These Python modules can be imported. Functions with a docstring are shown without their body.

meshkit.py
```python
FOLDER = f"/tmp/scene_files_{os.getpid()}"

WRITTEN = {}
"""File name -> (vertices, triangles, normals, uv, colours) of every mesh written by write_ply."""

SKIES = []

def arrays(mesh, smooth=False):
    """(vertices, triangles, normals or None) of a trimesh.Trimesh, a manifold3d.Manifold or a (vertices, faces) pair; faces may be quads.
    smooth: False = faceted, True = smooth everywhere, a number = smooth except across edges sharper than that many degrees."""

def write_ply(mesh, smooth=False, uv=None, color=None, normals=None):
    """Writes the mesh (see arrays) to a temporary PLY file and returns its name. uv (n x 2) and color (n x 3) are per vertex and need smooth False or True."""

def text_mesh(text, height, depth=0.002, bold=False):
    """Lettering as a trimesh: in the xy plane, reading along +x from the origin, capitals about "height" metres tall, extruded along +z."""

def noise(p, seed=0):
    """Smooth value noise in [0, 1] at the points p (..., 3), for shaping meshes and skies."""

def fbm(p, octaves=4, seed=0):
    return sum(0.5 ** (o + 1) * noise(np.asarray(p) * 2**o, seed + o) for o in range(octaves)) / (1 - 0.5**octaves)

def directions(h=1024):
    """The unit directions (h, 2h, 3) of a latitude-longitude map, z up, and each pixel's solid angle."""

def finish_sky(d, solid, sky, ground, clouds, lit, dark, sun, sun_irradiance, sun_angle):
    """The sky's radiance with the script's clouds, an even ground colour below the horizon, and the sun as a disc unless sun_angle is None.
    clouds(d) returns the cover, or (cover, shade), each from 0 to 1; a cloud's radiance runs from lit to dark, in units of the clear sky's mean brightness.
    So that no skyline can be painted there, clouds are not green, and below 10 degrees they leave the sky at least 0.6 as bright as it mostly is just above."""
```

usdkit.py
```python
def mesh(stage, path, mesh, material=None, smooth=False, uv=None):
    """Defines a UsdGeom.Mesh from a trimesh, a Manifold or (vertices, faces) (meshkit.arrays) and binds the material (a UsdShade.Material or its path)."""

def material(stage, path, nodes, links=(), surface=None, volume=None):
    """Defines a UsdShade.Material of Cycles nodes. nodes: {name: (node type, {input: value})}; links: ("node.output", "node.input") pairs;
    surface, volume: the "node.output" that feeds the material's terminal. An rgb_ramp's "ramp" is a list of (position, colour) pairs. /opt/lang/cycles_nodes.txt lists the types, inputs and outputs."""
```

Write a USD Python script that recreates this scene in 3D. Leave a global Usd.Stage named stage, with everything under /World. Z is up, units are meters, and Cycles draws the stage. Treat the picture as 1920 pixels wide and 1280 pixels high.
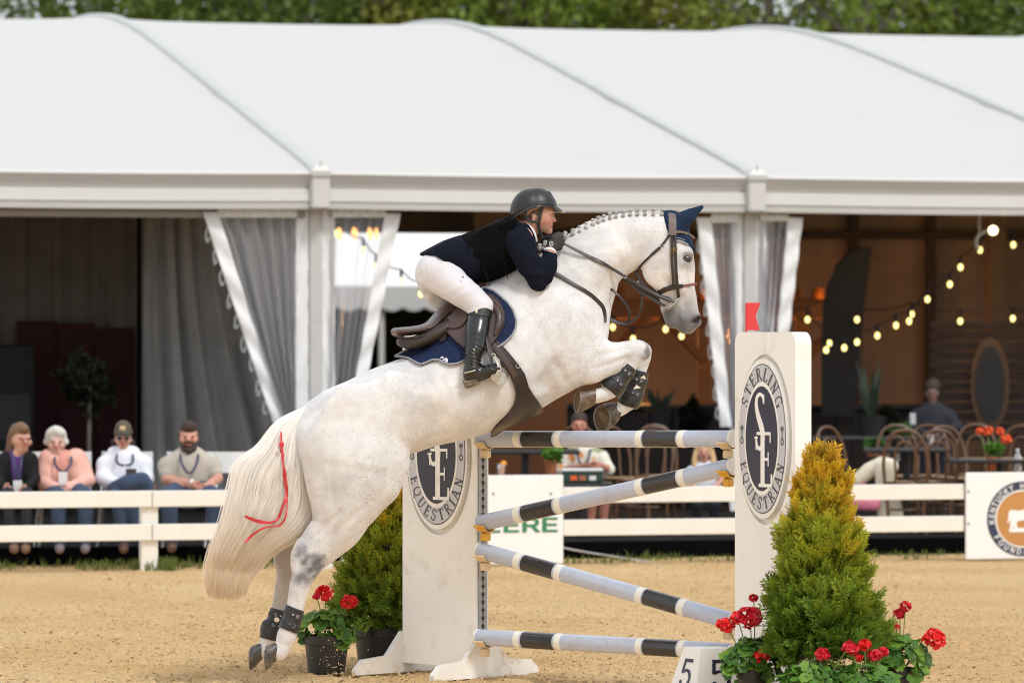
import math, random
import numpy as np, trimesh, usdkit, meshkit
from pxr import Usd, UsdGeom, UsdLux, UsdShade, Gf, Sdf, Vt
from shapely import geometry as sg, affinity as sa
from shapely.ops import unary_union

stage = Usd.Stage.CreateInMemory()
UsdGeom.SetStageUpAxis(stage, 'Z'); UsdGeom.SetStageMetersPerUnit(stage, 1.0)
UsdGeom.Xform.Define(stage, '/World')

# ---------------------------------------------------------------- camera
FPX, CAMH = 8300.0, 1.9                 # focal length in pixels of a 1920 wide picture, eye height
cam = UsdGeom.Camera.Define(stage, '/World/camera')
cam.CreateHorizontalApertureAttr(36.0); cam.CreateVerticalApertureAttr(24.0)
cam.CreateFocalLengthAttr(FPX / 1920 * 36)
cam.CreateFStopAttr(3.2); cam.CreateFocusDistanceAttr(24.5)
cam.CreateExposureAttr(0.52)
cam.AddTranslateOp().Set(Gf.Vec3d(0, 0, CAMH)); cam.AddRotateXOp().Set(90.0)

# ---------------------------------------------------------------- sky and sun (thin bright overcast)
SUN = np.array([0.55, -0.75, 1.15]); SUN /= np.linalg.norm(SUN)
dome = UsdLux.DomeLight.Define(stage, '/World/sky')
sky = usdkit.material(stage, '/World/Looks/overcast_sky', {
    't': ('texture_coordinate', {}),
    'n': ('noise_texture', {'scale': 2.2, 'detail': 5.0, 'roughness': 0.55}),
    'r': ('rgb_ramp', {'ramp': [(0.3, (7.1, 7.35, 7.9)), (0.7, (9.0, 9.15, 9.5))]}),
    's': ('sky_texture', {'sky_type': 'single_scattering', 'sun_disc': False, 'sun_elevation': float(math.asin(SUN[2])), 'sun_rotation': float(math.atan2(SUN[0], SUN[1]))}),
    'm': ('mix', {'fac': 0.85}),
    'b': ('background_shader', {'strength': 0.1})},
    [('t.generated', 'n.vector'), ('n.fac', 'r.fac'), ('s.color', 'm.color1'), ('r.color', 'm.color2'), ('m.color', 'b.color')], surface='b.background')
UsdShade.MaterialBindingAPI.Apply(dome.GetPrim()).Bind(sky)
dome.GetPrim().SetCustomDataByKey('kind', 'structure')
sun = UsdLux.DistantLight.Define(stage, '/World/sun')
sun.CreateNormalizeAttr(True); sun.CreateIntensityAttr(0.4); sun.CreateAngleAttr(14.0); sun.CreateColorAttr(Gf.Vec3f(1.0, 0.98, 0.94))
sun.AddRotateXYZOp().Set(Gf.Vec3f(math.degrees(math.acos(SUN[2])), 0, math.degrees(math.atan2(SUN[0], -SUN[1]))))

# ---------------------------------------------------------------- helpers: prims
TAKEN = {}
def numbered(parent, name):
    k = TAKEN.get((parent, name), 0); TAKEN[(parent, name)] = k + 1
    return name if k == 0 else f'{name}_{k:03d}'
class T:
    def __init__(s, path, loc): s.path, s.loc = path, np.asarray(loc, float)
def tag(prim, label=None, cat=None, group=None, kind=None):
    for k, v in (('label', label), ('category', cat), ('group', group), ('kind', kind)):
        if v: prim.SetCustomDataByKey(k, v)
def thing(name, label, cat, loc=(0, 0, 0), group=None, kind=None):
    p = '/World/' + numbered('/World', name)
    x = UsdGeom.Xform.Define(stage, p); x.AddTranslateOp().Set(Gf.Vec3d(*map(float, loc)))
    tag(x.GetPrim(), label, cat, group, kind)
    return T(p, loc)
def as_vf(m):
    if hasattr(m, 'to_mesh'):
        q = m.to_mesh(); return np.asarray(q.vert_properties[:, :3], float), np.asarray(q.tri_verts, int)
    if hasattr(m, 'vertices'): return np.asarray(m.vertices, float), np.asarray(m.faces, int)
    v, f = m
    v, f = np.asarray(v, float), np.asarray(f, int)
    if f.ndim == 2 and f.shape[1] == 4: f = np.vstack([f[:, [0, 1, 2]], f[:, [0, 2, 3]]])
    return v, f
def cat_(ms):
    V, F, n = [], [], 0
    for m in ms:
        v, f = as_vf(m); V.append(v); F.append(f + n); n += len(v)
    return np.vstack(V), np.vstack(F)
def part(parent, name, mesh, mat, smooth=30, label=None, cat=None, group=None, kind=None, col=None):
    """mesh in world coordinates; parent a T, or None for a top-level mesh"""
    if isinstance(mesh, list): mesh = cat_(mesh)
    v, f = as_vf(mesh)
    pp, loc = ('/World', np.zeros(3)) if parent is None else (parent.path, parent.loc)
    p = f'{pp}/{numbered(pp, name)}'
    m = usdkit.mesh(stage, p, (v - loc, f), mat, smooth=True if col is not None else smooth)
    if col is not None:
        UsdGeom.PrimvarsAPI(m).CreatePrimvar('coat', Sdf.ValueTypeNames.Color3fArray, 'vertex').Set(Vt.Vec3fArray.FromNumpy(np.asarray(col, np.float32)))
    tag(m.GetPrim(), label, cat, group, kind)
    return T(p, loc)
def copies(src, spots, group, labels=None):
    """further copies of a thing: (location, rotation z in degrees, label)"""
    for i, (loc, rz, lab) in enumerate(spots):
        nm = src.path.split('/')[-1]
        p = '/World/' + numbered('/World', nm)
        x = UsdGeom.Xform.Define(stage, p); x.AddTranslateOp().Set(Gf.Vec3d(*map(float, loc))); x.AddRotateZOp().Set(float(rz))
        sp = stage.GetPrimAtPath(src.path)
        q = x.GetPrim()
        UsdGeom.Xformable(sp)
        q.GetReferences().AddInternalReference(src.path); q.SetInstanceable(True)
        tag(q, lab, sp.GetCustomDataByKey('category'), group)

# ---------------------------------------------------------------- helpers: places
def W(px, py, D):
    """the point of the place at distance D (along y) that stands where the photograph shows pixel (px, py)"""
    return np.array([(px - 960) / FPX * D, D, CAMH - (py - 640) / FPX * D])
def nrm(v): v = np.asarray(v, float); return v / (np.linalg.norm(v) + 1e-12)
class Frame:
    def __init__(s, o, ex, ey, ez=None):
        s.o, s.ex, s.ey = np.asarray(o, float), nrm(ex), nrm(ey)
        s.ez = nrm(np.cross(s.ex, s.ey)) if ez is None else nrm(ez)
    def __call__(s, v):
        v = np.asarray(v, float); return s.o + v[..., :1] * s.ex + v[..., 1:2] * s.ey + v[..., 2:3] * s.ez
    def m(s, mesh):
        v, f = cat_(mesh) if isinstance(mesh, list) else as_vf(mesh); v = s(v)
        if np.dot(np.cross(s.ex, s.ey), s.ez) < 0: f = f[:, ::-1]
        return v, f

# ---------------------------------------------------------------- helpers: shapes
def rbox(size, b=0.006, c=(0, 0, 0)):
    sx, sy, sz = np.asarray(size, float) / 2; b = min(b, sx * .6, sy * .6, sz * .6)
    P = []
    for i in (-1, 1):
        for j in (-1, 1):
            for k in (-1, 1):
                P += [(i * sx, j * (sy - b), k * (sz - b)), (i * (sx - b), j * sy, k * (sz - b)), (i * (sx - b), j * (sy - b), k * sz)]
    h = trimesh.Trimesh(np.array(P)).convex_hull
    return np.asarray(h.vertices) + np.asarray(c), np.asarray(h.faces)
def hull(P):
    h = trimesh.Trimesh(np.asarray(P, float)).convex_hull
    return np.asarray(h.vertices), np.asarray(h.faces)
def tube(P, r, n=8, caps=True, flat=None):
    """round tube along P; flat=(vectors, factor) squeezes along a direction"""
    P = np.asarray(P, float); r = np.broadcast_to(r, (len(P),)).astype(float)
    t = np.gradient(P, axis=0); t /= np.linalg.norm(t, axis=1, keepdims=True) + 1e-12
    a = np.zeros_like(P); u = np.array([0, 0, 1.0]) if abs(t[0, 2]) < .9 else np.array([1.0, 0, 0])
    for i in range(len(P)):
        u = u - t[i] * np.dot(u, t[i]); u = nrm(u); a[i] = u
    b = np.cross(t, a); g = np.arange(n) * 2 * np.pi / n
    v = P[:, None] + r[:, None, None] * (np.cos(g)[None, :, None] * a[:, None] + np.sin(g)[None, :, None] * b[:, None])
    i, j = np.meshgrid(np.arange(len(P) - 1), np.arange(n), indexing='ij')
    q = np.stack([i * n + j, i * n + (j + 1) % n, (i + 1) * n + (j + 1) % n, (i + 1) * n + j], -1).reshape(-1, 4)
    V, F = v.reshape(-1, 3), [q[:, [0, 1, 2]], q[:, [0, 2, 3]]]
    if caps:
        k = len(V); V = np.vstack([V, P[:1], P[-1:]]); jj = np.arange(n); e = (len(P) - 1) * n
        F += [np.stack([np.full(n, k), (jj + 1) % n, jj], 1), np.stack([np.full(n, k + 1), e + jj, e + (jj + 1) % n], 1)]
    return V, np.vstack(F)
def ribbon(P, N, w, th=0.003):
    """flat strap along P, facing N (per point or one), of width w"""
    P = np.asarray(P, float); N = np.broadcast_to(np.asarray(N, float), P.shape); w = np.broadcast_to(w, (len(P),))
    t = np.gradient(P, axis=0); t /= np.linalg.norm(t, axis=1, keepdims=True) + 1e-12
    s = np.cross(N, t); s /= np.linalg.norm(s, axis=1, keepdims=True) + 1e-12
    n2 = np.cross(t, s)
    c = []
    for (a, b) in ((-.5, -.5), (.5, -.5), (.5, .25), (.35, .5), (-.35, .5), (-.5, .25)):
        c.append(P + s * (a * w)[:, None] + n2 * (b * th))
    v = np.stack(c, 1); n = 6
    i, j = np.meshgrid(np.arange(len(P) - 1), np.arange(n), indexing='ij')
    q = np.stack([i * n + j, i * n + (j + 1) % n, (i + 1) * n + (j + 1) % n, (i + 1) * n + j], -1).reshape(-1, 4)
    e = (len(P) - 1) * n
    F = [q[:, [0, 1, 2]], q[:, [0, 2, 3]]] + [np.array([[0, k + 1, k] for k in range(1, n - 1)]), np.array([[e, e + k, e + k + 1] for k in range(1, n - 1)])]
    return v.reshape(-1, 3), np.vstack(F)
def lathe(prof, n=24):
    prof = np.asarray(prof, float); g = np.arange(n) * 2 * np.pi / n
    v = np.stack([prof[:, None, 0] * np.cos(g), prof[:, None, 0] * np.sin(g), np.broadcast_to(prof[:, None, 1], (len(prof), n))], -1)
    i, j = np.meshgrid(np.arange(len(prof) - 1), np.arange(n), indexing='ij')
    q = np.stack([i * n + j, i * n + (j + 1) % n, (i + 1) * n + (j + 1) % n, (i + 1) * n + j], -1).reshape(-1, 4)
    return v.reshape(-1, 3), np.vstack([q[:, [0, 1, 2]], q[:, [0, 2, 3]]])
def extrude(poly, d, z0=0.0):
    ms = [trimesh.creation.extrude_polygon(g, d, engine='earcut') for g in getattr(poly, 'geoms', [poly]) if g.area > 1e-9]
    v, f = cat_(ms); return v + [0, 0, z0], f
def sheet(grid):
    """grid (n, m, 3) -> triangles"""
    n, m = grid.shape[:2]
    i, j = np.meshgrid(np.arange(n - 1), np.arange(m - 1), indexing='ij')
    q = np.stack([i * m + j, i * m + j + 1, (i + 1) * m + j + 1, (i + 1) * m + j], -1).reshape(-1, 4)
    return grid.reshape(-1, 3), np.vstack([q[:, [0, 1, 2]], q[:, [0, 2, 3]]])
def ball(c, r, sub=2):
    m = trimesh.creation.icosphere(sub); return np.asarray(m.vertices) * np.asarray(r) + np.asarray(c), np.asarray(m.faces)
def spline(P, n):
    from scipy.interpolate import CubicSpline, PchipInterpolator
    P = np.asarray(P, float)
    d = np.r_[0, np.cumsum(np.linalg.norm(np.diff(P, axis=0), axis=1) + 1e-9)]
    return CubicSpline(d, P)(np.linspace(0, d[-1], n))
def thick(v, f, nrmls, th):
    """closes an open sheet into a solid of thickness th (downwards along its normals)"""
    v, f = np.asarray(v), np.asarray(f); n = len(v)
    e = np.vstack([f[:, [0, 1]], f[:, [1, 2]], f[:, [2, 0]]]); key = {}
    s = np.sort(e, 1); u, idx, cnt = np.unique(s, axis=0, return_index=True, return_counts=True)
    b = e[idx[cnt == 1]]
    side = np.vstack([np.stack([b[:, 1], b[:, 0], b[:, 0] + n], 1), np.stack([b[:, 1], b[:, 0] + n, b[:, 1] + n], 1)])
    return np.vstack([v, v - nrmls * th]), np.vstack([f, f[:, ::-1] + n, side])

# ---------------------------------------------------------------- helpers: bodies as blended distance fields
def chain_d(ch, X, Y, Z, egg=0.0):
    d = None
    for (a, b) in zip(ch[:-1], ch[1:]) if len(ch) > 1 else [(ch[0], ch[0])]:
        a, b = np.asarray(a, float), np.asarray(b, float)
        dx = b[:3] - a[:3]; L2 = float(dx @ dx) + 1e-12
        x, y, z = X - a[0], Y - a[1], Z - a[2]
        t = np.clip((x * dx[0] + y * dx[1] + z * dx[2]) / L2, 0, 1)
        r = a[3] + t * (b[3] - a[3]); k = a[4] + t * (b[4] - a[4])
        qz = z - t * dx[2]
        ke = k * (1 - egg * np.clip(qz / r, -1, 1)) if egg else k
        q = np.sqrt((x - t * dx[0]) ** 2 + ((y - t * dx[1]) / ke) ** 2 + qz ** 2) - r
        q = q * np.minimum(1, k)
        d = q if d is None else np.minimum(d, q)
    return d
class Body:
    """prims: (op, blend, chain of (x, y, z, r, k), egg); k squeezes along the second axis"""
    def __init__(s): s.p = []
    def add(s, ch, k=0.02, op='+', egg=0.0):
        ch = [tuple(c) if len(c) == 5 else tuple(c) + (1.0,) for c in ch]; s.p.append((op, k, ch, egg)); return s
    def box(s):
        P = np.array([c for op, _, ch, _ in s.p if op == '+' for c in ch]); r = P[:, 3:4] * np.maximum(1, P[:, 4:5]) + .02
        return (P[:, :3] - r).min(0), (P[:, :3] + r).max(0)
    def grid(s, h, lo=None, hi=None):
        a, b = s.box(); lo = a if lo is None else np.maximum(a, lo); hi = b if hi is None else np.minimum(b, hi)
        return [np.arange(lo[i] - 2 * h, hi[i] + 3 * h, h, dtype=np.float32) for i in range(3)]
    def field(s, ax):
        D = np.full(tuple(len(a) for a in ax), 0.3, np.float32)
        for op, k, ch, egg in s.p:
            C = np.array(ch); pad = (C[:, 3] * np.maximum(1, C[:, 4]) * (1 + egg) + k + .03)[:, None]
            lo, hi = (C[:, :3] - pad).min(0), (C[:, :3] + pad).max(0)
            sl = tuple(slice(np.searchsorted(ax[i], lo[i]), np.searchsorted(ax[i], hi[i])) for i in range(3))
            if any(q.stop <= q.start for q in sl): continue
            X, Y, Z = ax[0][sl[0]][:, None, None], ax[1][sl[1]][None, :, None], ax[2][sl[2]][None, None, :]
            d = chain_d(ch, X, Y, Z, egg).astype(np.float32); o = D[sl]
            if op == '+':
                h = np.maximum(k - np.abs(o - d), 0) / k; D[sl] = np.minimum(o, d) - h * h * k * .25
            else:
                h = np.maximum(k - np.abs(o + d), 0) / k; D[sl] = np.maximum(o, -d) + h * h * k * .25
        return D
def nets(D, ax):
    """naive surface nets of D < 0"""
    ins = D < 0
    c = np.zeros(tuple(n - 1 for n in D.shape), np.uint8)
    for i in (0, 1):
        for j in (0, 1):
            for k in (0, 1): c += ins[i:D.shape[0] - 1 + i, j:D.shape[1] - 1 + j, k:D.shape[2] - 1 + k]
    act = (c > 0) & (c < 8); I = np.argwhere(act)
    idx = np.full(act.shape, -1, np.int64); idx[tuple(I.T)] = np.arange(len(I))
    S, N = np.zeros((len(I), 3)), np.zeros(len(I))
    cr = [(i, j, k) for i in (0, 1) for j in (0, 1) for k in (0, 1)]
    for a in cr:
        for d in range(3):
            if a[d]: continue
            b = tuple(a[q] + (q == d) for q in range(3))
            da, db = D[tuple((I + a).T)].astype(float), D[tuple((I + b).T)].astype(float)
            m = (da < 0) != (db < 0); t = np.where(m, da / np.where(m, da - db, 1), 0)
            p = np.array(a, float)[None] + t[:, None] * (np.array(b) - np.array(a))[None]
            S += p * m[:, None]; N += m
    g = I + S / N[:, None]
    V = np.stack([np.interp(g[:, i], np.arange(len(ax[i])), ax[i]) for i in range(3)], 1)
    F = []
    for d in range(3):
        o = [q for q in range(3) if q != d]
        sl_a = tuple(slice(0, -1) if q == d else slice(1, -1) for q in range(3)); sl_b = tuple(slice(1, None) if q == d else slice(1, -1) for q in range(3))
        A, B = ins[sl_a], ins[sl_b]
        E = np.argwhere(A != B); fl = A[tuple(E.T)]
        for q in o: E[:, q] += 1
        def cell(da, db):
            G = E.copy(); G[:, o[0]] -= da; G[:, o[1]] -= db; return idx[tuple(G.T)]
        q4 = np.stack([cell(1, 1), cell(0, 1), cell(0, 0), cell(1, 0)], 1)
        if d == 1: fl = ~fl
        q4[~fl] = q4[~fl][:, ::-1]
        F.append(q4)
    F = np.vstack(F); F = F[(F >= 0).all(1)]
    return V, np.vstack([F[:, [0, 1, 2]], F[:, [0, 2, 3]]])
def poly_sd(P, X, Z):
    """signed distance to a polygon in the (first, third) plane, negative inside"""
    P = np.asarray(P, float); d2 = np.full(np.broadcast(X, Z).shape, 1e9); ins = np.zeros(d2.shape, bool)
    for a, b in zip(P, np.roll(P, -1, 0)):
        e = b - a; wx, wz = X - a[0], Z - a[1]
        t = np.clip((wx * e[0] + wz * e[1]) / (e @ e + 1e-12), 0, 1)
        d2 = np.minimum(d2, (wx - t * e[0]) ** 2 + (wz - t * e[1]) ** 2)
        c = (a[1] > Z) != (b[1] > Z)
        ins ^= c & (X < (b[0] - a[0]) * (Z - a[1]) / (b[1] - a[1] + 1e-12) + a[0])
    return np.where(ins, -1, 1) * np.sqrt(d2)

# ---------------------------------------------------------------- materials
LOOKS = {}
def mat(name, color, rough=0.6, var=0.12, vs=6.0, bump=0.0, bs=60.0, bdist=0.01, metal=0.0, spec=0.5, coat=0.0, sheen=0.0, trans=0.0, emit=0.0, sss=0.0, dirt=None):
    if name in LOOKS: return LOOKS[name]
    c = np.asarray(color, float)
    n = {'g': ('geometry', {}), 'n': ('noise_texture', {'scale': vs, 'detail': 5.0, 'roughness': .6}),
         'r': ('rgb_ramp', {'ramp': [(.3, tuple(np.clip(c * (1 - var), 0, 1))), (.7, tuple(np.clip(c * (1 + var), 0, 1)))]}),
         'p': ('principled_bsdf', {'roughness': rough, 'metallic': metal, 'specular_ior_level': spec, 'coat_weight': coat, 'sheen_weight': sheen})}
    l = [('g.position', 'n.vector'), ('n.fac', 'r.fac')]
    out = 'r.color'
    if dirt is not None:
        n['dn'] = ('noise_texture', {'scale': dirt[2], 'detail': 6.0, 'roughness': .65}); n['dr'] = ('rgb_ramp', {'ramp': [(dirt[1], (0, 0, 0)), (dirt[1] + .2, (1, 1, 1))]})
        n['dm'] = ('mix', {'color2': dirt[0]})
        l += [('g.position', 'dn.vector'), ('dn.fac', 'dr.fac'), ('dr.color', 'dm.fac'), (out, 'dm.color1')]; out = 'dm.color'
    l.append((out, 'p.base_color'))
    if bump:
        n['bn'] = ('noise_texture', {'scale': bs, 'detail': 3.0}); n['b'] = ('bump', {'strength': bump, 'distance': bdist})
        l += [('g.position', 'bn.vector'), ('bn.fac', 'b.height'), ('b.normal', 'p.normal')]
    if emit: n['p'][1]['emission_strength'] = emit; l.append((out, 'p.emission_color'))
    s = 'p.BSDF'
    if trans:
        n['t'] = ('translucent_bsdf', {}); n['mx'] = ('mix_closure', {'fac': trans})
        l += [(out, 't.color'), ('p.BSDF', 'mx.closure1'), ('t.BSDF', 'mx.closure2')]; s = 'mx.closure'
    LOOKS[name] = usdkit.material(stage, f'/World/Looks/{name}', n, l, surface=s)
    return LOOKS[name]
def vmat(name, rough=.6, spec=.4, bump=.0, bs=90., sheen=0., flecks=False, trans=0.0, sss=0.0, bdist=.004):
    """colours come with the mesh (primvar coat): markings that belong to the coat or skin"""
    n = {'a': ('attribute', {'attribute': 'coat'}), 'g': ('geometry', {}), 'n': ('noise_texture', {'scale': 14.0, 'detail': 6.0, 'roughness': .65}),
         'r': ('rgb_ramp', {'ramp': [(.3, (.84, .84, .85)), (.7, (1.06, 1.06, 1.06))]}), 'm': ('mix', {'mix_type': 'multiply', 'fac': 1.0}),
         'dn': ('noise_texture', {'scale': 4.5, 'detail': 4.0, 'roughness': .6}), 'dr': ('rgb_ramp', {'ramp': [(.38, (.86, .86, .87)), (.58, (1, 1, 1))]}), 'dm': ('mix', {'mix_type': 'multiply', 'fac': 1.0 if flecks else 0.0}),
         'p': ('principled_bsdf', {'roughness': rough, 'specular_ior_level': spec, 'sheen_weight': sheen})}
    if sss: n['p'][1].update({'subsurface_weight': sss, 'subsurface_scale': .006})
    l = [('g.position', 'n.vector'), ('n.fac', 'r.fac'), ('a.color', 'm.color1'), ('r.color', 'm.color2')]
    l += [('g.position', 'dn.vector'), ('dn.fac', 'dr.fac'), ('m.color', 'dm.color1'), ('dr.color', 'dm.color2')]; out = 'dm.color'
    if flecks:
        for i, (sc, th, ms, lo) in enumerate(((62.0, .26, 1.4, .45), (105.0, .30, 2.3, .40))):
            n[f'v{i}'] = ('voronoi_texture', {'scale': sc, 'randomness': 1.0}); n[f'c{i}'] = ('rgb_ramp', {'ramp': [(th * .55, (1, 1, 1)), (th, (0, 0, 0))]})
            n[f'k{i}'] = ('noise_texture', {'scale': ms, 'detail': 3.0}); n[f'kr{i}'] = ('rgb_ramp', {'ramp': [(lo, (0, 0, 0)), (lo + .18, (1, 1, 1))]})
            n[f's{i}'] = ('separate_color', {}); n[f'sr{i}'] = ('rgb_ramp', {'ramp': [(.40, (0, 0, 0)), (.60, (1, 1, 1))]})
            n[f'x{i}'] = ('math', {'math_type': 'multiply'}); n[f'y{i}'] = ('math', {'math_type': 'multiply'}); n[f'z{i}'] = ('math', {'math_type': 'multiply', 'value2': .62})
            n[f'f{i}'] = ('mix', {'color2': (.10, .075, .06)})
            l += [('g.position', f'v{i}.vector'), (f'v{i}.distance', f'c{i}.fac'), ('g.position', f'k{i}.vector'), (f'k{i}.fac', f'kr{i}.fac'), (f'v{i}.color', f's{i}.color'), (f's{i}.r', f'sr{i}.fac'),
                  (f'c{i}.color', f'x{i}.value1'), (f'kr{i}.color', f'x{i}.value2'), (f'x{i}.value', f'y{i}.value1'), (f'sr{i}.color', f'y{i}.value2'), (f'y{i}.value', f'z{i}.value1'), (f'z{i}.value', f'f{i}.fac'), (out, f'f{i}.color1')]
            out = f'f{i}.color'
    l.append((out, 'p.base_color'))
    if bump:
        n['bn'] = ('noise_texture', {'scale': bs, 'detail': 3.0}); n['b'] = ('bump', {'strength': bump, 'distance': bdist})
        l += [('g.position', 'bn.vector'), ('bn.fac', 'b.height'), ('b.normal', 'p.normal')]
    s = 'p.BSDF'
    LOOKS[name] = usdkit.material(stage, f'/World/Looks/{name}', n, l, surface=s)
    return LOOKS[name]
# ================================================================ ground
def fbm2(x, y, sc, o=3, seed=0): return meshkit.fbm(np.stack([x * sc, y * sc, 0 * x + .37], -1), o, seed) - .5
def fine_axis(lo, hi, a, b, st, far):
    return np.r_[-far[::-1] + a if False else a - far[::-1], np.arange(a, b, st), b + far]
gx = np.r_[-400, -160, -60, -25, -12, -7, -5, np.arange(-3.4, 3.4, .021), 5, 7, 12, 25, 60, 160, 400]
gy = np.r_[-60, -10, 5, 14, 19, 21, np.arange(22.4, 31, .026), np.arange(31, 39.6, .045), 41, 44, 50, 60, 80, 120, 200, 420]
X, Y = np.meshgrid(gx, gy, indexing='ij')
near = np.clip((Y - 22) / .6, 0, 1) * np.clip((40 - Y) / 2, 0, 1) * np.clip((3.5 - np.abs(X)) / .3, 0, 1)
h1 = fbm2(X, Y, 1.1, 3, 1) * .045; h2 = fbm2(X, Y, 7.5, 3, 2) * .040; h3 = fbm2(X, Y, 26, 2, 3) * .036
hole = np.clip(fbm2(X, Y, 9, 2, 8) * 3.2 - .35, 0, 1) * .022
rp = np.random.default_rng(12); prints = np.zeros_like(X)
for _ in range(260):                                        # hoof prints, in short tracks
    x0, y0 = rp.uniform(-3.2, 3.2), rp.uniform(22.8, 38) if _ % 2 else rp.uniform(22.8, 29)
    i0, i1 = np.searchsorted(gx, [x0 - .2, x0 + .2]); j0, j1 = np.searchsorted(gy, [y0 - .2, y0 + .2])
    q = np.hypot(X[i0:i1, j0:j1] - x0, (Y[i0:i1, j0:j1] - y0) * .85)
    prints[i0:i1, j0:j1] += .016 * np.exp(-((q - .105) / .03) ** 2) - .030 * np.exp(-(q / .075) ** 4)
Z = (h1 + h2 + h3 - hole + prints) * near
v, f = sheet(np.stack([X, Y, Z], -1))
M_sand = usdkit.material(stage, '/World/Looks/arena_sand', {
    'g': ('geometry', {}), 'n1': ('noise_texture', {'scale': .55, 'detail': 3.0}), 'n2': ('noise_texture', {'scale': 22.0, 'detail': 5.0, 'roughness': .7}), 'n3': ('noise_texture', {'scale': 85.0, 'detail': 3.0, 'roughness': .7}),
    'mp': ('mapping', {'scale': (30.0, 22.0, 26.0)}), 'v': ('noise_texture', {'scale': 1.0, 'detail': 4.0, 'roughness': .75}),
    'r1': ('rgb_ramp', {'ramp': [(.3, (.70, .46, .215)), (.5, (.78, .53, .265)), (.72, (.83, .59, .315))]}), 'r2': ('rgb_ramp', {'ramp': [(.3, (.80, .78, .75)), (.65, (1.08, 1.08, 1.08))]}),
    'r3': ('rgb_ramp', {'ramp': [(.355, (.24, .165, .09)), (.42, (1, 1, 1))]}), 'm1': ('mix', {'mix_type': 'multiply', 'fac': .9}), 'm2': ('mix', {'mix_type': 'multiply', 'fac': 1.0}),
    'a': ('math', {'math_type': 'add'}), 'b': ('bump', {'strength': 1.0, 'distance': .03}), 'p': ('principled_bsdf', {'roughness': .95, 'specular_ior_level': .12})},
    [('g.position', 'n1.vector'), ('g.position', 'n2.vector'), ('g.position', 'n3.vector'), ('g.position', 'mp.vector'), ('mp.vector', 'v.vector'), ('n1.fac', 'r1.fac'), ('n2.fac', 'r2.fac'), ('v.fac', 'r3.fac'),
     ('r1.color', 'm1.color1'), ('r2.color', 'm1.color2'), ('m1.color', 'm2.color1'), ('r3.color', 'm2.color2'), ('m2.color', 'p.base_color'), ('n2.fac', 'a.value1'), ('n3.fac', 'a.value2'), ('a.value', 'b.height'), ('b.normal', 'p.normal')], surface='p.BSDF')
part(None, 'sand_ground', (v, f), M_sand, smooth=True, kind='structure')
M_field = mat('meadow_grass', (.07, .10, .025), .95, .4, 1.5)
part(None, 'grass_field', ([[-400, 74, .004], [400, 74, .004], [400, 420, .004], [-400, 420, .004]], [[0, 1, 2], [0, 2, 3]]), M_field, kind='structure')
# ================================================================ platform behind the fence
A14 = math.radians(14.3)
FE, FD = np.array([math.cos(A14), math.sin(A14), 0]), np.array([-math.sin(A14), math.cos(A14), 0])
FF = Frame(W(0, 640, 36.3) * [1, 1, 0], FE, FD)         # fence frame: along, away, up
TF = Frame(np.array([(590 - 960) / FPX * 44.5, 44.5, 0]), FE, FD)   # tent frame, origin at the post seen on the left
def ray_plane(px, py, fr, d):
    dr = np.array([(px - 960) / FPX, 1, (640 - py) / FPX]); t = (d + (fr.o - CE0) @ fr.ey) / (dr @ fr.ey); return CE0 + t * dr
CE0 = np.array([0, 0, CAMH])
def fl(px, py, fr, d):
    q = ray_plane(px, py, fr, d) - fr.o; return np.array([q @ fr.ex, d, q[2]])
M_floor = mat('dark_platform_floor', (.010, .010, .010), .9, .3, 4, spec=.1)
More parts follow.
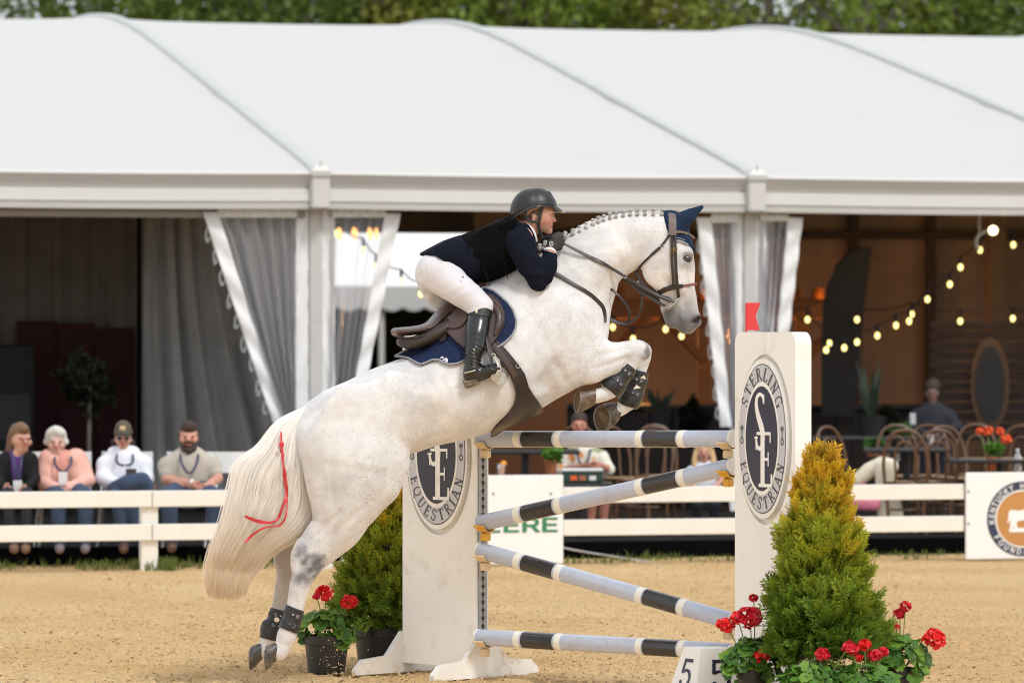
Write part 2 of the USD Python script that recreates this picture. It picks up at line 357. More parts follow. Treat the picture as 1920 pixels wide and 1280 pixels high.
M_skirt = mat('black_skirt_cloth', (.0025, .0025, .003), .95, .3, 6, spec=.03)
part(None, 'platform_floor', FF.m(rbox((30, 24, .05), .004, (4.5, 1.25 + 12, .125))), M_floor, kind='structure')
plat = thing('platform_skirt', 'black cloth skirt along the front of the viewing platform', 'skirt', FF((4.5, 1.2, 0)))
for i in range(8):
    xs = np.linspace(-10.5 + 3.75 * i, -10.5 + 3.75 * (i + 1) - .01, 70); zs = np.linspace(.0, .148, 4)
    G = np.array([[[x, 1.22 + .012 * math.sin(x * 31) + .01 * math.sin(x * 13.7), z] for z in zs] for x in xs])
    part(plat, 'skirt_panel', FF.m(sheet(G)), M_skirt, smooth=True)
# ================================================================ tent
M_vinyl = mat('white_tent_vinyl', (.485, .478, .452), .5, .015, .6, spec=.3)
M_vinyl2 = mat('valance_vinyl', (.535, .525, .50), .5, .03, 1.2, spec=.3)
M_alu = mat('grey_aluminium_beam', (.45, .46, .44), .45, .05, 3, metal=.15)
M_post = mat('grey_tent_post', (.50, .49, .47), .5, .06, 4)
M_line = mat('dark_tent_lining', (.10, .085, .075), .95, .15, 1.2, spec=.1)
M_wallb = mat('brown_rear_wall', (.40, .29, .215), .95, .18, .9, spec=.1, dirt=((.30, .21, .15), .6, .7))
tent = thing('marquee_tent', 'long white frame marquee with curved roof behind the arena fence', 'tent', TF((2, 6, 0)))
from scipy.interpolate import CubicSpline, PchipInterpolator
prof = CubicSpline([-.25, 0, 2.4, 4.8, 8.3, 10.65, 13, 15, 17, 20], [3.575, 3.63, 4.115, 4.60, 5.30, 5.745, 6.07, 6.2, 6.2, 5.95])
BAY = 4.56
ds = np.r_[-.25, 0, .4, .8, 1.2, 2, 2.8, 3.6, 4.4, 4.9, 5.05, 5.2, 5.5, 6, 7, 8, 9, 10, 11, 12, 12.6, 13.2, 13.8, 14.4, 15, 15.6, 16.2, 17, 18, 20]
for b in range(-2, 4):
    us = np.linspace(.0, 1, 17)
    G = np.array([[[b * BAY + .05 + (BAY - .1) * u, d, float(prof(d)) - (.05 * (1 - (2 * u - 1) ** 4) + .018 * math.exp(-((d - 5.1) / .35) ** 2)) * np.clip(d / 3, 0, 1)] for d in ds] for u in us])
    part(tent, 'roof_panel', TF.m(sheet(G)), M_vinyl, smooth=True)
    # gutter and valance: an overhanging fold, a lighter flat band, a lower hem
    pf = [(-.26, 3.60), (-.29, 3.57), (-.20, 3.44), (-.18, 3.435), (-.23, 3.43), (-.25, 3.30), (-.22, 3.295), (-.24, 3.29), (-.23, 3.225), (-.12, 3.225), (-.10, 3.5), (-.2, 3.6)]
    G = np.array([[[x, d, z - .012 * math.sin(math.pi * u)] for d, z in pf + pf[:1]] for u, x in zip(np.linspace(0, 1, 9), np.linspace(b * BAY + .09, (b + 1) * BAY - .09, 9))])
    part(tent, 'valance', TF.m(sheet(G)), M_vinyl2, smooth=20)
    # lining under the roof
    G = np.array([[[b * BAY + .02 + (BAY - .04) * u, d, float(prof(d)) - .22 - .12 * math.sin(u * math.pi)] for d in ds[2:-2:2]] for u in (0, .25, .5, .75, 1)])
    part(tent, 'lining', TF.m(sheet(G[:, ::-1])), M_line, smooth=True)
for b in range(-2, 5):
    a = b * BAY; dd = np.r_[-.25, np.linspace(0, 20, 50)]
    P = []
    for d in dd:
        z = float(prof(d)); P.append([[a - .06, d, z - .03], [a - .06, d, z + .035], [a - .04, d, z + .05], [a + .04, d, z + .05], [a + .06, d, z + .035], [a + .06, d, z - .03]])
    part(tent, 'roof_beam', TF.m(sheet(np.array(P))), M_alu, smooth=40)
    part(tent, 'post', TF.m(rbox((.125, .11, 3.3), .012, (a, .0, 1.8))), M_post)
    part(tent, 'bracket', TF.m(rbox((.19, .24, .38), .02, (a, -.20, 3.41))), M_vinyl2)
    part(tent, 'bracket_cap', TF.m(hull([(a - .10, -.34, 3.60), (a + .10, -.34, 3.60), (a - .10, -.1, 3.64), (a + .10, -.1, 3.64), (a - .05, -.30, 3.66), (a + .05, -.30, 3.66), (a - .10, -.34, 3.55), (a + .1, -.34, 3.55)])), M_alu)
    part(tent, 'bolt', TF.m(tube([[a, -.30, 3.62], [a, -.30, 3.70]], .012, 6)), M_post)
M_flap = mat('white_wall_flap', (.74, .74, .73), .5, .05, 3, .25, 14, .02)
for b in (-1, 0, 1, 2):
    for s, w0, w1 in ((-1, .068, .20), (1, .068, .20)):
        us, zs = np.linspace(0, 1, 6), np.linspace(.16, 3.3, 40)
        G = np.array([[[b * BAY + s * (w0 + (w1 - w0) * u), -.02 + .02 * math.sin(z * 9 + u * 4 + b) * u + .01 * math.sin(z * 23 + u * 8), z] for z in zs] for u in us])
        vv, ff = sheet(G); part(tent, 'wall_flap', TF.m(thick(vv, ff, np.tile([0, 1.0, 0], (len(vv), 1)), .006)), M_flap, smooth=True)
# rail under the valance in the left bay, rear and side walls
part(tent, 'header_rail', TF.m(rbox((BAY * 2 - .2, .05, .075), .008, (-BAY, -.02, 3.17))), mat('taupe_header_rail', (.36, .33, .30), .7, .06, 3))
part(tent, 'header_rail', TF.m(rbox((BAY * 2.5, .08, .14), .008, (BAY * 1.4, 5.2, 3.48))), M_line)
R0 = fl(602, 400, TF, 9.5)[0]; R1 = fl(890, 400, TF, 9.5)[0]; topz = fl(760, 437, TF, 9.5)[2]
def wall(x0, x1, z0, z1, d, mt, name='rear_wall', amp=.03, fr=2.3):
    xs = np.linspace(x0, x1, max(6, int((x1 - x0) * 12))); zs = np.linspace(z0, z1, 8)
    G = np.array([[[x, d + amp * math.sin(x * fr * 2.7) + amp * .6 * math.sin(x * fr * 6.1 + z * .5), z] for z in zs] for x in xs])
    return part(tent, name, TF.m(sheet(G)), mt, smooth=True)
wall(R1, 16, .15, 5.3, 9.5, M_wallb)
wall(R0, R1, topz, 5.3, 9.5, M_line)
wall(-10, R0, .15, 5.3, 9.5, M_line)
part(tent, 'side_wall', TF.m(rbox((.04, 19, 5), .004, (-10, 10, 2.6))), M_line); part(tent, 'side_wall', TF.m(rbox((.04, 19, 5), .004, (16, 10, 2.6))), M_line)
for px in (1600, 1745):                                     # inner wall studs and rails
    x = fl(px, 500, TF, 9.3)[0]
    part(tent, 'inner_post', TF.m(rbox((.12, .10, 4.6), .01, (x, 9.3, 2.4))), mat('inner_brown_post', (.10, .072, .056), .8, .1, 4))
part(tent, 'inner_rail', TF.m(rbox((9, .08, .10), .01, (fl(1600, 440, TF, 9.2)[0], 9.2, fl(1600, 441, TF, 9.2)[2]))), mat('inner_brown_post', (.1, .07, .055)))
xg = fl(1868, 500, TF, 6.0)[0]
part(tent, 'inner_post', TF.m(rbox((.20, .16, 4.0), .01, (xg, 6.0, 2.1))), mat('warm_brown_post', (.22, .15, .09), .8, .1, 4))
# dark drapes in the left bay
M_drape = mat('charcoal_drape', (.36, .355, .34), .9, .12, 4, spec=.15)
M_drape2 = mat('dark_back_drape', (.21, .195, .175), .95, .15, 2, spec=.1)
dr = thing('drape', 'charcoal drape with sweeping folds hanging behind the seated spectators', 'drape', TF(fl(420, 640, TF, 2.2)))
a0, a1 = fl(268, 400, TF, 2.2)[0], fl(575, 400, TF, 2.2)[0]
us, vs = np.linspace(0, 1, 420), np.linspace(0, 1, 46); G = []
for u in us:
    row = []
    for v_ in vs:
        z = 3.22 - (3.22 - .16) * v_
        sw = 1.0 * v_ ** 1.5 * min(1, u * 2.6)
        x = a0 + (a1 - a0) * u + sw * .62
        ph = u * 58 + 2.2 * math.sin(u * 7) + v_ * .6
        am = (.06 + .11 * v_) * (.55 + .45 * math.sin(u * 17 + 1) ** 2)
        row.append([x, 2.2 + am * math.sin(ph) + .02 * math.sin(ph * 2.3 + v_ * 3) - .2 * u * v_, z])
    G.append(row)
part(dr, 'cloth', TF.m(sheet(np.array(G))), M_drape, smooth=True)
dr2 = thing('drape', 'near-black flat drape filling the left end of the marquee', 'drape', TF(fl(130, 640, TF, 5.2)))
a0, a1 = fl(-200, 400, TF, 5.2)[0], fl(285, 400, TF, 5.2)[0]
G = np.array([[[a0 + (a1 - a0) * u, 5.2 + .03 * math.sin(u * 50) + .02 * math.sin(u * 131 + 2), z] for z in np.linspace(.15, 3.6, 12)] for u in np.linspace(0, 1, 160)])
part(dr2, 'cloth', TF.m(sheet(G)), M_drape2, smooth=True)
part(dr2, 'pole', TF.m(tube([[fl(262, 400, TF, 2.3)[0], 2.35, .15], [fl(262, 400, TF, 2.3)[0], 2.35, 3.3]], .022, 8)), M_skirt)
bx = fl(140, 605, TF, 4.6); x0, x1 = fl(30, 600, TF, 4.6)[0], fl(253, 600, TF, 4.6)[0]
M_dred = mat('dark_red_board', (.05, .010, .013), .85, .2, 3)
bp = thing('backdrop_board', 'dark red folding display board in the shaded left bay', 'display board', TF(((x0 + x1) / 2, 4.6, .15)))
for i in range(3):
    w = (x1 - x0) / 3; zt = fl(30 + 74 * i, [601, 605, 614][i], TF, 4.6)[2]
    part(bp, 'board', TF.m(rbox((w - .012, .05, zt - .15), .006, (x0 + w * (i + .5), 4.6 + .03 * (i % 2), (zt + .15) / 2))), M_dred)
xs0, xs1, zt = fl(-60, 640, TF, 3.6)[0], fl(58, 640, TF, 3.6)[0], fl(30, 646, TF, 3.6)[2]
M_spk = mat('black_cabinet', (.008, .008, .009), .7, .2, 5)
spk = thing('loudspeaker', 'tall black loudspeaker cabinet at the far left of the marquee', 'loudspeaker', TF(((xs0 + xs1) / 2, 3.6, .15)))
part(spk, 'cabinet', TF.m(rbox((xs1 - xs0, .6, zt - .15), .02, ((xs0 + xs1) / 2, 3.6, (zt + .15) / 2))), M_spk)
for zc in (.5, 1.1): part(spk, 'grille', TF.m(rbox((xs1 - xs0 - .1, .02, .5), .008, ((xs0 + xs1) / 2, 3.285, zc))), mat('grille', (.015, .015, .016), .5, .3, 60))
# clear roll-up curtains
M_clear = usdkit.material(stage, '/World/Looks/clear_vinyl', {'t': ('transparent_bsdf', {'color': (.93, .93, .94)}), 'gl': ('glossy_bsdf', {'color': (.9, .9, .9), 'roughness': .16}), 'fr': ('fresnel', {'IOR': 1.38}), 'd': ('diffuse_bsdf', {'color': (.78, .78, .79)}),
    'm': ('mix_closure', {}), 'm2': ('mix_closure', {'fac': .19})}, [('fr.fac', 'm.fac'), ('t.BSDF', 'm.closure1'), ('gl.BSDF', 'm.closure2'), ('m.closure', 'm2.closure1'), ('d.BSDF', 'm2.closure2')], surface='m2.closure')
M_tie = mat('curtain_lace_loop', (.45, .45, .44), .6, .1, 10)
def curtain(label, quad, border, waves, amp, seed, loops=(0, 0, 0)):
    """quad: top-left, top-right, bottom-right, bottom-left in the photograph, at the tent front; border: 'l' or 'r' or both"""
    q = [fl(x, y, TF, -.05) for x, y in quad]
    c = thing('clear_curtain', label, 'curtain', TF((q[0] + q[1]) / 2), 'clear curtains at the marquee posts')
    def pt(u, v_):
        # edges bow inwards as the cloth is gathered
        t = q[0] * (1 - u) + q[1] * u; b = q[3] * (1 - u) + q[2] * u
        return t * (1 - v_) + b * v_
    us, vs = np.linspace(0, 1, 120), np.linspace(0, 1, 40)
    G = []
    for u in us:
        G.append([pt(u, v_) + np.array([0, amp * (1 + .8 * v_) * (math.sin(u * waves * 2 * math.pi + seed + 1.2 * v_ + 1.6 * math.sin(u * 5 + seed)) * (.45 + .55 * math.sin(u * 9 + seed * 3 + v_ * 1.5) ** 2) + .4 * math.sin(u * waves * 5.3 + seed * 2 + v_ * 2)), 0]) for v_ in vs])
    part(c, 'clear_panel', TF.m(sheet(np.array(G))), M_clear, smooth=True)
    for side in border:
        u = 0 if side == 'l' else 1; sg_ = -1 if side == 'l' else 1
        P = [pt(u, v_) for v_ in np.linspace(0, 1, 40)]; w = .155
        G = np.array([[p + np.array([sg_ * w * k * (1 - .25 * v_), -.02 + .015 * math.sin(v_ * 30 + k * 3), 0]) for k in (-.02, .25, .5, .75, 1)] for p, v_ in zip(P, np.linspace(0, 1, 40))])
        vv, ff = sheet(G); part(c, 'white_border', TF.m(thick(vv, ff, np.tile([0, 1.0, 0], (len(vv), 1)), .008)), M_flap, smooth=True)
        for j in range(loops[0]):
            v_ = loops[1] + (loops[2] - loops[1]) * (j + .5) / loops[0]; p = pt(u, v_) + np.array([sg_ * w * (1 - .25 * v_), -.04, 0])
            part(c, 'lace_loop', TF.m(tube(spline(np.array([p, p + [sg_ * .016, 0, -.03 - .02 * math.sin(j * 2.3)], p + [sg_ * (.010 + .008 * math.sin(j * 5)), 0, -.15 - .06 * math.sin(j * 3.1)], p + [-sg_ * .012, 0, -.10]]), 9), .007, 5)), M_tie, smooth=60)
    hd = np.array([[pt(u, v_) + np.array([0, -.03 + .01 * math.sin(u * 40), 0]) for v_ in (-.02, .0, .025)] for u in np.linspace(0, 1, 40)])
    vv, ff = sheet(hd); part(c, 'header_band', TF.m(thick(vv, ff, np.tile([0, 1.0, 0], (len(vv), 1)), .008)), M_flap, smooth=True)
curtain('wide gathered clear vinyl curtain left of the first marquee post', [(408, 398), (556, 398), (556, 800), (535, 800)], 'l', 6, .038, 1.0, (9, .02, .93))
curtain('narrow clear curtain tied to the right side of the left marquee post', [(622, 400), (722, 400), (664, 720), (622, 720)], 'r', 5, .035, 2.0)
curtain('gathered clear curtain on the left of the right marquee post, by the horse\'s face', [(1332, 408), (1384, 408), (1384, 800), (1370, 800)], 'l', 4, .04, 3.0, (9, .05, .95))
curtain('short clear curtain on the right side of the right marquee post', [(1424, 408), (1477, 408), (1450, 690), (1424, 690)], 'r', 4, .05, 4.0)
# second white tent beyond the rear opening
t2 = thing('white_marquee', 'smaller white peaked tent with scalloped valance seen through the marquee', 'tent', W(720, 640, 80) * [1, 1, 0])
x0, x1, ze, zt = (430 - 960) / FPX * 80, (1000 - 960) / FPX * 80, W(0, 536, 80)[2], W(0, 380, 84)[2]
cx = (x0 + x1) / 2
M_vinyl3 = mat('bright_tent_vinyl', (.74, .74, .73), .5, .02, 1)
part(t2, 'roof', hull([(x0, 80, ze), (x1, 80, ze), (x0, 87, ze), (x1, 87, ze), (x0 + .8, 83.4, zt), (x1 - .8, 83.4, zt), (x0 + .8, 83.8, zt), (x1 - .8, 83.8, zt)]), M_vinyl3)
zb = W(0, 576, 80)[2]
n = 14
for i in range(n):
    a, b = x0 + (x1 - x0) * i / n, x0 + (x1 - x0) * (i + 1) / n
    P = [(a, ze), (b, ze)] + [(b - (b - a) * t, zb - .07 * math.sin(math.pi * t)) for t in np.linspace(0, 1, 9)]
    vv, ff = extrude(sg.Polygon(P), .03); part(t2, 'valance_scallop', (vv[:, [0, 2, 1]] * [1, -1, 1] + [0, 79.98, 0], ff), mat('grey_valance', (.42, .42, .43), .7, .05, 1))
for x in (x0 + .1, x1 - .1, cx):
    for y in (80.1, 86.9): part(t2, 'pole', tube([[x, y, 0], [x, y, ze]], .05, 8), M_post)
part(t2, 'back_wall', rbox((x1 - x0, .04, ze), .004, (cx, 86.8, ze / 2)), M_line); part(t2, 'ceiling', rbox((x1 - x0 - .1, 6.8, .03), .004, (cx, 83.5, ze - .06)), M_line)
for x in (x0 + .03, x1 - .03): part(t2, 'end_wall', rbox((.04, 6.8, ze), .004, (x, 83.5, ze / 2)), M_line)
# ================================================================ fence
M_fence = mat('white_fence_paint', (.64, .635, .59), .5, .04, 4, .06, 30, .004, dirt=((.55, .52, .45), .68, 5.0))
def fx(px, d=0.0): return fl(px, 960, FF, d)[0]
RAILS = [(.668, .535), (.392, .258)]
def fence(label, px0, px1, posts, joints=()):
    a, b = fx(px0), fx(px1)
    t = thing('rail_fence', label, 'fence', FF(((a + b) / 2, 0, 0)))
    cuts = [a] + [fx(j) for j in joints] + [b]
    for (zt, zb) in RAILS:
        for c0, c1 in zip(cuts[:-1], cuts[1:]):
            part(t, 'rail', FF.m(rbox((c1 - c0 - .006, .04, zt - zb), .006, ((c0 + c1) / 2, -.02, (zt + zb) / 2))), M_fence)
    for p in posts: part(t, 'post', FF.m(rbox((.14, .12, .74), .008, (fx(p), .062, .665 - .37))), M_fence)
fence('white two-rail arena fence in front of the seated spectators', -140, 638, (-60, 281, 610), (284,))
fence('white two-rail arena fence between the two sponsor boards', 1053, 1806, (1420,), (1430,))
M_board = mat('white_sponsor_board', (.69, .695, .70), .45, .03, 3, dirt=((.6, .6, .58), .7, 4.0))
M_green = mat('green_print', (.02, .17, .065), .6, .05); M_bolt = mat('grey_bolt', (.2, .2, .2), .5)
M_navyp = mat('navy_print', (.018, .030, .062), .55, .05); M_tan = mat('tan_orange_print', (.42, .20, .055), .55, .06)
def text_at(parent, s, fr, x, z, h, mt, y, bold=True, name='lettering', wid=None):
    v, f = as_vf(meshkit.text_mesh(s, h, .004, bold)); 
    if wid: v[:, 0] *= wid / v[:, 0].max()
    return part(parent, name, fr.m((np.stack([v[:, 0] + x, y - v[:, 2], v[:, 1] + z], 1), f[:, ::-1] if False else f)), mt, smooth=False)
b0, b1 = fx(638), fx(1052)
jd = thing('sponsor_board', 'white sponsor board with green lettering behind the left jump wing', 'sign board', FF(((b0 + b1) / 2, 0, 0)))
part(jd, 'panel', FF.m(rbox((b1 - b0, .03, .75), .006, ((b0 + b1) / 2, -.06, .40))), M_board)
tx0, tx1 = fx(858), fx(1041)
text_at(jd, 'DEERE', FF, tx0, fl(960, 997, FF, -.08)[2], .118, M_green, -.0762, True, wid=tx1 - tx0)
text_at(jd, 'JOHN', FF, fx(688), fl(700, 997, FF, -.08)[2], .118, M_green, -.0762, True, wid=fx(835) - fx(688))
gq = fl(690, 940, FF, -.08)
vv, ff = extrude(sg.box(-.17, -.06, .17, .12).buffer(.03), .004); part(jd, 'emblem', FF.m((np.stack([vv[:, 0] + gq[0], -.0762 - vv[:, 2], vv[:, 1] + gq[2]], 1), ff)), M_green)
for px, py in ((1033, 925), (925, 925)): part(jd, 'bolt', FF.m(ball(fl(px, py, FF, -.078), (.012, .005, .012), 1)), M_bolt)
part(jd, 'post', FF.m(rbox((.1, .1, .7), .006, (b1 - .2, .03, .35))), M_fence); part(jd, 'post', FF.m(rbox((.1, .1, .7), .006, (b0 + .2, .03, .35))), M_fence)
b0, b1 = fx(1806), fx(2260)
ky = thing('sponsor_board', 'white sponsor board with round navy and tan horse emblem at right edge', 'sign board', FF(((b0 + b1) / 2, 0, 0)))
part(ky, 'panel', FF.m(rbox((b1 - b0, .03, .75), .006, ((b0 + b1) / 2, -.06, .392))), M_board)
kc = fl(1917, 972, FF, -.08); KR = 70 * 38.4 / FPX
def disc(r, n=64): return sg.Point(0, 0).buffer(r, n)
def flat(parent, name, poly, fr, cx, cz, y, mt, th=.003):
    vv, ff = extrude(poly, th); return part(parent, name, fr.m((np.stack([vv[:, 0] + cx, y - vv[:, 2], vv[:, 1] + cz], 1), ff)), mt, smooth=False)
em = flat(ky, 'emblem', disc(KR), FF, kc[0], kc[2], -.0755, M_navyp)
flat(em, 'ring', disc(KR * .775).difference(disc(KR * .735)), FF, kc[0], kc[2], -.0785, M_board)
flat(em, 'disc', disc(KR * .735), FF, kc[0], kc[2], -.0785, M_tan)
def arc_text(s, r, h, a0, a1, up=True):
    ms = []
    for i, ch in enumerate(s):
        if ch == ' ': continue
        a = math.radians(a0 + (a1 - a0) * (i + .5) / len(s))
        v, f = as_vf(meshkit.text_mesh(ch, h, .003, True)); v = v.copy(); w = v[:, 0].max() - v[:, 0].min(); v[:, 0] -= v[:, 0].min() + w / 2; v[:, 1] -= h / 2
        v[:, 0] *= .92
        th = a - math.pi / 2 if up else a + math.pi / 2
        x = v[:, 0] * math.cos(th) - v[:, 1] * math.sin(th) + r * math.cos(a); y = v[:, 0] * math.sin(th) + v[:, 1] * math.cos(th) + r * math.sin(a)
        ms.append((np.stack([x, y, v[:, 2]], 1), f))
    return cat_(ms)
for s, a0, a1, up in (('KENTUCKY HORSE PARK', 190, -10, True), ('FOUNDATION', 208, 332, False)):
    vv, ff = arc_text(s, KR * .875, KR * .15, a0, a1, up); part(em, 'lettering', FF.m((np.stack([vv[:, 0] + kc[0], -.0785 - vv[:, 2], vv[:, 1] + kc[2]], 1), ff)), M_board, smooth=False)
hs = np.array([(-.52, .10), (-.50, .34), (-.42, .42), (-.1, .38), (.12, .42), (.30, .56), (.40, .64), (.46, .58), (.58, .46), (.54, .38), (.40, .42), (.32, .26), (.30, .0), (.34, -.26), (.26, -.26), (.22, -.02), (.14, .06), (-.12, .02), (-.22, -.04), (-.18, -.26), (-.27, -.26), (-.32, -.05), (-.36, -.26), (-.45, -.26), (-.42, .0), (-.43, .22), (-.47, .05), (-.56, -.06)]) * KR * .70
flat(em, 'horse_figure', unary_union([sg.Polygon(hs).buffer(.004), sg.box(-.50 * KR * .7, -.42 * KR * .7, .48 * KR * .7, -.26 * KR * .7)]), FF, kc[0] - .01, kc[2] - .02, -.0816, M_board)
for py in (921, 981): part(ky, 'bolt', FF.m(ball(fl(1816, py, FF, -.078), (.012, .005, .012), 1)), M_bolt)
part(ky, 'post', FF.m(rbox((.1, .1, .7), .006, (b0 + .2, .03, .35))), M_fence)
# grass tufts along the foot of the fence
rg = np.random.default_rng(3)
def blades(n, xr, yr, hr, seed):
    r = np.random.default_rng(seed); b = np.stack([r.uniform(*xr, n), r.uniform(*yr, n), np.zeros(n)], 1)
    k = meshkit.noise(np.stack([b[:, 0] * 2.1, b[:, 1] * 3, b[:, 2]], 1), 5); keep = k > .42; b = b[keep]; n = len(b)
    h = r.uniform(*hr, n) * (.5 + k[keep]); an = r.uniform(0, 6.3, n); w = .004 + .003 * r.random(n); le = r.normal(0, .35, (n, 2)) * h[:, None]
    d = np.stack([np.cos(an) * w, np.sin(an) * w, 0 * an], 1); tip = b + np.concatenate([le, h[:, None]], 1); mid = b + np.concatenate([le * .35, h[:, None] * .6], 1)
    V = np.stack([b - d, b + d, mid + d * .7, mid - d * .7, tip], 1).reshape(-1, 3); o = (np.arange(n) * 5)[:, None]
    return V, np.vstack([np.array([0, 1, 2]) + o, np.array([0, 2, 3]) + o, np.array([3, 2, 4]) + o])
M_grass = mat('grass_blades', (.13, .17, .035), .7, .45, 2.5, trans=.3)
g1 = blades(1500, (-.6, fx(640)), (.12, .95), (.02, .085), 1); g2 = blades(1500, (fx(1053), fx(2000)), (.3, 1.0), (.02, .07), 2); g3 = blades(700, (fx(250), fx(330)), (-.02, .2), (.04, .12), 4)
part(None, 'grass', FF.m(cat_([g1, g2, g3])), M_grass, smooth=False, label='green grass tufts along the foot of the fence', cat='grass', kind='stuff')
# loose white cord lying below the middle boards
cord = np.array([fl(x, y, FF, .5) for x, y in ((1055, 1026), (1090, 1033), (1140, 1041), (1190, 1049), (1250, 1054))])
part(None, 'cord', FF.m(tube(spline(cord, 30), .008, 6)), mat('pale_cord', (.4, .4, .4), .6), smooth=60, label='pale slack cord hanging across the black skirt below the fence', cat='cord')
# ================================================================ trees beyond the tent
M_bark = mat('grey_bark', (.10, .085, .07), .9, .3, 5)
M_leafs = [mat('leaf_mid_green', (.17, .235, .032), .6, .5, 1.2, trans=.35), mat('leaf_dark_green', (.11, .17, .024), .6, .5, 1.2, trans=.35), mat('leaf_spring_yellow', (.26, .27, .044), .6, .5, 1.2, trans=.35)]
def leaves(n, c, r, size, seed, zmin=-9):
    g = np.random.default_rng(seed)
    k = max(6, n // 55); cc = g.normal(0, 1, (k, 3)); cc *= (g.random(k) ** .4 / np.linalg.norm(cc, axis=1))[:, None]; cc = cc * np.asarray(r) * .85 + np.asarray(c)
    p = cc[g.integers(0, k, n)] + g.normal(0, 1, (n, 3)) * np.asarray(r) * .17
    a = g.normal(0, 1, (n, 3)); a /= np.linalg.norm(a, axis=1, keepdims=True); b = np.cross(a, g.normal(0, 1, (n, 3))); b /= np.linalg.norm(b, axis=1, keepdims=True)
    s = (size * g.uniform(.6, 1.3, n))[:, None]; nn = np.cross(a, b)
    V = np.stack([p - a * s, p + b * s * .55 + nn * s * .12, p + a * s, p - b * s * .55 + nn * s * .12], 1).reshape(-1, 3); o = (np.arange(n) * 4)[:, None]
    return V, np.vstack([np.array([0, 1, 2]) + o, np.array([0, 2, 3]) + o])
def tree(label, px, D, top, wid, nl, mk, seed, bare=False, size=.10):
    g = random.Random(seed); base = np.array([(px - 960) / FPX * D, D, 0])
    t = thing('tree', label, 'tree', base, 'trees behind the marquee')
    ms = []; H = top
    tr = np.array([base + [.25 * math.sin(z * .6 + seed), .2 * math.sin(z * .5 + 2 * seed), z] for z in np.linspace(0, H * .8, 9)])
    ms.append(tube(tr, np.linspace(.28, .07, 9), 8))
    for i in range(9 if not bare else 16):
        z0 = g.uniform(.28, .75); p0 = tr[int(z0 / .8 * 8) if z0 < .79 else 7]; an = g.uniform(0, 6.3); L = wid * g.uniform(.5, .95)
        P = spline(np.array([p0, p0 + [math.cos(an) * L * .5, math.sin(an) * L * .5, L * .35], p0 + [math.cos(an) * L, math.sin(an) * L, L * (.7 + g.random() * .4)]]), 7)
        ms.append(tube(P, np.linspace(.10, .025, 7), 5))
    part(t, 'trunk', ms, M_bark, smooth=60)
    cr = leaves(int(nl * 2.2), base + [0, 0, H * .66], (wid, wid, H * .36), size, seed)
    part(t, 'crown', cr, M_leafs[mk], smooth=False)
TR_ = [('dense mid green tree at the left edge behind the marquee roof', 90, 92, 13, 3.0, 5200, 1, 1, False), ('pale twiggy tree with thin foliage near the left roof arch', 300, 97, 13, 2.2, 3000, 2, 2, False),
       ('dark green tree above the left roof panel', 455, 90, 13.5, 2.7, 6000, 1, 3, False), ('broad mid green tree behind the centre of the marquee', 640, 94, 14, 3.0, 6500, 0, 4, False),
       ('yellow-green tree behind the middle roof arch', 830, 92, 13, 2.8, 5200, 2, 5, False), ('fresh green tree right of the middle roof arch', 1010, 90, 13, 2.4, 4800, 0, 6, False),
       ('dark leafy tree behind the right roof panel', 1150, 95, 13.5, 2.6, 5200, 1, 7, False), ('yellow-green tree beside the bare trunks', 1290, 91, 13, 2.2, 3900, 2, 8, False),
       ('sparse tree with bare grey trunk just coming into leaf', 1420, 89, 13.5, 2.2, 900, 0, 9, True), ('sparse grey-branched tree left of the right roof arch', 1535, 93, 13.5, 2.4, 1300, 1, 10, True),
       ('sparse leaning tree with sky between its grey limbs', 1620, 88, 13, 2.0, 1300, 0, 14, True),
       ('olive green tree above the right roof arch', 1720, 91, 13.5, 2.5, 4600, 2, 11, False), ('dark green tree at the right edge of the picture', 1880, 90, 13, 2.8, 5200, 1, 12, False)]
for a in TR_: tree(a[0], a[1], a[2], a[3], a[4], a[5], a[6], a[7], a[8])
part(None, 'far_woodland', (leaves(9000, (-3, 135, 6.5), (24, 5, 5.5), .33, 77)), M_leafs[0], smooth=False, label='distant woodland closing the view behind the trees', cat='woodland', kind='stuff')
# ================================================================ the horse
YAW = math.radians(9)
HS, HN = np.array([math.cos(YAW), math.sin(YAW), 0]), np.array([math.sin(YAW), -math.cos(YAW), 0])
HO = np.array([0, 24.6, 0.0])
HF = Frame(HO, HS, HN, (0, 0, 1))
CE = np.array([0, 0, CAMH]); PXM = 24.6 / FPX
def hp(px, py, l=0.0):
    d = np.array([(px - 960) / FPX, 1, (640 - py) / FPX])
    t = (l + (HO - CE) @ HN) / (d @ HN); q = CE + t * d
    return np.array([(q - HO) @ HS, l, q[2]])
def hw(px, py, l=0.0): return HF(hp(px, py, l))
def ci(px, py, r, w=None, l=0.0):
    """ball seen at (px, py) with r pixels radius and half width w metres"""
    p = hp(px, py, l); R = r * PXM
    return (*p, R, 1.0 if w is None else w / R)
def st(x0, y0, x1, y1, w=None, l=0.0):
    return ci((x0 + x1) / 2, (y0 + y1) / 2, math.hypot(x1 - x0, y1 - y0) / 2, w, l)

def dense(ch, m=4):
    """the same limb with more, smoothly interpolated stations"""
    from scipy.interpolate import PchipInterpolator
    C = np.array(ch); d = np.r_[0, np.cumsum(np.linalg.norm(np.diff(C[:, :3], axis=0), axis=1) + 1e-6)]
    W_ = C.copy(); W_[:, 4] = C[:, 3] * C[:, 4]
    R = PchipInterpolator(d, W_)(np.interp(np.linspace(0, len(d) - 1, m * (len(d) - 1) + 1), np.arange(len(d)), d))
    R[:, 4] /= R[:, 3]; return [tuple(r) for r in R]
hb = Body()
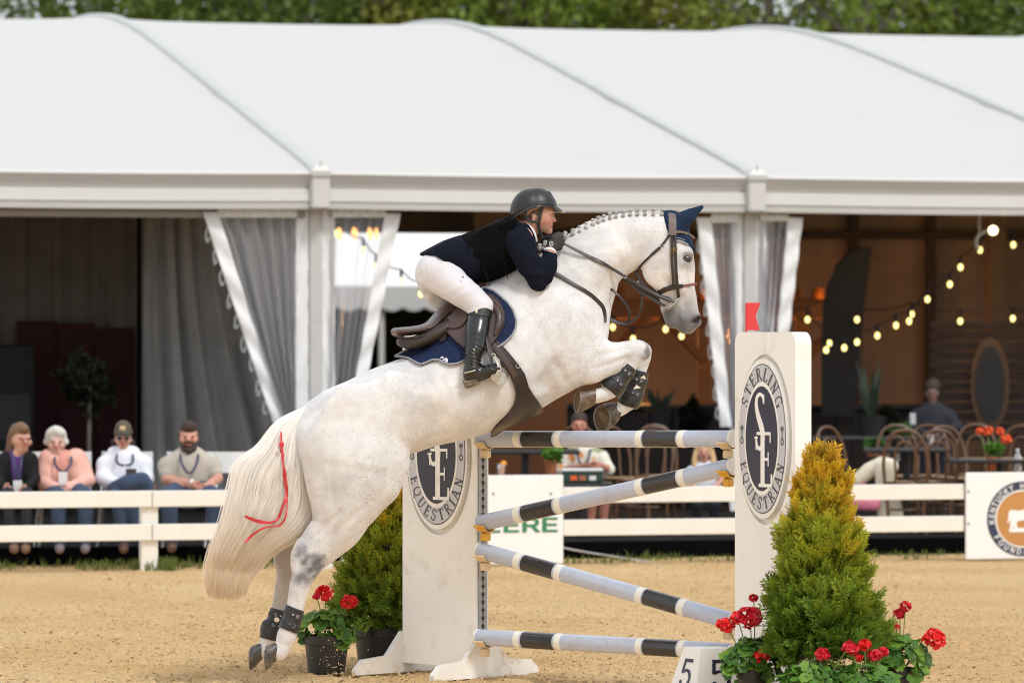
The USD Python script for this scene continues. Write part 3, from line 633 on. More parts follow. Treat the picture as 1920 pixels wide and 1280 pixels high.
# trunk: top edge, bottom edge, half width
trunk = [st(604, 757, 600, 890, .21), st(652, 716, 684, 902, .27), st(704, 690, 752, 858, .285), st(752, 672, 806, 839, .30), st(812, 640, 882, 820, .33),
         st(862, 592, 944, 802, .34), st(906, 538, 1002, 772, .32), st(958, 507, 1062, 738, .265), ci(1040, 608, 90, .235)]
hb.add(dense(trunk), .03, egg=.14)
hb.add([ci(1046, 602, 86, .235), ci(1062, 622, 70, .24)], .04)                          # breast and shoulders
hb.add(dense([st(985, 499, 1098, 640, .15), st(1018, 473, 1133, 590, .13), st(1046, 455, 1150, 546, .115), st(1090, 422, 1166, 523, .10), st(1135, 406, 1186, 510, .092), st(1185, 399, 1207, 492, .085), ci(1232, 436, 36, .08)]), .06)   # neck
for s in (1, -1):
    hb.add([ci(1010, 560, 26, .05, .165 * s), ci(1062, 610, 40, .06, .19 * s), ci(1092, 650, 34, .055, .17 * s)], .07)   # shoulder blade and its point
    hb.add([ci(1040, 640, 44, .06, .19 * s), ci(1060, 690, 36, .07, .165 * s)], .07)         # triceps
    hb.add([ci(665, 775, 56, .06, .235 * s), ci(640, 830, 60, .06, .235 * s), ci(625, 890, 44, .06, .2 * s)], .09)   # hindquarter muscles
    hb.add([ci(716, 905, 36, .07, .2 * s), ci(742, 868, 26, .05, .215 * s)], .08)              # stifle
    hb.add([ci(735, 722, 18, .04, .2 * s)], .10)                                           # hip bone
    hb.add([ci(792, 800, 26, .05, .335 * s)], .11, '-')                                       # flank hollow
    hb.add([ci(1022, 722, 13, .05, .275 * s), ci(1042, 690, 10, .04, .29 * s)], .06, '-')             # behind the elbow
    hb.add([ci(1150, 470, 16, .03, .098 * s), ci(1100, 520, 18, .03, .125 * s)], .06)            # neck muscle
    hb.add([ci(1206, 478, 9, .02, .1 * s), ci(1196, 505, 7, .02, .09 * s)], .04, '-')               # throat groove
# hind legs (near, far)
def hind(l, dx, dy, pts, base):
    L = [st(572, 868, 752, 872, .20, l * .8), st(578, 912, 730, 915, .165, l * .85), st(584, 948, 705, 945, .14, l * .9)]
    L += [st(*p[:4], p[4] * PXM, l * p[5]) for p in pts]
    hb.add(dense(L), .05)
NH = [(586, 980, 684, 982, 36, .92), (570, 1008, 654, 1010, 27, .93), (553, 1036, 622, 1038, 21, .94), (549, 1062, 600, 1064, 19.5, .93), (545.5, 1090, 584, 1091, 17, .92), (540, 1130, 571, 1132, 15, .9), (531, 1165, 561, 1168, 14.5, .88), (520, 1188, 556, 1191, 16, .87), (517, 1202, 546, 1213, 13, .86), (510, 1214, 538, 1229, 14, .85)]
FHL = [(556, 962, 640, 985, 36, .92), (541, 990, 600, 1010, 27, .93), (522, 1018, 578, 1034, 21, .94), (518, 1044, 568, 1050, 19.5, .93), (517.5, 1087, 556, 1089, 17, .92), (512.5, 1130, 543, 1132, 15, .9), (503, 1163, 534, 1167, 14.5, .88), (492, 1184, 527, 1190, 16, .87), (487, 1200, 515, 1211, 13, .86), (482, 1212, 508, 1226, 14, .85)]
hind(.185, 0, 0, NH, 0); hind(-.185, 0, 0, FHL, 0)
for s, dx, dy in ((1, 0, 0), (-1, -32, -4)):
    hb.add([ci(566 + dx, 1022 + dy, 10, None, .165 * s), ci(557 + dx, 1040 + dy, 11, None, .16 * s), ci(556 + dx, 1056 + dy, 10, None, .16 * s)], .03)    # point of hock
    hb.add([ci(552 if s > 0 else 524, 1092, 7, None, .165 * s), ci(544 if s > 0 else 516, 1140, 6.5, None, .16 * s)], .015)        # tendon
    hb.add([ci(563 + dx, 1076 + dy, 7, None, .18 * s)], .03)
# fore legs
NL, FL = .145, -.105
hb.add([ci(1068, 668, 50, .11, NL), ci(1108, 684, 34.5, .085, NL), ci(1142, 672, 28.5, .068, NL), ci(1171, 661, 21.5, .055, NL), ci(1194, 656, 19.5, .05, NL)], .05)   # near forearm
hb.add([ci(1088, 668, 20, .03, NL + .06), ci(1130, 672, 17, .02, NL + .05), ci(1150, 668, 10, .015, NL + .045)], .05)
hb.add([ci(1110, 702, 10, .02, NL + .06), ci(1150, 684, 7, .015, NL + .045)], .04)
hb.add([ci(1203, 655, 14, .045, NL), ci(1208, 662, 12, .04, NL)], .02)                              # near knee
hb.add([ci(1197, 666, 15, .045, NL), ci(1184, 682, 13, .038, NL), ci(1165, 706, 15, .04, NL), ci(1150, 724, 19, .048, NL)], .02)     # near cannon
hb.add([ci(1149, 728, 14, .042, NL), ci(1137, 738, 13, .04, NL), ci(1118, 742, 14, .045, NL)], .02)     # near pastern
hb.add([ci(1068, 672, 48, .10, FL), ci(1115, 682, 34, .075, FL), ci(1160, 668, 24, .06, FL), ci(1200, 660, 20, .05, FL)], .05)
hb.add([ci(1204, 660, 17.5, .05, FL), ci(1206, 672, 14, .045, FL), ci(1199, 696, 13, .038, FL), ci(1191, 726, 12.5, .036, FL), ci(1183, 750, 15, .043, FL)], .02)
hb.add([ci(1183, 751, 14.5, .043, FL), ci(1168, 764, 13, .042, FL), ci(1155, 770, 14, .046, FL)], .02)
# head
hb.add([ci(1256, 430, 34, .085), ci(1258, 470, 42, .095), ci(1262, 505, 42, .088), ci(1266, 538, 37, .072), ci(1274, 562, 33.5, .058), ci(1280, 582, 30, .054), ci(1288, 598, 25.5, .056), ci(1287, 606, 18, .048)], .02)
for s in (1, -1):
    hb.add([ci(1240, 485, 41, .035, .062 * s), ci(1241, 505, 38, .03, .058 * s)], .03)             # cheek
    hb.add([ci(1266, 508, 6, .012, .088 * s), ci(1276, 540, 5, .01, .068 * s)], .03)            # facial crest
    hb.add([ci(1287, 474, 13, .018, .082 * s)], .03)                                           # brow
    hb.add([ci(1287, 485.5, 10, .02, .104 * s)], .014, '-')                                      # eye socket
    hb.add([ci(1282, 493, 6, .012, .086 * s)], .02)
    hb.add([ci(1292, 460, 8, .014, .1 * s)], .03, '-')
    hb.add([ci(1302, 592, 11, .022, .042 * s), ci(1306, 604, 9, .02, .034 * s)], .02)                # nostril rim
    hb.add([ci(1309, 595.5, 4.4, .022, .048 * s), ci(1304, 600, 5.4, .026, .052 * s), ci(1298.5, 605, 3.8, .022, .052 * s)], .006, '-')
    hb.add([ci(1288, 575, 9, .014, .062 * s)], .03, '-')
    hb.add([ci(1271, 574, 1.8, .02, .06 * s), ci(1272, 592, 2.2, .03, .056 * s), ci(1273, 609, 3.2, .05, .045 * s)], .008, '-')       # mouth
hb.add([ci(1256, 577, 17, .045), ci(1259, 594, 15, .042), ci(1261, 601, 14.5, .04), ci(1266, 606, 9.5, .035)], .018)       # chin and lower lip
hb.add([ci(1286, 612, 15, .042), ci(1290, 614, 12, .038)], .014)                                   # upper lip
EARS = [[ci(1276, 421, 13.5, .03, .052), ci(1290, 408, 11, .028, .056), ci(1303, 397, 6, .014, .054), ci(1315.5, 388.5, 1.6, .004, .05)],
        [ci(1270, 421, 13.5, .03, -.052), ci(1282, 409, 11, .028, -.056), ci(1294, 399, 6, .014, -.05), ci(1303.5, 392.5, 1.6, .004, -.045)]]
HSTEP = .0085
for e in EARS: hb.add(e, .012)
hax = hb.grid(HSTEP); hD = hb.field(hax)
hv, hf_ = nets(hD, hax)
# near-side surface as a height over (s, z): tack is laid on it
def height_of(D, ax):
    ins = D < 0; n = D.shape[1]
    last = n - 1 - np.argmax(ins[:, ::-1], 1)
    anyi = ins.any(1); nx = np.minimum(last + 1, n - 1)
    i, k = np.indices(last.shape)
    a, b = D[i, last, k], D[i, nx, k]
    t = np.clip(a / np.where(a - b == 0, 1, a - b), 0, 1)
    return np.where(anyi, ax[1][last] + t * (ax[1][1] - ax[1][0]), -.0)
hH = height_of(hD, hax)
from scipy.ndimage import map_coordinates, gaussian_filter
hHs = gaussian_filter(np.maximum(hH, 0), 2.0)
def hh(s, z, smooth=True):
    H = hHs if smooth else hH
    r = map_coordinates(H, [np.atleast_1d((np.asarray(s, float) - hax[0][0]) / HSTEP), np.atleast_1d((np.asarray(z, float) - hax[2][0]) / HSTEP)], order=1, mode='nearest')
    return r if np.ndim(s) else float(r[0])
def on(px, py, off=0.0):
    """point on the near flank of the horse seen at this pixel"""
    l = 0.2
    for _ in range(4):
        p = hp(px, py, l); l = float(hh(p[0], p[2]))
    return hp(px, py, l + off)
def onw(px, py, off=0.0): return HF(on(px, py, off))
def along(pts, n, off=0.0, lat=None):
    """a smooth line over the flank through pixels"""
    P = spline(np.asarray(pts, float), n)
    return np.array([on(x, y, off) if lat is None else hp(x, y, lat) for x, y in P])
# coat colours: they belong to the animal (grey muzzle, knees, hock)
def spots(v, base, marks):
    c = np.tile(np.asarray(base, float), (len(v), 1))
    for (px, py, rad, colr, amt, l) in marks:
        p = hp(px, py, 0 if l is None else l); d = v - p
        if l is None: d = d.copy(); d[:, 1] = 0
        q = np.linalg.norm(d, axis=1) / (rad * PXM)
        q = q + (meshkit.fbm(v * 26, 3, 5) - .5) * .9
        w = np.clip((1.35 - q) / .7, 0, 1)[:, None]; w = w * w * (3 - 2 * w) * amt
        c = c * (1 - w) + np.asarray(colr) * w
    return c
GREY, DKG = (.23, .225, .225), (.075, .075, .08)
coat = spots(hv, (.635, .625, .61), [
    (1290, 606, 38, (.15, .15, .155), .92, None), (1262, 600, 28, (.13, .13, .135), .95, None), (1302, 560, 22, (.40, .39, .38), .5, None), (1302, 598, 16, (.13, .125, .13), .8, None), (1308, 596.5, 4.5, (.02, .010, .010), 1.0, None), (1303, 601, 5.0, (.02, .010, .010), 1.0, None), (1290, 566, 30, (.42, .41, .4), .5, None),
    (1287, 485, 13, (.05, .05, .055), 1.0, None), (1290, 500, 12, (.36, .35, .34), .6, None), (1283, 492, 20, (.42, .4, .39), .6, None), (1240, 530, 26, (.66, .58, .5), .5, None),
    (1206, 650, 13, (.17, .17, .18), .85, NL), (1211, 661, 16, (.12, .12, .13), .9, NL), (1195, 645, 9, (.25, .25, .26), .7, NL), (1208, 668, 16, (.40, .36, .32), .5, FL),
    (570, 1032, 17, (.10, .105, .12), .9, .18), (584, 1052, 24, (.085, .09, .10), .95, .18), (602, 1046, 15, (.10, .105, .12), .9, .18), (566, 1080, 20, (.11, .115, .125), .9, .18), (590, 1078, 12, (.13, .135, .145), .8, .18), (580, 1020, 24, (.38, .38, .40), .5, .18), (560, 1105, 20, (.50, .50, .52), .5, .17),
    (535, 1060, 40, (.36, .33, .30), .8, -.17), (527, 1112, 34, (.40, .36, .32), .75, -.17), (560, 1000, 40, (.42, .39, .36), .6, -.15),
    (640, 950, 60, (.56, .54, .53), .45, .2), (690, 880, 40, (.60, .58, .57), .4, .2), (596, 930, 30, (.5, .47, .44), .5, .1),
    (940, 575, 40, (.60, .58, .57), .5, .2), (1000, 600, 30, (.62, .60, .58), .4, .2), (780, 820, 34, (.62, .57, .52), .5, .25),
    (1198, 500, 20, (.60, .54, .47), .6, .09), (1036, 668, 5, (.45, .33, .30), .8, .26), (1040, 715, 18, (.62, .54, .47), .5, .22),
    (1112, 742, 14, (.62, .47, .36), .8, NL), (1165, 765, 12, (.66, .56, .44), .5, FL), (750, 850, 40, (.6, .55, .5), .4, .15)])
horse = thing('horse', 'flea-bitten grey horse in mid jump over the striped poles, front legs tucked', 'horse', HF((0, 0, 1.0)))
M_coat = vmat('horse_coat', rough=.62, spec=.25, bump=.10, bs=140., sheen=.25, flecks=True)
def hpart(parent, name, m, mt, **k): return part(parent, name, HF.m(m), mt, **k)
def emboss(v, f, lines):
    """muscle grooves and ridges on both flanks: (pixels, height m, width px)"""
    t = trimesh.Trimesh(v, f, process=False); n = np.array(t.vertex_normals); o = np.zeros(len(v))
    for pts, amp, wd in lines:
        P = np.array([hp(x, y, .15)[[0, 2]] for x, y in spline(np.array(pts, float), 6 * len(pts))])
        q = v[:, [0, 2]]; d2 = np.full(len(v), 9.0)
        for a, b in zip(P[:-1], P[1:]):
            e = b - a; t_ = np.clip(((q - a) @ e) / (e @ e + 1e-12), 0, 1); d2 = np.minimum(d2, ((q - a - t_[:, None] * e) ** 2).sum(1))
        ends = np.minimum(np.linalg.norm(q - P[0], axis=1), np.linalg.norm(q - P[-1], axis=1)) / (wd * PXM * 2)
        o += amp * np.exp(-d2 / (wd * PXM) ** 2) * np.clip(ends, 0, 1) * np.clip(np.abs(n[:, 1]) * 2 - .3, 0, 1)
    sg_ = 1 if t.volume > 0 else -1
    return v + n * sg_ * o[:, None]
hv = emboss(hv, hf_, [
    ([(1108, 668), (1140, 661), (1185, 649)], -.006, 5), ([(1098, 694), (1145, 679), (1182, 667)], -.006, 5), ([(1120, 682), (1150, 671), (1178, 660)], .004, 4),
    ([(1018, 500), (1062, 545), (1100, 590), (1124, 632)], -.007, 10), ([(1190, 520), (1160, 552), (1130, 592)], -.006, 6), ([(1060, 560), (1050, 610), (1062, 660)], .006, 12), ([(1100, 640), (1112, 660), (1096, 690)], -.006, 6),
    ([(652, 745), (622, 810), (612, 880), (624, 960)], -.008, 9), ([(720, 740), (690, 800), (672, 880), (668, 950)], -.006, 14), ([(768, 850), (748, 832), (738, 795), (742, 760)], -.010, 9), ([(772, 846), (800, 815), (818, 770)], -.006, 10),
    ([(1000, 600), (1026, 660), (1062, 726)], -.009, 9), ([(1040, 735), (1010, 752)], -.006, 6), ([(1075, 700), (1060, 712), (1052, 724)], -.006, 5),
    ([(850, 690), (858, 740), (850, 790)], -.0025, 6), ([(880, 680), (890, 740), (884, 790)], -.0025, 6), ([(912, 700), (920, 750), (914, 790)], -.0025, 6),
    ([(1252, 512), (1268, 522), (1285, 548)], .004, 4), ([(1244, 525), (1262, 535), (1278, 560)], -.004, 4), ([(1210, 470), (1204, 492), (1212, 524)], -.006, 5), ([(1291, 500), (1296, 545)], -.004, 4),
    ([(1150, 430), (1175, 450), (1190, 480)], -.005, 8), ([(1085, 450), (1130, 480), (1172, 500)], .004, 10), ([(700, 930), (660, 965), (610, 1010)], -.006, 7), ([(640, 950), (600, 990), (572, 1020)], -.006, 6), ([(556, 1085), (548, 1130)], -.003, 3), ([(566, 1085), (557, 1130)], .002, 3)])
body_v, body_f = HF.m((hv, hf_))
body = part(horse, 'body', (body_v, body_f), M_coat, col=coat)
M_eye = mat('horse_eye', (.012, .008, .006), .12, 0, coat=1.0)
M_hoof = mat('dark_hoof_horn', (.05, .045, .042), .45, .5, 30, .25, 60, .004, dirt=((.2, .15, .10), .5, 25.0))
M_hooft = mat('striped_hoof_horn', (.10, .062, .038), .45, .8, 22, .2, 50, .004)
M_sole = mat('hoof_sole', (.13, .095, .06), .8, .6, 24, .5, 60, .01)
M_shoe = mat('steel_horseshoe', (.20, .185, .16), .5, .4, 30, metal=.5)
for s in (1, -1): hpart(body, 'eye', ball(hp(1287.5, 485.5, .0835 * s), (.030, .016, .022)), M_eye)
def hoof(c0, c1, up, r0, r1, mt, sole_n, near=True):
    """coronet centre c0, sole centre c1 (local), toe direction up, radii, outward normal of the sole"""
    n = nrm(sole_n); t = nrm(np.asarray(up) - n * np.dot(up, n)); b = np.cross(n, t)
    ax0 = nrm(c0 - c1)
    g = np.linspace(0, 2 * np.pi, 28, endpoint=False)
    shape = np.stack([np.cos(g) * np.where(np.cos(g) > 0, 1.12, .92), np.sin(g) * .92], 1)
    rings = []
    for q, (kk) in enumerate(np.linspace(0, 1, 6)):
        c = c0 * (1 - kk) + c1 * kk; r = r0 * (1 - kk) + r1 * kk * (1 + .0 * kk) + .003 * math.sin(kk * 3.1)
        rings.append(c + shape[:, :1] * t * r + shape[:, 1:] * b * r * .95)
    for rr, dd in ((.97, .001), (.80, -.001), (.74, -.008), (0.0, -.010)):
        rings.append(c1 + n * dd + shape[:, :1] * t * r1 * rr + shape[:, 1:] * b * r1 * rr * .95)
    rings = np.array(rings); k, m = rings.shape[:2]
    i, j = np.meshgrid(np.arange(k - 1), np.arange(m), indexing='ij')
    q = np.stack([i * m + j, i * m + (j + 1) % m, (i + 1) * m + (j + 1) % m, (i + 1) * m + j], -1).reshape(-1, 4)
    F = np.vstack([q[:, [0, 1, 2]], q[:, [0, 2, 3]]]); V = rings.reshape(-1, 3)
    wall = F[(F < 7 * m).all(1)]; sole = F[~(F < 7 * m).all(1)]
    h = hpart(horse, 'hoof', (V, wall), mt, smooth=40)
    hpart(h, 'sole', (V, sole), M_sole, smooth=40)
    a = np.linspace(-2.35, 2.35, 25)
    P = c1 + n * .004 + np.cos(a)[:, None] * np.where(np.cos(a) > 0, 1.12, .92)[:, None] * t * r1 * .9 + np.sin(a)[:, None] * .9 * .92 * b * r1
    hpart(h, 'horseshoe', ribbon(P, n, .013, .006), M_shoe)
# near fore, far fore, near hind, far hind
hoof(hp(1113, 742, NL), hp(1084, 750, NL), (.1, .1, -1), .050, .064, M_hooft, (-1, .16, .10))
hoof(hp(1153, 771, FL), hp(1130, 782, FL), (-.35, .15, -1), .056, .077, M_hoof, (-.80, .55, -.05))
hoof(hp(521, 1217, .155), hp(499, 1231, .155), (.12, 0, -1), .046, .066, M_hoof, (-1, -.22, -.02))
hoof(hp(491, 1218, -.155), hp(470, 1232, -.155), (.08, 0, -1), .046, .064, M_hoof, (-1, -.20, -.02))
# mane: a row of button braids with the roached hair between them
M_mane = mat('braided_mane', (.36, .345, .33), .7, .55, 120, .6, 200, .004)
M_mane2 = mat('mane_roots', (.60, .57, .53), .75, .3, 60, .4, 200, .004)
BR = [(1047, 447, 4.4), (1060, 440, 4.6), (1074, 435, 4.6), (1087.5, 429.5, 4.6), (1100, 423, 4.8), (1112, 416.5, 4.8), (1122, 411.5, 4.6), (1132.5, 408, 4.2), (1144, 403.5, 4.4), (1155.6, 401.5, 4.0), (1169, 399.5, 3.8), (1182, 397, 3.8), (1195.6, 396.5, 3.8), (1210, 396.2, 3.8), (1225.6, 396, 3.9), (1242, 396.5, 3.8), (1012, 463, 4.6), (1022, 457, 4.4)]
for q, (x, y, r) in enumerate(BR):
    rr = random.Random(q); ms = []
    up = (-.2, -1) if x < 1150 else (.05, -1)
    for (dx, dy, k) in ((0, 0, 1.0), (-.5, 7.2 if x > 1085 else 5.0, .95)):
        c = hp(x + dx + rr.uniform(-.5, .5), y + dy - 2.5, .018 + (.03 if dy > 1 else 0))
        v, f = ball(c, np.array([1.0, 1.1, 1.0]) * r * PXM * k, 2)
        d = v - c; v = c + d * (1 + .16 * np.sin(9 * np.arctan2(d[:, 2], d[:, 0]) + 60 * d[:, 1]) [:, None])
        ms.append((v, f))
    hpart(horse, 'mane_braid', ms, M_mane, smooth=60)
crest = spline(np.array([(1008, 468), (1047, 452), (1074, 440), (1100, 428), (1122, 416), (1144, 408), (1169, 402.5), (1195, 399.5), (1243, 399)]), 60)
hpart(horse, 'mane_roots', tube(np.array([hp(x, y, .012) for x, y in crest]), 2.6 * PXM * (1 + .35 * np.sin(np.arange(60) * 2.1)), 8), M_mane2, smooth=60)
# tail: a fleshy dock inside and long hair
TL = np.array([(592, 757), (570, 763), (555, 769), (522, 787), (499, 813), (478, 840), (454, 858), (441, 876), (433, 908), (423, 950), (411, 990), (400, 1018), (390, 1050), (385, 1078), (386, 1096), (391, 1110)], float)
TR = np.array([(592, 762), (584, 775), (578, 795), (575, 825), (578, 850), (588, 884), (595, 918), (597, 948), (588, 977), (568, 1000), (534, 1022), (506, 1042), (484, 1066), (468, 1086), (464, 1098), (462, 1108)], float)
def tail_xy(u, t):
    a = spline(TL, 60); b = spline(TR, 60)
    return a * (1 - u) + b * u
ta, tb = spline(TL, 60), spline(TR, 60)
rg = np.random.default_rng(7)
NS, NP = 12000, 24
u = rg.beta(.85, .85, NS); lay = rg.uniform(-1, 1, NS)
tt = np.linspace(0, 1, NP)
clump = np.floor(u * 60 + rg.normal(0, .35, NS)) / 60 + .008
pts, wid, cols = [], [], []
for i in range(NS):
    t0 = 0 if rg.random() < .7 else rg.uniform(0, .25); t1 = 1 + rg.normal(0, .045) - (rg.uniform(0, .25) if rg.random() < .25 else 0); t1 = min(t1 - abs(rg.normal(0, .05)), 1.0)
    ts = t0 + (t1 - t0) * tt; endj = rg.normal(0, 6)
    k = np.clip(ts, 0, 1) * 59; i0 = np.clip(k.astype(int), 0, 58); w = (k - i0)[:, None]
    A = ta[i0] * (1 - w) + ta[i0 + 1] * w; B = tb[i0] * (1 - w) + tb[i0 + 1] * w
    uu = u[i] + (clump[i] - u[i]) * .28 * ts + .022 * np.sin(ts * 6 + clump[i] * 40 + i * .0004) * ts
    fly = rg.random() < .03; ph = rg.uniform(0, 6.3); uu = np.clip(uu + rg.normal(0, .040 if fly else .013) * ts * 1.6 + .009 * np.sin(ts * rg.uniform(4, 11) + ph) * ts, -.06, 1.05)[:, None]
    P = A * (1 - uu) + B * uu; P[:, 1] += (8 * np.sin(np.pi * np.clip(uu[:, 0], 0, 1)) + endj) * np.clip(ts, 0, 1.1) ** 5
    hw_ = .02 + .10 * np.sin(np.clip(ts * 1.15, 0, 1) * math.pi) ** .6
    l = lay[i] * hw_ * np.sqrt(np.clip(1 - (2 * uu[:, 0] - 1) ** 2, .02, 1)) + .03 * ts + .05 * np.clip(ts * 3, 0, 1)
    pts.append(np.array([hp(P[q, 0], P[q, 1], l[q]) for q in (0,)] * 0) if False else np.stack([P[:, 0], P[:, 1], l], 1))
    wid.append(np.linspace(.0025, .0008, NP)); 
    yel = np.clip((ts - .55) / .45, 0, 1)[:, None] * (.55 + .45 * np.sin(clump[i] * 31) ** 2)
    base = np.array([.97, .935, .88]) * rg.uniform(.82, 1.08) * (.97 + .03 * math.sin(clump[i] * 90))
    cols.append(base * (1 - yel) + np.array([.68, .50, .28]) * yel)
pts = np.concatenate(pts); wid = np.concatenate(wid); cols = np.concatenate(cols)
d = np.stack([(pts[:, 0] - 960) / FPX, np.ones(len(pts)), (640 - pts[:, 1]) / FPX], 1)
tq = (pts[:, 2] + (HO - CE) @ HN) / (d @ HN); wpts = CE + tq[:, None] * d - horse.loc
tp = f'{horse.path}/{numbered(horse.path, "tail")}'
bc = UsdGeom.BasisCurves.Define(stage, tp); bc.CreateTypeAttr('linear')
bc.CreateCurveVertexCountsAttr(Vt.IntArray.FromNumpy(np.full(NS, NP, np.int32))); bc.CreatePointsAttr(Vt.Vec3fArray.FromNumpy(wpts.astype(np.float32)))
bc.CreateWidthsAttr(Vt.FloatArray.FromNumpy(wid.astype(np.float32))); bc.SetWidthsInterpolation('vertex')
UsdGeom.PrimvarsAPI(bc).CreatePrimvar('coat', Sdf.ValueTypeNames.Color3fArray, 'vertex').Set(Vt.Vec3fArray.FromNumpy(cols.astype(np.float32)))
M_tail = usdkit.material(stage, '/World/Looks/tail_hair', {'a': ('attribute', {'attribute': 'coat'}), 'p': ('principled_bsdf', {'roughness': .5, 'specular_ior_level': .35}), 't': ('translucent_bsdf', {}), 'm': ('mix_closure', {'fac': .35})},
    [('a.color', 'p.base_color'), ('a.color', 't.color'), ('p.BSDF', 'm.closure1'), ('t.BSDF', 'm.closure2')], surface='m.closure')
UsdShade.MaterialBindingAPI.Apply(bc.GetPrim()).Bind(M_tail)
hb2 = Body(); hb2.add([ci(594, 772, 12, .03), ci(566, 790, 15, .035), ci(530, 812, 15, .03), ci(500, 850, 12, .025), ci(488, 900, 7, .015)], .02)
dax = hb2.grid(.01); dv, df = nets(hb2.field(dax), dax)
hpart(horse, 'tail_dock', (dv, df), mat('tail_dock_hair', (.60, .55, .49), .7, .2, 40, .4, 150, .004), smooth=True)
# red ribbon tied into the tail
M_red = mat('red_ribbon_satin', (.50, .022, .03), .4, .15, 40, sheen=.3)
rib = thing('tail_ribbon', 'thin red ribbon with two loose ends tied in the grey horse\'s tail', 'ribbon', hw(528, 850, .2))
def rpath(p, l, n=40): return np.array([hp(x, y, l - .07 * max(0, 1 - q / 9) + .022 * math.sin(q * .62 + .4)) for q, (x, y) in enumerate(spline(np.array(p, float), n))])
for p, w in (([(527, 809), (528, 835), (531, 868), (535, 905), (536, 930), (528, 955), (517, 976), (497, 979), (478, 975), (459, 967)], 7), ([(528, 835), (533, 870), (538, 915), (538, 950), (533, 974), (524, 984), (505, 987), (487, 993), (472, 1004), (459, 1016)], 4.6)):
    P = rpath(p, .20); N = np.stack([.9 * np.sin(np.arange(40) * .45), np.ones(40), .3 * np.cos(np.arange(40) * .25)], 1)
    part(rib, 'ribbon_end', HF.m(ribbon(P, N, w * PXM * np.interp(np.arange(40), [0, 6, 11, 16, 20, 25, 29, 34, 39], [.4, 1, .75, 1.05, .6, 1.0, .55, 1.0, .9]), .002)), M_red, smooth=60)
part(rib, 'knot', HF.m(ball(hp(528, 833, .2), (.014, .012, .02))), M_red, smooth=True)
# boots on the legs
def leg_shell(chainpts, off, cut0, cut1, k=.012, step=.0055, extra=()):
    """shell of thickness off about a leg between two planes (point, normal pointing into the kept part)"""
    B = Body(); B.add(chainpts, k)
    for e in extra: B.add(e, k)
    ax = B.grid(step, None, None); ax = [np.arange(a[0] - .03, a[-1] + .03, step, dtype=np.float32) for a in ax]
    D = B.field(ax) - off
    for p, n in (cut0, cut1):
        n = nrm(n); q = (ax[0][:, None, None] - p[0]) * n[0] + (ax[1][None, :, None] - p[1]) * n[1] + (ax[2][None, None, :] - p[2]) * n[2]
        D = np.maximum(D, -q)
    return nets(D.astype(np.float32), ax)
M_boot = mat('black_leg_boot', (.014, .014, .015), .38, .25, 30, .15, 80, .003)
M_bstrap = mat('boot_strap_webbing', (.02, .02, .022), .6, .3, 60)
M_bprint = mat('boot_strap_grey_print', (.32, .32, .33), .6, .2, 60)
M_stud = mat('boot_stud', (.75, .74, .72), .3, .05)
def leg_boot(label, chainpts, top, bot, cup, straps, l, printx, windows=()):
    b = thing('leg_boot', label, 'leg boot', HF(hp(*top, l)), 'black boots on the horse\'s legs')
    pt, pb = hp(*top, l), hp(*bot, l); ax = nrm(pb - pt); L = np.linalg.norm(pb - pt)
    part(b, 'shell', HF.m(leg_shell(chainpts, .008, (pt, ax), (pb, -ax), extra=[cup])), M_boot, smooth=True)
    for q, s in enumerate(straps):
        c = pt + ax * L * s
        sp = part(b, 'strap', HF.m(leg_shell(chainpts, .0102, (c - ax * .013, ax), (c + ax * .013, -ax), extra=[cup])), M_bstrap, smooth=40)
        e = nrm(np.cross(ax, [0, 1, 0])) * printx
        # grey print and a stud on the near face
        cc = c + e * .012
        for w in (-.007, 0, .007):
            P = [cc + e * a + ax * w for a in (-.004, .004, .012)]
            P = np.array([[p_[0], surf_l(chainpts, p_, .0128, [cup]), p_[2]] for p_ in P])
            part(sp, 'print', HF.m(ribbon(P, (0, 1, 0), .003, .002)), M_bprint)
        s_ = c - e * .012; s_[1] = surf_l(chainpts, s_, .012, [cup])
        part(b, 'stud', HF.m(ball(s_, (.004, .003, .004), 1)), M_stud, smooth=True)
    return b
def surf_l(chainpts, p, off, extra=()):
    ls = np.linspace(p[1] - .12, p[1] + .14, 120); B = np.full(120, 9.0)
    for ch in [chainpts, *extra]:
        ch = [tuple(c) if len(c) == 5 else (*c, 1.0) for c in ch]
        B = np.minimum(B, chain_d(ch, np.full(120, p[0]), ls, np.full(120, p[2])))
    ok = np.where(B - off < 0)[0]
    return ls[ok[-1]] if len(ok) else p[1]
nc = [ci(1197, 666, 15, .045, NL), ci(1184, 682, 13, .038, NL), ci(1165, 706, 15, .04, NL), ci(1150, 724, 19, .048, NL)]
leg_boot('black boot with strap prints on the near foreleg folded against the elbow', nc, (1181, 686), (1143, 734), [ci(1146, 724, 18, .052, NL), ci(1152, 722, 18, .052, NL)], (.22, .62), NL, 1)
fc = [ci(1206, 672, 14, .045, FL), ci(1199, 696, 16, .042, FL), ci(1191, 726, 16.5, .044, FL), ci(1182, 749, 18, .05, FL)]
bf = leg_boot('black open-front boot with cream gaps on the far foreleg above its upturned hoof', fc, (1199, 695), (1179, 763), [ci(1180, 751, 18.5, .055, FL), ci(1186, 742, 17, .05, FL)], (.25, .62), FL, 1)
M_fleece = mat('cream_boot_gap', (.72, .66, .55), .8, .1, 40)
for tri in ([(1197, 708), (1205, 703), (1209, 711)], [(1184, 729), (1190, 721), (1199, 727)]):
    V = []
    for d_ in (-.004, .004):
        for (x, y) in tri:
            p_ = hp(x, y, FL); p_[1] = surf_l(fc, p_, .0105, [[ci(1180, 751, 18.5, .055, FL), ci(1186, 742, 17, .05, FL)]]) + d_; V.append(p_)
    part(bf, 'gap', HF.m(hull(V)), M_fleece)
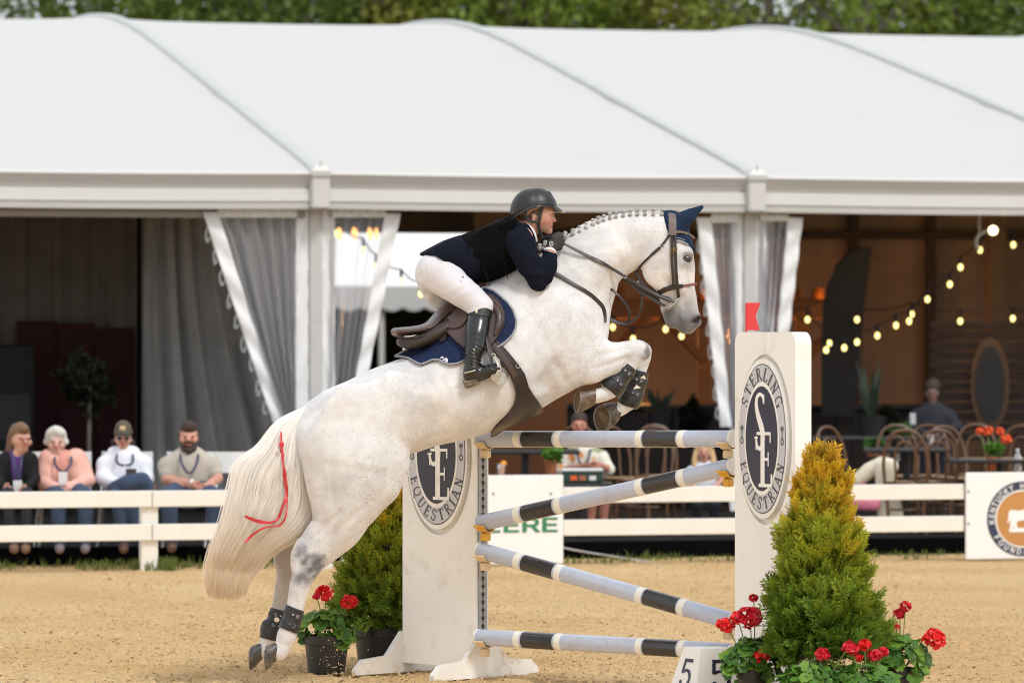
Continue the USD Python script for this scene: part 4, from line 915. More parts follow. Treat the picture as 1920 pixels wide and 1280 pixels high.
nhc = [st(*p[:4], p[4] * PXM, .185 * p[5]) for p in NH[4:9]]; fhc = [st(*p[:4], p[4] * PXM, -.185 * p[5]) for p in FHL[4:9]]
leg_boot('short black boot with two printed straps on the near hind pastern joint', nhc, (556, 1140), (540, 1181), [ci(545, 1166, 14, .043, .163), ci(543, 1172, 14, .043, .163)], (.3, .72), .165, 1)
fb = leg_boot('round black fetlock boot with cream window on the far hind leg', fhc, (523, 1142), (508, 1199), [ci(510, 1180, 19.5, .052, -.161), ci(511, 1188, 18.5, .05, -.16)], (.18, .5), -.163, -1)
V = []
for d_ in (-.004, .003):
    for a in np.linspace(0, 6.2, 12):
        p_ = hp(517 + 5 * math.cos(a), 1160 + 4.6 * math.sin(a), -.163); p_[1] = surf_l(fhc, p_, .0105, [[ci(510, 1180, 19.5, .052, -.161), ci(511, 1188, 18.5, .05, -.16)]]) + d_; V.append(p_)
part(fb, 'window', HF.m(hull(V)), M_fleece)
# ================================================================ saddle, pad, girth, bridle
M_sadl = mat('brown_saddle_leather', (.048, .025, .020), .42, .3, 9, .12, 90, .004, coat=.15)
M_sadd = mat('dark_saddle_leather', (.030, .019, .016), .45, .3, 9, .12, 90, .004)
M_strap = mat('brown_strap_leather', (.018, .010, .008), .45, .35, 30, .2, 120, .003)
M_noseb = mat('chestnut_noseband_leather', (.16, .045, .03), .45, .3, 30)
M_steel = mat('polished_steel', (.62, .61, .58), .18, .05, 30, metal=1.0)
M_brass = mat('brass_buckle', (.72, .47, .10), .25, .1, 30, metal=1.0)
M_navyq = mat('navy_quilted_cotton', (.010, .019, .055), .85, .25, 60, .5, 200, .004, spec=.2)
M_pipe = mat('grey_piping', (.24, .25, .27), .6, .15, 60)
M_navyk = mat('navy_knit', (.008, .020, .048), .85, .2, 80, .5, 300, .004, spec=.2)
M_white = mat('white_print', (.7, .7, .7), .7, .05)
from shapely import contains_xy
def drape(poly, off, th, step=2.2, wav=None, fold=None):
    """a sheet lying on the near flank: outline in photograph pixels, lifted by off, th thick"""
    P = np.asarray(poly, float); pl = sg.Polygon(P)
    if not pl.is_valid: pl = pl.buffer(0)
    x0, y0, x1, y1 = pl.bounds
    edge = np.array([pl.exterior.interpolate(d).coords[0] for d in np.arange(0, pl.exterior.length, step)])
    gx, gy = np.meshgrid(np.arange(x0, x1, step), np.arange(y0, y1, step)); inn = pl.buffer(-step * .6)
    g = np.stack([gx.ravel(), gy.ravel()], 1); g = g[contains_xy(inn, g[:, 0], g[:, 1])]
    Q = np.vstack([edge, g])
    from scipy.spatial import Delaunay
    tri = Delaunay(Q).simplices; c = Q[tri].mean(1); tri = tri[contains_xy(pl.buffer(.05), c[:, 0], c[:, 1])]
    L = np.array([on(x, y, 0) for x, y in Q])
    if wav is not None: L[:, 1] += wav(Q)
    # outward direction from the flank's slope
    e = .006; gs = (hh(L[:, 0] + e, L[:, 2]) - hh(L[:, 0] - e, L[:, 2])) / (2 * e); gz = (hh(L[:, 0], L[:, 2] + e) - hh(L[:, 0], L[:, 2] - e)) / (2 * e)
    N = np.stack([-np.clip(gs, -2.5, 2.5), np.ones(len(L)), -np.clip(gz, -2.5, 2.5)], 1); N /= np.linalg.norm(N, axis=1, keepdims=True)
    V = L + N * off
    a = V[tri]; fl = np.einsum('ij,ij->i', np.cross(a[:, 1] - a[:, 0], a[:, 2] - a[:, 0]), N[tri].mean(1)) < 0
    tri[fl] = tri[fl][:, ::-1]
    v, f = thick(V, tri, N, th)
    return (v, f), V[:len(edge)], N[:len(edge)]
def mirror(m):
    v, f = as_vf(m); v = v.copy(); v[:, 1] *= -1; return v, f[:, ::-1]
def lmesh(m):  # outward in the left-handed local frame
    return m[0], m[1]
PADP = [(741, 671), (764, 656), (790, 645), (850, 610), (890, 566), (908, 542), (926, 548), (940, 559), (952, 570), (962, 584), (967.5, 602), (966, 617), (960, 629), (948, 641), (936, 650), (905, 662), (884, 669), (872, 677), (858, 683), (843, 685), (832, 681), (823, 676.5), (812, 677), (802, 682), (790, 686), (778, 681), (768, 675), (755, 672)]
pad = thing('saddle_pad', 'navy quilted saddle pad with grey piping under the brown saddle', 'saddle pad', HF(hp(850, 640, .1)))
def quilt(Q):
    u = (Q[:, 0] + Q[:, 1] * .75) / 11.5; v = (Q[:, 0] * .75 - Q[:, 1]) / 11.5
    return .0045 * (np.abs(np.sin(u * np.pi)) ** .35 * np.abs(np.sin(v * np.pi)) ** .35)
(pm, pe, pn) = drape(PADP, .012, .010, 1.8, quilt)
part(pad, 'near_panel', HF.m(pm), M_navyq, smooth=50)
(pm2, _, _) = drape(PADP, .012, .010, 4)
part(pad, 'far_panel', HF.m(mirror(pm2)), M_navyq, smooth=50)
E = np.vstack([pe[40:], pe[:40]]); E = pe
part(pad, 'piping', HF.m(tube(np.vstack([E, E[:1]]) + .002 * np.vstack([pn, pn[:1]]), .0062, 6)), M_pipe, smooth=60)
lg = []
for a, b, c in (((826, 672), (829, 669), (832, 672)), ((829, 676), (834, 674), (838, 679)), ((835, 671), (839, 674), (838, 678))):
    lg.append(ribbon(np.array([onw(*p, .019) for p in (a, b, c)]), HN, .008, .002))
part(pad, 'logo', lg, M_white)
# saddle
sad = thing('saddle', 'brown leather jumping saddle with long cantle on the navy pad', 'saddle', HF(hp(840, 610, .1)))
sb = Body()
sb.add(dense([ci(742, 622, 8, .13), ci(762, 621, 8.5, .155), ci(786, 618, 8.5, .16), ci(806, 611, 9, .15), ci(822, 596, 11, .13), ci(842, 580, 12, .11), ci(866, 562, 12, .10), ci(886, 546, 12, .085), ci(900, 532, 10, .06)], 3), .015)
sax = sb.grid(.008); sv, sf = nets(sb.field(sax), sax)
part(sad, 'seat', HF.m((sv, sf)), M_sadl, smooth=True)
sb = Body()
for s in (1, -1):
    sb.add(dense([ci(752, 641, 9, .05, .085 * s), ci(770, 643, 12, .06, .10 * s), ci(795, 636, 12.5, .06, .115 * s), ci(822, 622, 13, .06, .125 * s), ci(850, 604, 12, .05, .125 * s), ci(880, 580, 12, .05, .115 * s), ci(903, 556, 10, .04, .09 * s)], 3), .01)
sax = sb.grid(.008); sv, sf = nets(sb.field(sax), sax)
part(sad, 'panel', HF.m((sv, sf)), M_sadd, smooth=True)
tub = np.array([hp(x, y, l) for x, y, l in ((739, 629, .10), (752, 632, .145), (775, 632, .165), (800, 627, .165), (820, 612, .155))])
part(sad, 'welt', HF.m(tube(spline(tub, 30), .004, 6)), M_sadd, smooth=60)
FLAP = [(822, 607), (835, 596), (860, 588), (890, 572), (912, 556), (926, 560), (938, 573), (945, 588), (946.5, 604), (942, 618), (935, 632), (925, 645), (912, 657), (899, 663), (884, 661), (872, 655), (860, 645), (848, 632), (836, 618)]
(fm, fe, fn) = drape(FLAP, .036, .012, 2.0)
part(sad, 'near_flap', HF.m(fm), M_sadl, smooth=50)
part(sad, 'far_flap', HF.m(mirror(fm)), M_sadl, smooth=50)
part(sad, 'flap_welt', HF.m(tube(fe[:], .0035, 5)), M_sadd, smooth=60)
kr = spline(np.array([onl for onl in [on(921, 566, .045), on(931, 578, .047), on(936, 594, .047), on(934, 612, .045), on(927, 628, .043)]]), 24)
part(sad, 'knee_roll', HF.m(tube(kr, np.interp(np.arange(24), [0, 6, 18, 23], [.008, .020, .020, .008]), 10)), M_sadl, smooth=60)
SKIRT = [(826, 612), (842, 603), (866, 596), (880, 590), (882, 604), (872, 618), (862, 622), (845, 622)]
(km, _, _) = drape(SKIRT, .046, .008, 2.4)
part(sad, 'skirt', HF.m(km), M_sadl, smooth=50)
part(sad, 'panel_tab', HF.m(drape([(838, 627), (845, 628), (838, 643), (830, 647), (829, 641)], .028, .006, 2.5)[0]), M_sadd, smooth=50)
# girth with belly guard
gir = thing('girth', 'wide dark brown leather belly guard girth behind the horse\'s elbow', 'girth', HF(hp(965, 720, .3)))
GP = [(912, 640), (924, 634), (938, 646), (950, 659), (962, 674), (973, 688), (981, 700), (985, 712), (988, 724), (996, 738), (1006, 750), (1013, 760), (1013.5, 770), (1006, 775), (990, 779), (976, 785.5), (958, 793), (938, 804), (928, 811), (919, 814.5), (921, 807), (928, 797), (942, 783), (953, 772), (961, 760), (965, 748), (966, 735), (962, 720), (955, 704), (945, 690), (932, 672), (921, 656)]
gm, ge, gn = drape(GP, .016, .012, 2.4)
part(gir, 'guard', HF.m(gm), M_strap, smooth=50)
part(gir, 'edge_stitching', HF.m(tube(ge, .0028, 5)), M_sadl, smooth=60)
part(gir, 'far_strap', HF.m(mirror(drape([(912, 640), (924, 634), (962, 674), (985, 712), (1013, 760), (958, 793), (966, 735), (945, 690)], .016, .012, 4)[0])), M_strap, smooth=50)
part(gir, 'strap', HF.m(ribbon(along([(921, 644), (938, 664), (953, 684), (966, 706)], 14, .022), (0, 1, 0), .03, .006)), M_sadl, smooth=50)
a = np.linspace(0, 6.3, 14); c = on(971, 685, .026)
part(gir, 'ring', HF.m(tube(np.array([c + [.012 * math.cos(t), .002, .014 * math.sin(t)] for t in a]), .0022, 5)), M_steel, smooth=60)
bs = [(1013, 762), (1030, 752), (1050, 742), (1070, 733), (1084, 726)]
part(gir, 'breast_strap', HF.m(ribbon(np.array([hp(x, y, .02) for x, y in spline(np.array(bs, float), 14)]), (.3, .1, -1), .022, .004)), M_strap)
# martingale neck strap
mart = thing('martingale', 'thin dark neck strap crossing the horse\'s shoulder below the reins', 'martingale', HF(hp(1080, 540, .15)))
ms_ = [(1022, 503), (1036, 509.5), (1055, 520), (1071, 530), (1092, 542), (1110, 554), (1122, 565), (1131, 576), (1134, 588), (1134, 604)]
P = along(ms_, 40, .008)
part(mart, 'neck_strap', HF.m(ribbon(P, np.stack([.2 + 0 * P[:, 0], np.ones(40), .3 + 0 * P[:, 0]], 1), .021, .006)), M_strap, smooth=50)
Q = P.copy(); Q[:, 1] *= -1
part(mart, 'neck_strap', HF.m(ribbon(Q, (.2, -1, .3), .021, .006)), M_strap, smooth=50)
fk = spline(np.array([hp(*p) for p in ((1134, 592, .0), (1141, 597, .03), (1150, 603, .04), (1162, 606.5, .04), (1175, 607, .04), (1187, 601, .05), (1196, 592, .06), (1203, 574, .07), (1204, 560, .07), (1202, 544, .07))]), 40)
part(mart, 'fork_strap', HF.m(ribbon(fk, (.0, 1, .35), .014, .004)), M_strap, smooth=50)
# bridle
bri = thing('bridle', 'dark brown leather bridle with steel bit on the horse\'s grey head', 'bridle', HF(hp(1268, 500, .08)))
def strap(parent, name, pts, wpx, off=.006, mt=M_strap, n=30, lat=None, N=(0, 1, 0), th=.006, both=False):
    P = along(pts, n, off, lat)
    m = ribbon(P, N, np.broadcast_to(wpx, (n,)) * PXM, th)
    r = part(parent, name, HF.m(m), mt, smooth=50)
    if both:
        Q = P.copy(); Q[:, 1] *= -1; part(parent, name, HF.m(ribbon(Q, (N[0], -N[1], N[2]), np.broadcast_to(wpx, (n,)) * PXM, th)), mt, smooth=50)
    return r
strap(bri, 'crownpiece', [(1260, 400.5), (1260.5, 408), (1261, 420), (1261, 432), (1261, 441)], 14.5, .016, mat('crownpiece_leather', (.11, .085, .08), .55, .2, 20), both=True)
cp = strap(bri, 'cheekpiece', [(1259, 438), (1259.5, 460), (1260, 490), (1261.5, 515), (1262.5, 540)], 4.6, .012, both=True)
strap(bri, 'cheekpiece', [(1266, 440), (1266, 460), (1267, 490), (1268.5, 520), (1270.5, 542), (1273, 560)], 5.6, .013, both=True)
strap(bri, 'throatlash', [(1255, 440), (1248, 451), (1240, 461), (1226, 474), (1211, 488), (1200, 500), (1194, 511)], [4.0] * 10 + [5.2] * 6 + [4.0] * 14, .010, both=True)
strap(bri, 'browband', [(1266, 435.5), (1276, 435), (1286, 437), (1294, 440.5), (1299, 444), (1302, 447.5)], 4.4, .017, mat('browband_leather', (.13, .085, .05), .4, .2, 20), N=(.35, 1, .2), both=True)
strap(bri, 'noseband', [(1234, 549), (1244, 544.5), (1256, 540), (1268, 537.5), (1281, 536)], [9.5] * 24 + [9, 8.5, 8, 7.5, 7, 6.5], .010, N=(.2, 1, 0), both=True)
strap(bri, 'noseband_front', [(1279, 536.5), (1288, 535), (1297, 533.5), (1303, 532.5), (1306.5, 532)], [6.5, 5.5] + [4.2] * 28, .008, M_noseb, N=(.6, 1, 0), both=True)
strap(bri, 'rein_strap', [(1193, 511), (1200, 528), (1212, 541), (1226, 550), (1242, 557), (1258, 563)], 8.2, .014, N=(0, 1, .2))
strap(bri, 'curb_strap', [(1172, 521), (1184, 530), (1196, 543), (1210, 553), (1226, 562), (1238, 569), (1247, 573)], 6.0, .012, lat=.075, N=(0, 1, .2))
strap(bri, 'jaw_strap', [(1194, 511), (1201, 526), (1214, 540), (1228, 549), (1236, 553)], 6.5, .006, lat=.05, N=(0, 1, .2))
for (x, y, l) in ((1268, 565, .084), (1262, 571, .082), (1254, 574, .08)):
    c = hp(x, y, l); a = np.linspace(0, 6.3, 16)
    part(bri, 'bit_ring', HF.m(tube(np.array([c + [.017 * math.cos(t), .003 * math.sin(t), .015 * math.sin(t)] for t in a]), .0030, 6)), M_steel, smooth=60)
part(bri, 'bit_shank', HF.m(tube(np.array([hp(x, y, .088) for x, y in ((1275, 558), (1268, 562), (1265, 568), (1258, 573), (1253, 576))]), .004, 6)), M_steel, smooth=60)
part(bri, 'bit_mouthpiece', HF.m(tube(np.array([hp(1266, 566, .085), hp(1268, 568, 0), hp(1266, 566, -.085)]), .005, 6)), M_steel)
for (x, y) in ((1259.5, 471), (1266.5, 467), (1241, 461)):
    c = on(x, y, .018); s = .009
    part(cp if x > 1250 else bri, 'buckle', HF.m(tube(np.array([c + [dx * s, 0, dz * s] for dx, dz in ((-1, -.8), (1, -.8), (1, .8), (-1, .8), (-1, -.8))]), .0022, 5)), M_brass if x > 1250 else M_steel)
a = np.linspace(0, 6.3, 16); c = hp(1172, 516, .11)
part(bri, 'rein_ring', HF.m(tube(np.array([c + [.010 * math.cos(t), .0, .016 * math.sin(t)] for t in a]), .0024, 6)), M_steel, smooth=60)
a = np.linspace(0, 6.3, 16); c = hp(1196, 531, .085)
part(bri, 'rein_ring', HF.m(tube(np.array([c + [.006 * math.cos(t), .0, .012 * math.sin(t)] for t in a]), .002, 6)), M_steel, smooth=60)
# reins
rn = np.array([hp(*p) for p in ((1050, 452, .11), (1062, 459, .115), (1085, 471, .13), (1110, 484, .135), (1130, 494, .13), (1150, 505, .12), (1170, 517, .11), (1190, 529, .095), (1210, 541, .088), (1232, 553, .086), (1250, 560, .086), (1264, 566, .086))])
P = spline(rn, 60)
P[:, 1] = np.maximum(P[:, 1], [hh(p[0], p[2]) + .008 for p in P])
part(bri, 'rein', HF.m(ribbon(P, (.0, 1, .5), np.interp(np.arange(60), [0, 12, 20, 26, 59], [4.5, 6, 8.2, 5.5, 5]) * PXM, .005)), M_strap, smooth=50)
Q = P.copy(); Q[:, 1] *= -1
part(bri, 'rein', HF.m(ribbon(Q, (.0, -1, .5), 5 * PXM, .005)), M_strap, smooth=50)
lp = spline(np.array([hp(*p) for p in ((1144, 538, .06), (1151, 546, .09), (1160, 554, .10), (1169, 564, .10), (1177, 576, .09), (1181, 588, .08), (1180, 598, .06), (1173, 605, .03), (1162, 605, .01), (1150, 600, .0), (1138, 593, -.03))]), 40)
part(bri, 'rein_loop', HF.m(ribbon(lp, (.1, 1, .4), .014, .004)), M_strap, smooth=50)
# ear bonnet: shell over the top of the head
bon = thing('ear_bonnet', 'navy blue knitted fly bonnet covering the horse\'s ears and forehead', 'ear bonnet', HF(hp(1270, 420, 0)))
BP = np.array([hp(x, y, .05)[[0, 2]] for x, y in ((1243, 392), (1245, 415), (1248, 430), (1254, 445), (1258, 452), (1268, 451), (1276, 452), (1286, 457), (1294, 462), (1299, 468), (1303, 478), (1309, 474), (1306, 440), (1330, 395), (1320, 375), (1260, 380))])
bx = hb.grid(.0055, lo=hp(1225, 500, -.16), hi=hp(1340, 370, .16))
bD = hb.field(bx) - .006
sd = poly_sd(BP, bx[0][:, None].astype(float), bx[2][None, :].astype(float))
bD = np.maximum(bD, sd[:, None, :]).astype(np.float32)
part(bon, 'hood', HF.m(nets(bD, bx)), M_navyk, smooth=True)
for e in EARS:
    E_ = [(c[0] + .0, c[1], c[2], c[3] + .006, c[4]) for c in dense(e, 3)]
    B_ = Body().add(E_, .01); ex_ = B_.grid(.005); part(bon, 'ear_cover', HF.m(nets(B_.field(ex_), ex_)), M_navyk, smooth=True)
for k, (o, w_) in enumerate(((.012, 3.4), (.013, 1.4))):
    dy = 0 if k == 0 else -5
    P = along([(1268, 451 + dy), (1276, 452 + dy), (1286, 456.5 + dy), (1294, 461.5 + dy), (1299, 467 + dy)], 20, o)
    part(bon, 'trim', HF.m(ribbon(P, (.3, 1, .1), w_ * PXM, .004)), M_pipe, smooth=50)
# ================================================================ the rider
SKIN = (.50, .265, .185)
M_skin = vmat('skin', rough=.48, spec=.35, bump=.03, bs=220., sss=.15)
M_breech = mat('white_breeches', (.56, .55, .575), .75, .05, 8, .12, 160, .004)
M_jack = mat('navy_jacket_cloth', (.006, .0075, .0145), .9, .2, 40, .25, 300, .004, spec=.08)
M_vest = mat('black_air_vest', (.003, .003, .0034), .9, .25, 40, .2, 120, .006, spec=.06)
M_rboot = mat('black_riding_boot', (.005, .005, .005), .28, .3, 20, .12, 60, .004, coat=.25)
M_bsole = mat('boot_sole', (.16, .125, .085), .8, .4, 40, dirt=((.05, .045, .04), .5, 30.0))
M_helm = mat('black_helmet_shell', (.008, .008, .0085), .42, .15, 30, .06, 400, .002)
M_helmt = mat('helmet_gloss_trim', (.012, .012, .012), .2, .1, 30, coat=.5)
M_glove = mat('black_glove', (.016, .016, .016), .6, .25, 60, .3, 240, .004)
M_hair = mat('brown_hair', (.10, .055, .03), .55, .4, 70)
M_shirt = mat('white_shirt_cloth', (.78, .78, .80), .7, .04)
hipL = .085
torso = dense([ci(822, 510, 35, .165), ci(846, 497, 37, .155), ci(872, 487, 40.5, .14), ci(908, 479, 45, .15), ci(940, 465, 43, .165), ci(962, 452, 34, .17), ci(976, 444, 24, .12)], 4)
def arm(s, dl=0.0, dx=0, dy=0):
    l1, l2, l3, l4 = s * .175, s * .225, s * .205, s * (.135 + dl)
    return (dense([ci(974, 455, 24, .055, l1), ci(984, 478, 21, .054, l1 + s * .03), ci(998, 505, 18.5, .05, l2), ci(1009, 526, 14.5, .043, l2)], 3),
            dense([ci(1010, 527, 14.5, .043, l2), ci(1022, 510, 15.5, .044, l2), ci(1029, 490, 12.5, .036, l3), ci(1030 + dx, 472 + dy, 9.6, .028, l4)], 3))
LEGL = .245
def leg(s):
    if s > 0:
        th = dense([ci(816, 510, 35, .10, .085), ci(836, 524, 32, .095, .12), ci(858, 541, 28, .085, .165), ci(884, 560, 24.5, .07, .205), ci(903, 575, 20, .06, .232)], 4)
        sh = dense([ci(903, 577, 19, .058, .232), ci(898, 605, 20.5, .06, .262), ci(892, 640, 17.5, .052, .315), ci(887, 672, 13.2, .04, .345), ci(886, 690, 12.5, .04, .36)], 4)
        ft = dense([ci(882, 703, 12, .034, .36), ci(900, 701, 11, .036, .365), ci(918, 695, 9.5, .04, .37), ci(930, 691, 7.5, .038, .372)], 3)
    else:
        th = dense([ci(814, 516, 34, .10, -.085), ci(824, 545, 29, .09, -.13), ci(846, 572, 26, .08, -.19), ci(880, 590, 21, .062, -.25)], 4)
        sh = dense([ci(880, 592, 19, .058, -.25), ci(880, 620, 20, .06, -.29), ci(876, 650, 17, .052, -.34), ci(873, 690, 12.5, .04, -.37)], 4)
        ft = dense([ci(868, 703, 12, .034, -.37), ci(886, 701, 11, .036, -.375), ci(912, 692, 8, .038, -.38)], 3)
    return th, sh, ft
HEADL = 0.0
def head_prims(B):
    B.add([ci(992, 428, 18, .052), ci(1003, 412, 19, .055)], .02)                             # neck
    B.add([ci(985, 440, 20, .07), ci(992, 428, 18, .055)], .02)
    B.add([ci(999, 392, 33, .075), ci(1006, 398, 30, .074)], .02)                             # skull
    B.add([ci(1014, 408, 22, .062), ci(1020, 424, 12, .046), ci(1027, 431, 7, .025)], .018)            # jaw
    B.add([ci(1024, 396, 11, .052), ci(1027, 408, 10.5, .046), ci(1027, 420, 8.5, .036)], .018)          # face
    B.add([ci(1029.5, 394.5, 6.5, .04), ci(1031.5, 397, 4.5, .034)], .012)                          # brow
    B.add([ci(1034.5, 402.5, 2.4, .008), ci(1038.5, 409.5, 2.7, .010), ci(1040.6, 413, 2.5, .0115)], .008)    # nose
    B.add([ci(1038, 415, 2.4, .015)], .006)
    B.add([ci(1033.6, 422.3, 2.6, .019)], .006); B.add([ci(1033, 427.3, 2.5, .017)], .006)               # lips
    B.add([ci(1030.2, 434, 5, .018)], .012)                                                 # chin
    for s in (1, -1):
        B.add([ci(1024, 411, 8, .02, .040 * s)], .02)                                           # cheekbone
        B.add([ci(1034.5, 403, 3.8, .013, .030 * s)], .009, '-')                                # eye hollow
        B.add([ci(1031.5, 403.2, 4.1, .013, .028 * s)], .004)                                   # lid
        B.add([ci(1001, 405, 4.5, .006, .074 * s), ci(1000, 412, 3.2, .005, .072 * s)], .006)          # ear
        B.add([ci(1037, 416.5, 1.0, .004, .006 * s)], .003, '-')
    B.add([ci(1036, 424.9, .9, .02)], .004, '-')
def hand_prims(B, s, dx, dy, l0, grow=0.0):
    g = grow
    B.add([ci(1030 + dx, 471 + dy, 9, .026, l0), ci(1036 + dx, 459 + dy, 10.5, .018, l0 + s * .004), ci(1042 + dx, 451 + dy, 10, .017, l0)], .014)
    for q in range(4):
        kx, ky = 1043.5 + dx + [0, 1.6, 1.2, -1][q], 442.5 + dy + q * 6.2
        L = [1.0, 1.1, 1.02, .85][q]
        B.add([ci(kx - 6, ky + 3, 4.4, None, l0 + s * .004), ci(kx + 2, ky - .2, 4.3, None, l0 + s * .002)], .006)
        B.add([ci(kx + 2, ky, 4.2, None, l0 + s * .002), ci(kx + 2 + 7 * L, ky + 2.6, 3.8, None, l0 - s * .012)], .003)
        B.add([ci(kx + 2 + 7 * L, ky + 2.6, 3.8, None, l0 - s * .012), ci(kx + 4 + 4 * L, ky + 4.5, 3.4, None, l0 - s * .036)], .003)
        B.add([ci(kx + 4 + 4 * L, ky + 4.5, 3.4, None, l0 - s * .036), ci(kx - 2, ky + 4.5, 3.1, None, l0 - s * .034)], .003)
    B.add([ci(1034 + dx, 455 + dy, 5, None, l0 - s * .014), ci(1038 + dx, 443 + dy, 4.3, None, l0 - s * .022), ci(1046 + dx, 439 + dy, 3.8, None, l0 - s * .028), ci(1052 + dx, 440 + dy, 3.2, None, l0 - s * .030)], .004)
rb = Body()
rb.add(torso, .02)
for s in (1, -1):
    a1, a2 = arm(s) if s > 0 else arm(s, .0, -10, -4)
    rb.add(a1, .02); rb.add(a2, .012)
    t_, s_, f_ = leg(s)
    rb.add(t_, .025); rb.add(s_, .02); rb.add(f_, .012)
head_prims(rb)
hand_prims(rb, 1, 0, 0, .135); hand_prims(rb, -1, -18, 6, -.10)
rax = [a for a in rb.grid(.007)]
# finer steps about the face and the hands
def refine(a, lo, hi, m):
    out = []
    for x0, x1 in zip(a[:-1], a[1:]): out += list(np.linspace(x0, x1, m, endpoint=False)) if lo <= x0 <= hi else [x0]
    return np.array(out + [a[-1]], np.float32)
q0, q1 = hp(996, 470), hp(1062, 385)
rax = [refine(rax[0], q0[0], q1[0], 3), refine(rax[1], -.17, .17, 2), refine(rax[2], q0[2], q1[2], 3)]
rv, rf = nets(rb.field(rax), rax)
rc = np.tile(np.array(SKIN), (len(rv), 1))
def paint(x, y, r, colr, amt, l=None):
    p = hp(x, y, 0 if l is None else l); d = rv - p
    if l is None: d = d.copy(); d[:, 1] = 0
    w = np.clip(1.5 - np.linalg.norm(d, axis=1) / (r * PXM), 0, 1)[:, None] * amt
    rc[:] = rc * (1 - w) + np.asarray(colr) * w
paint(1033.5, 424.5, 3.0, (.36, .11, .09), .8); paint(1023, 413, 8, (.55, .24, .17), .5); paint(1040, 413, 3, (.56, .26, .19), .6)
for s in (1, -1):
    paint(1033, 402.6, 2.6, (.30, .15, .11), .6, .034 * s); paint(1030.5, 396.8, 2.6, (.16, .09, .06), .75, .036 * s)
rider = thing('person', 'person in black helmet, navy jacket and white breeches riding the grey horse', 'person', HF(hp(860, 560, 0)))
rbody = part(rider, 'body', HF.m((rv, rf)), M_skin, col=rc)
M_eyew = mat('eye_white', (.55, .52, .5), .25, 0); M_iris = mat('eye_iris', (.03, .02, .015), .2, 0)
for s in (1, -1):
    part(rbody, 'eye', HF.m(ball(hp(1032.2, 402.9, .0295 * s), (.0085, .0085, .0075))), M_eyew, smooth=True)
    part(rbody, 'iris', HF.m(ball(hp(1034.0, 402.8, .0315 * s), (.0042, .0046, .0042))), M_iris, smooth=True)
def garment(name, parent, prims, off, mt, cuts=(), h=.006, poly=None, wr=None, label=None, sub=(), lo=None, hi=None):
    B = Body()
    for p_ in prims: B.add(*p_) if isinstance(p_, tuple) and isinstance(p_[0], list) else B.add(p_, .02)
    ax = B.grid(h, lo, hi); ax = [np.arange(a[0] - off - .01, a[-1] + off + .01, h, dtype=np.float32) for a in ax]
    D = B.field(ax) - off
    if wr is not None:
        P = np.stack(np.meshgrid(*ax, indexing='ij'), -1); D = D + wr(P).astype(np.float32)
    if poly is not None:
        PP = np.array([hp(x, y, .1)[[0, 2]] for x, y in poly])
        D = np.maximum(D, poly_sd(PP, ax[0][:, None].astype(float), ax[2][None, :].astype(float))[:, None, :])
    for p, n in cuts:
        n = nrm(n); q = (ax[0][:, None, None] - p[0]) * n[0] + (ax[1][None, :, None] - p[1]) * n[1] + (ax[2][None, None, :] - p[2]) * n[2]
        D = np.maximum(D, -q)
    return part(parent, name, HF.m(nets(D.astype(np.float32), ax)), mt, smooth=True, label=label)
def folds(fr, amp, dirv, seed):
    dirv = np.asarray(dirv, float)
    def f(P):
        u = P @ dirv * fr + meshkit.noise(P * 14, seed) * 4.5
        return amp * np.sin(u) * np.clip(meshkit.noise(P * 7, seed + 3) * 2.2 - .5, 0, 1)
    return f
for s in (1, -1):
    t_, s_, f_ = leg(s); a1, a2 = arm(s) if s > 0 else arm(s, .0, -10, -4)
    if s > 0: legs_near = (t_, s_, f_); arm_near = (a1, a2)
    else: legs_far = (t_, s_, f_); arm_far = (a1, a2)
kn, kf = hp(905, 590, .23), hp(880, 605, -.26)
br_ = garment('breeches', rider, [(torso[:14], .03), (legs_near[0], .03), (legs_far[0], .03), (legs_near[1][:4], .02), (legs_far[1][:4], .02)], .0055, M_breech,
    cuts=[((hp(893, 500)), (-.35, 0, -.9)) if False else (hp(870, 478), (-.62, 0, -.6))], wr=folds(95, .0014, (.5, .2, -.8), 3))
seam = spline(np.array([hp(x, y, l) for x, y, l in ((800, 497, .165), (801, 512, .178), (806, 524, .19), (820, 541, .205), (842, 556, .225), (862, 570, .25), (880, 583, .262))]), 30)
part(br_, 'seam', HF.m(tube(np.array([[p[0], min(surf_l(legs_near[0], p, .0065), p[1] + .1), p[2]] for p in seam]), .0018, 5)), M_breech, smooth=True)
part(br_, 'badge', HF.m(ball(hp(868, 519.5, .262), (.006, .004, .006), 1)), mat('badge_metal', (.25, .24, .2), .3, metal=.8))
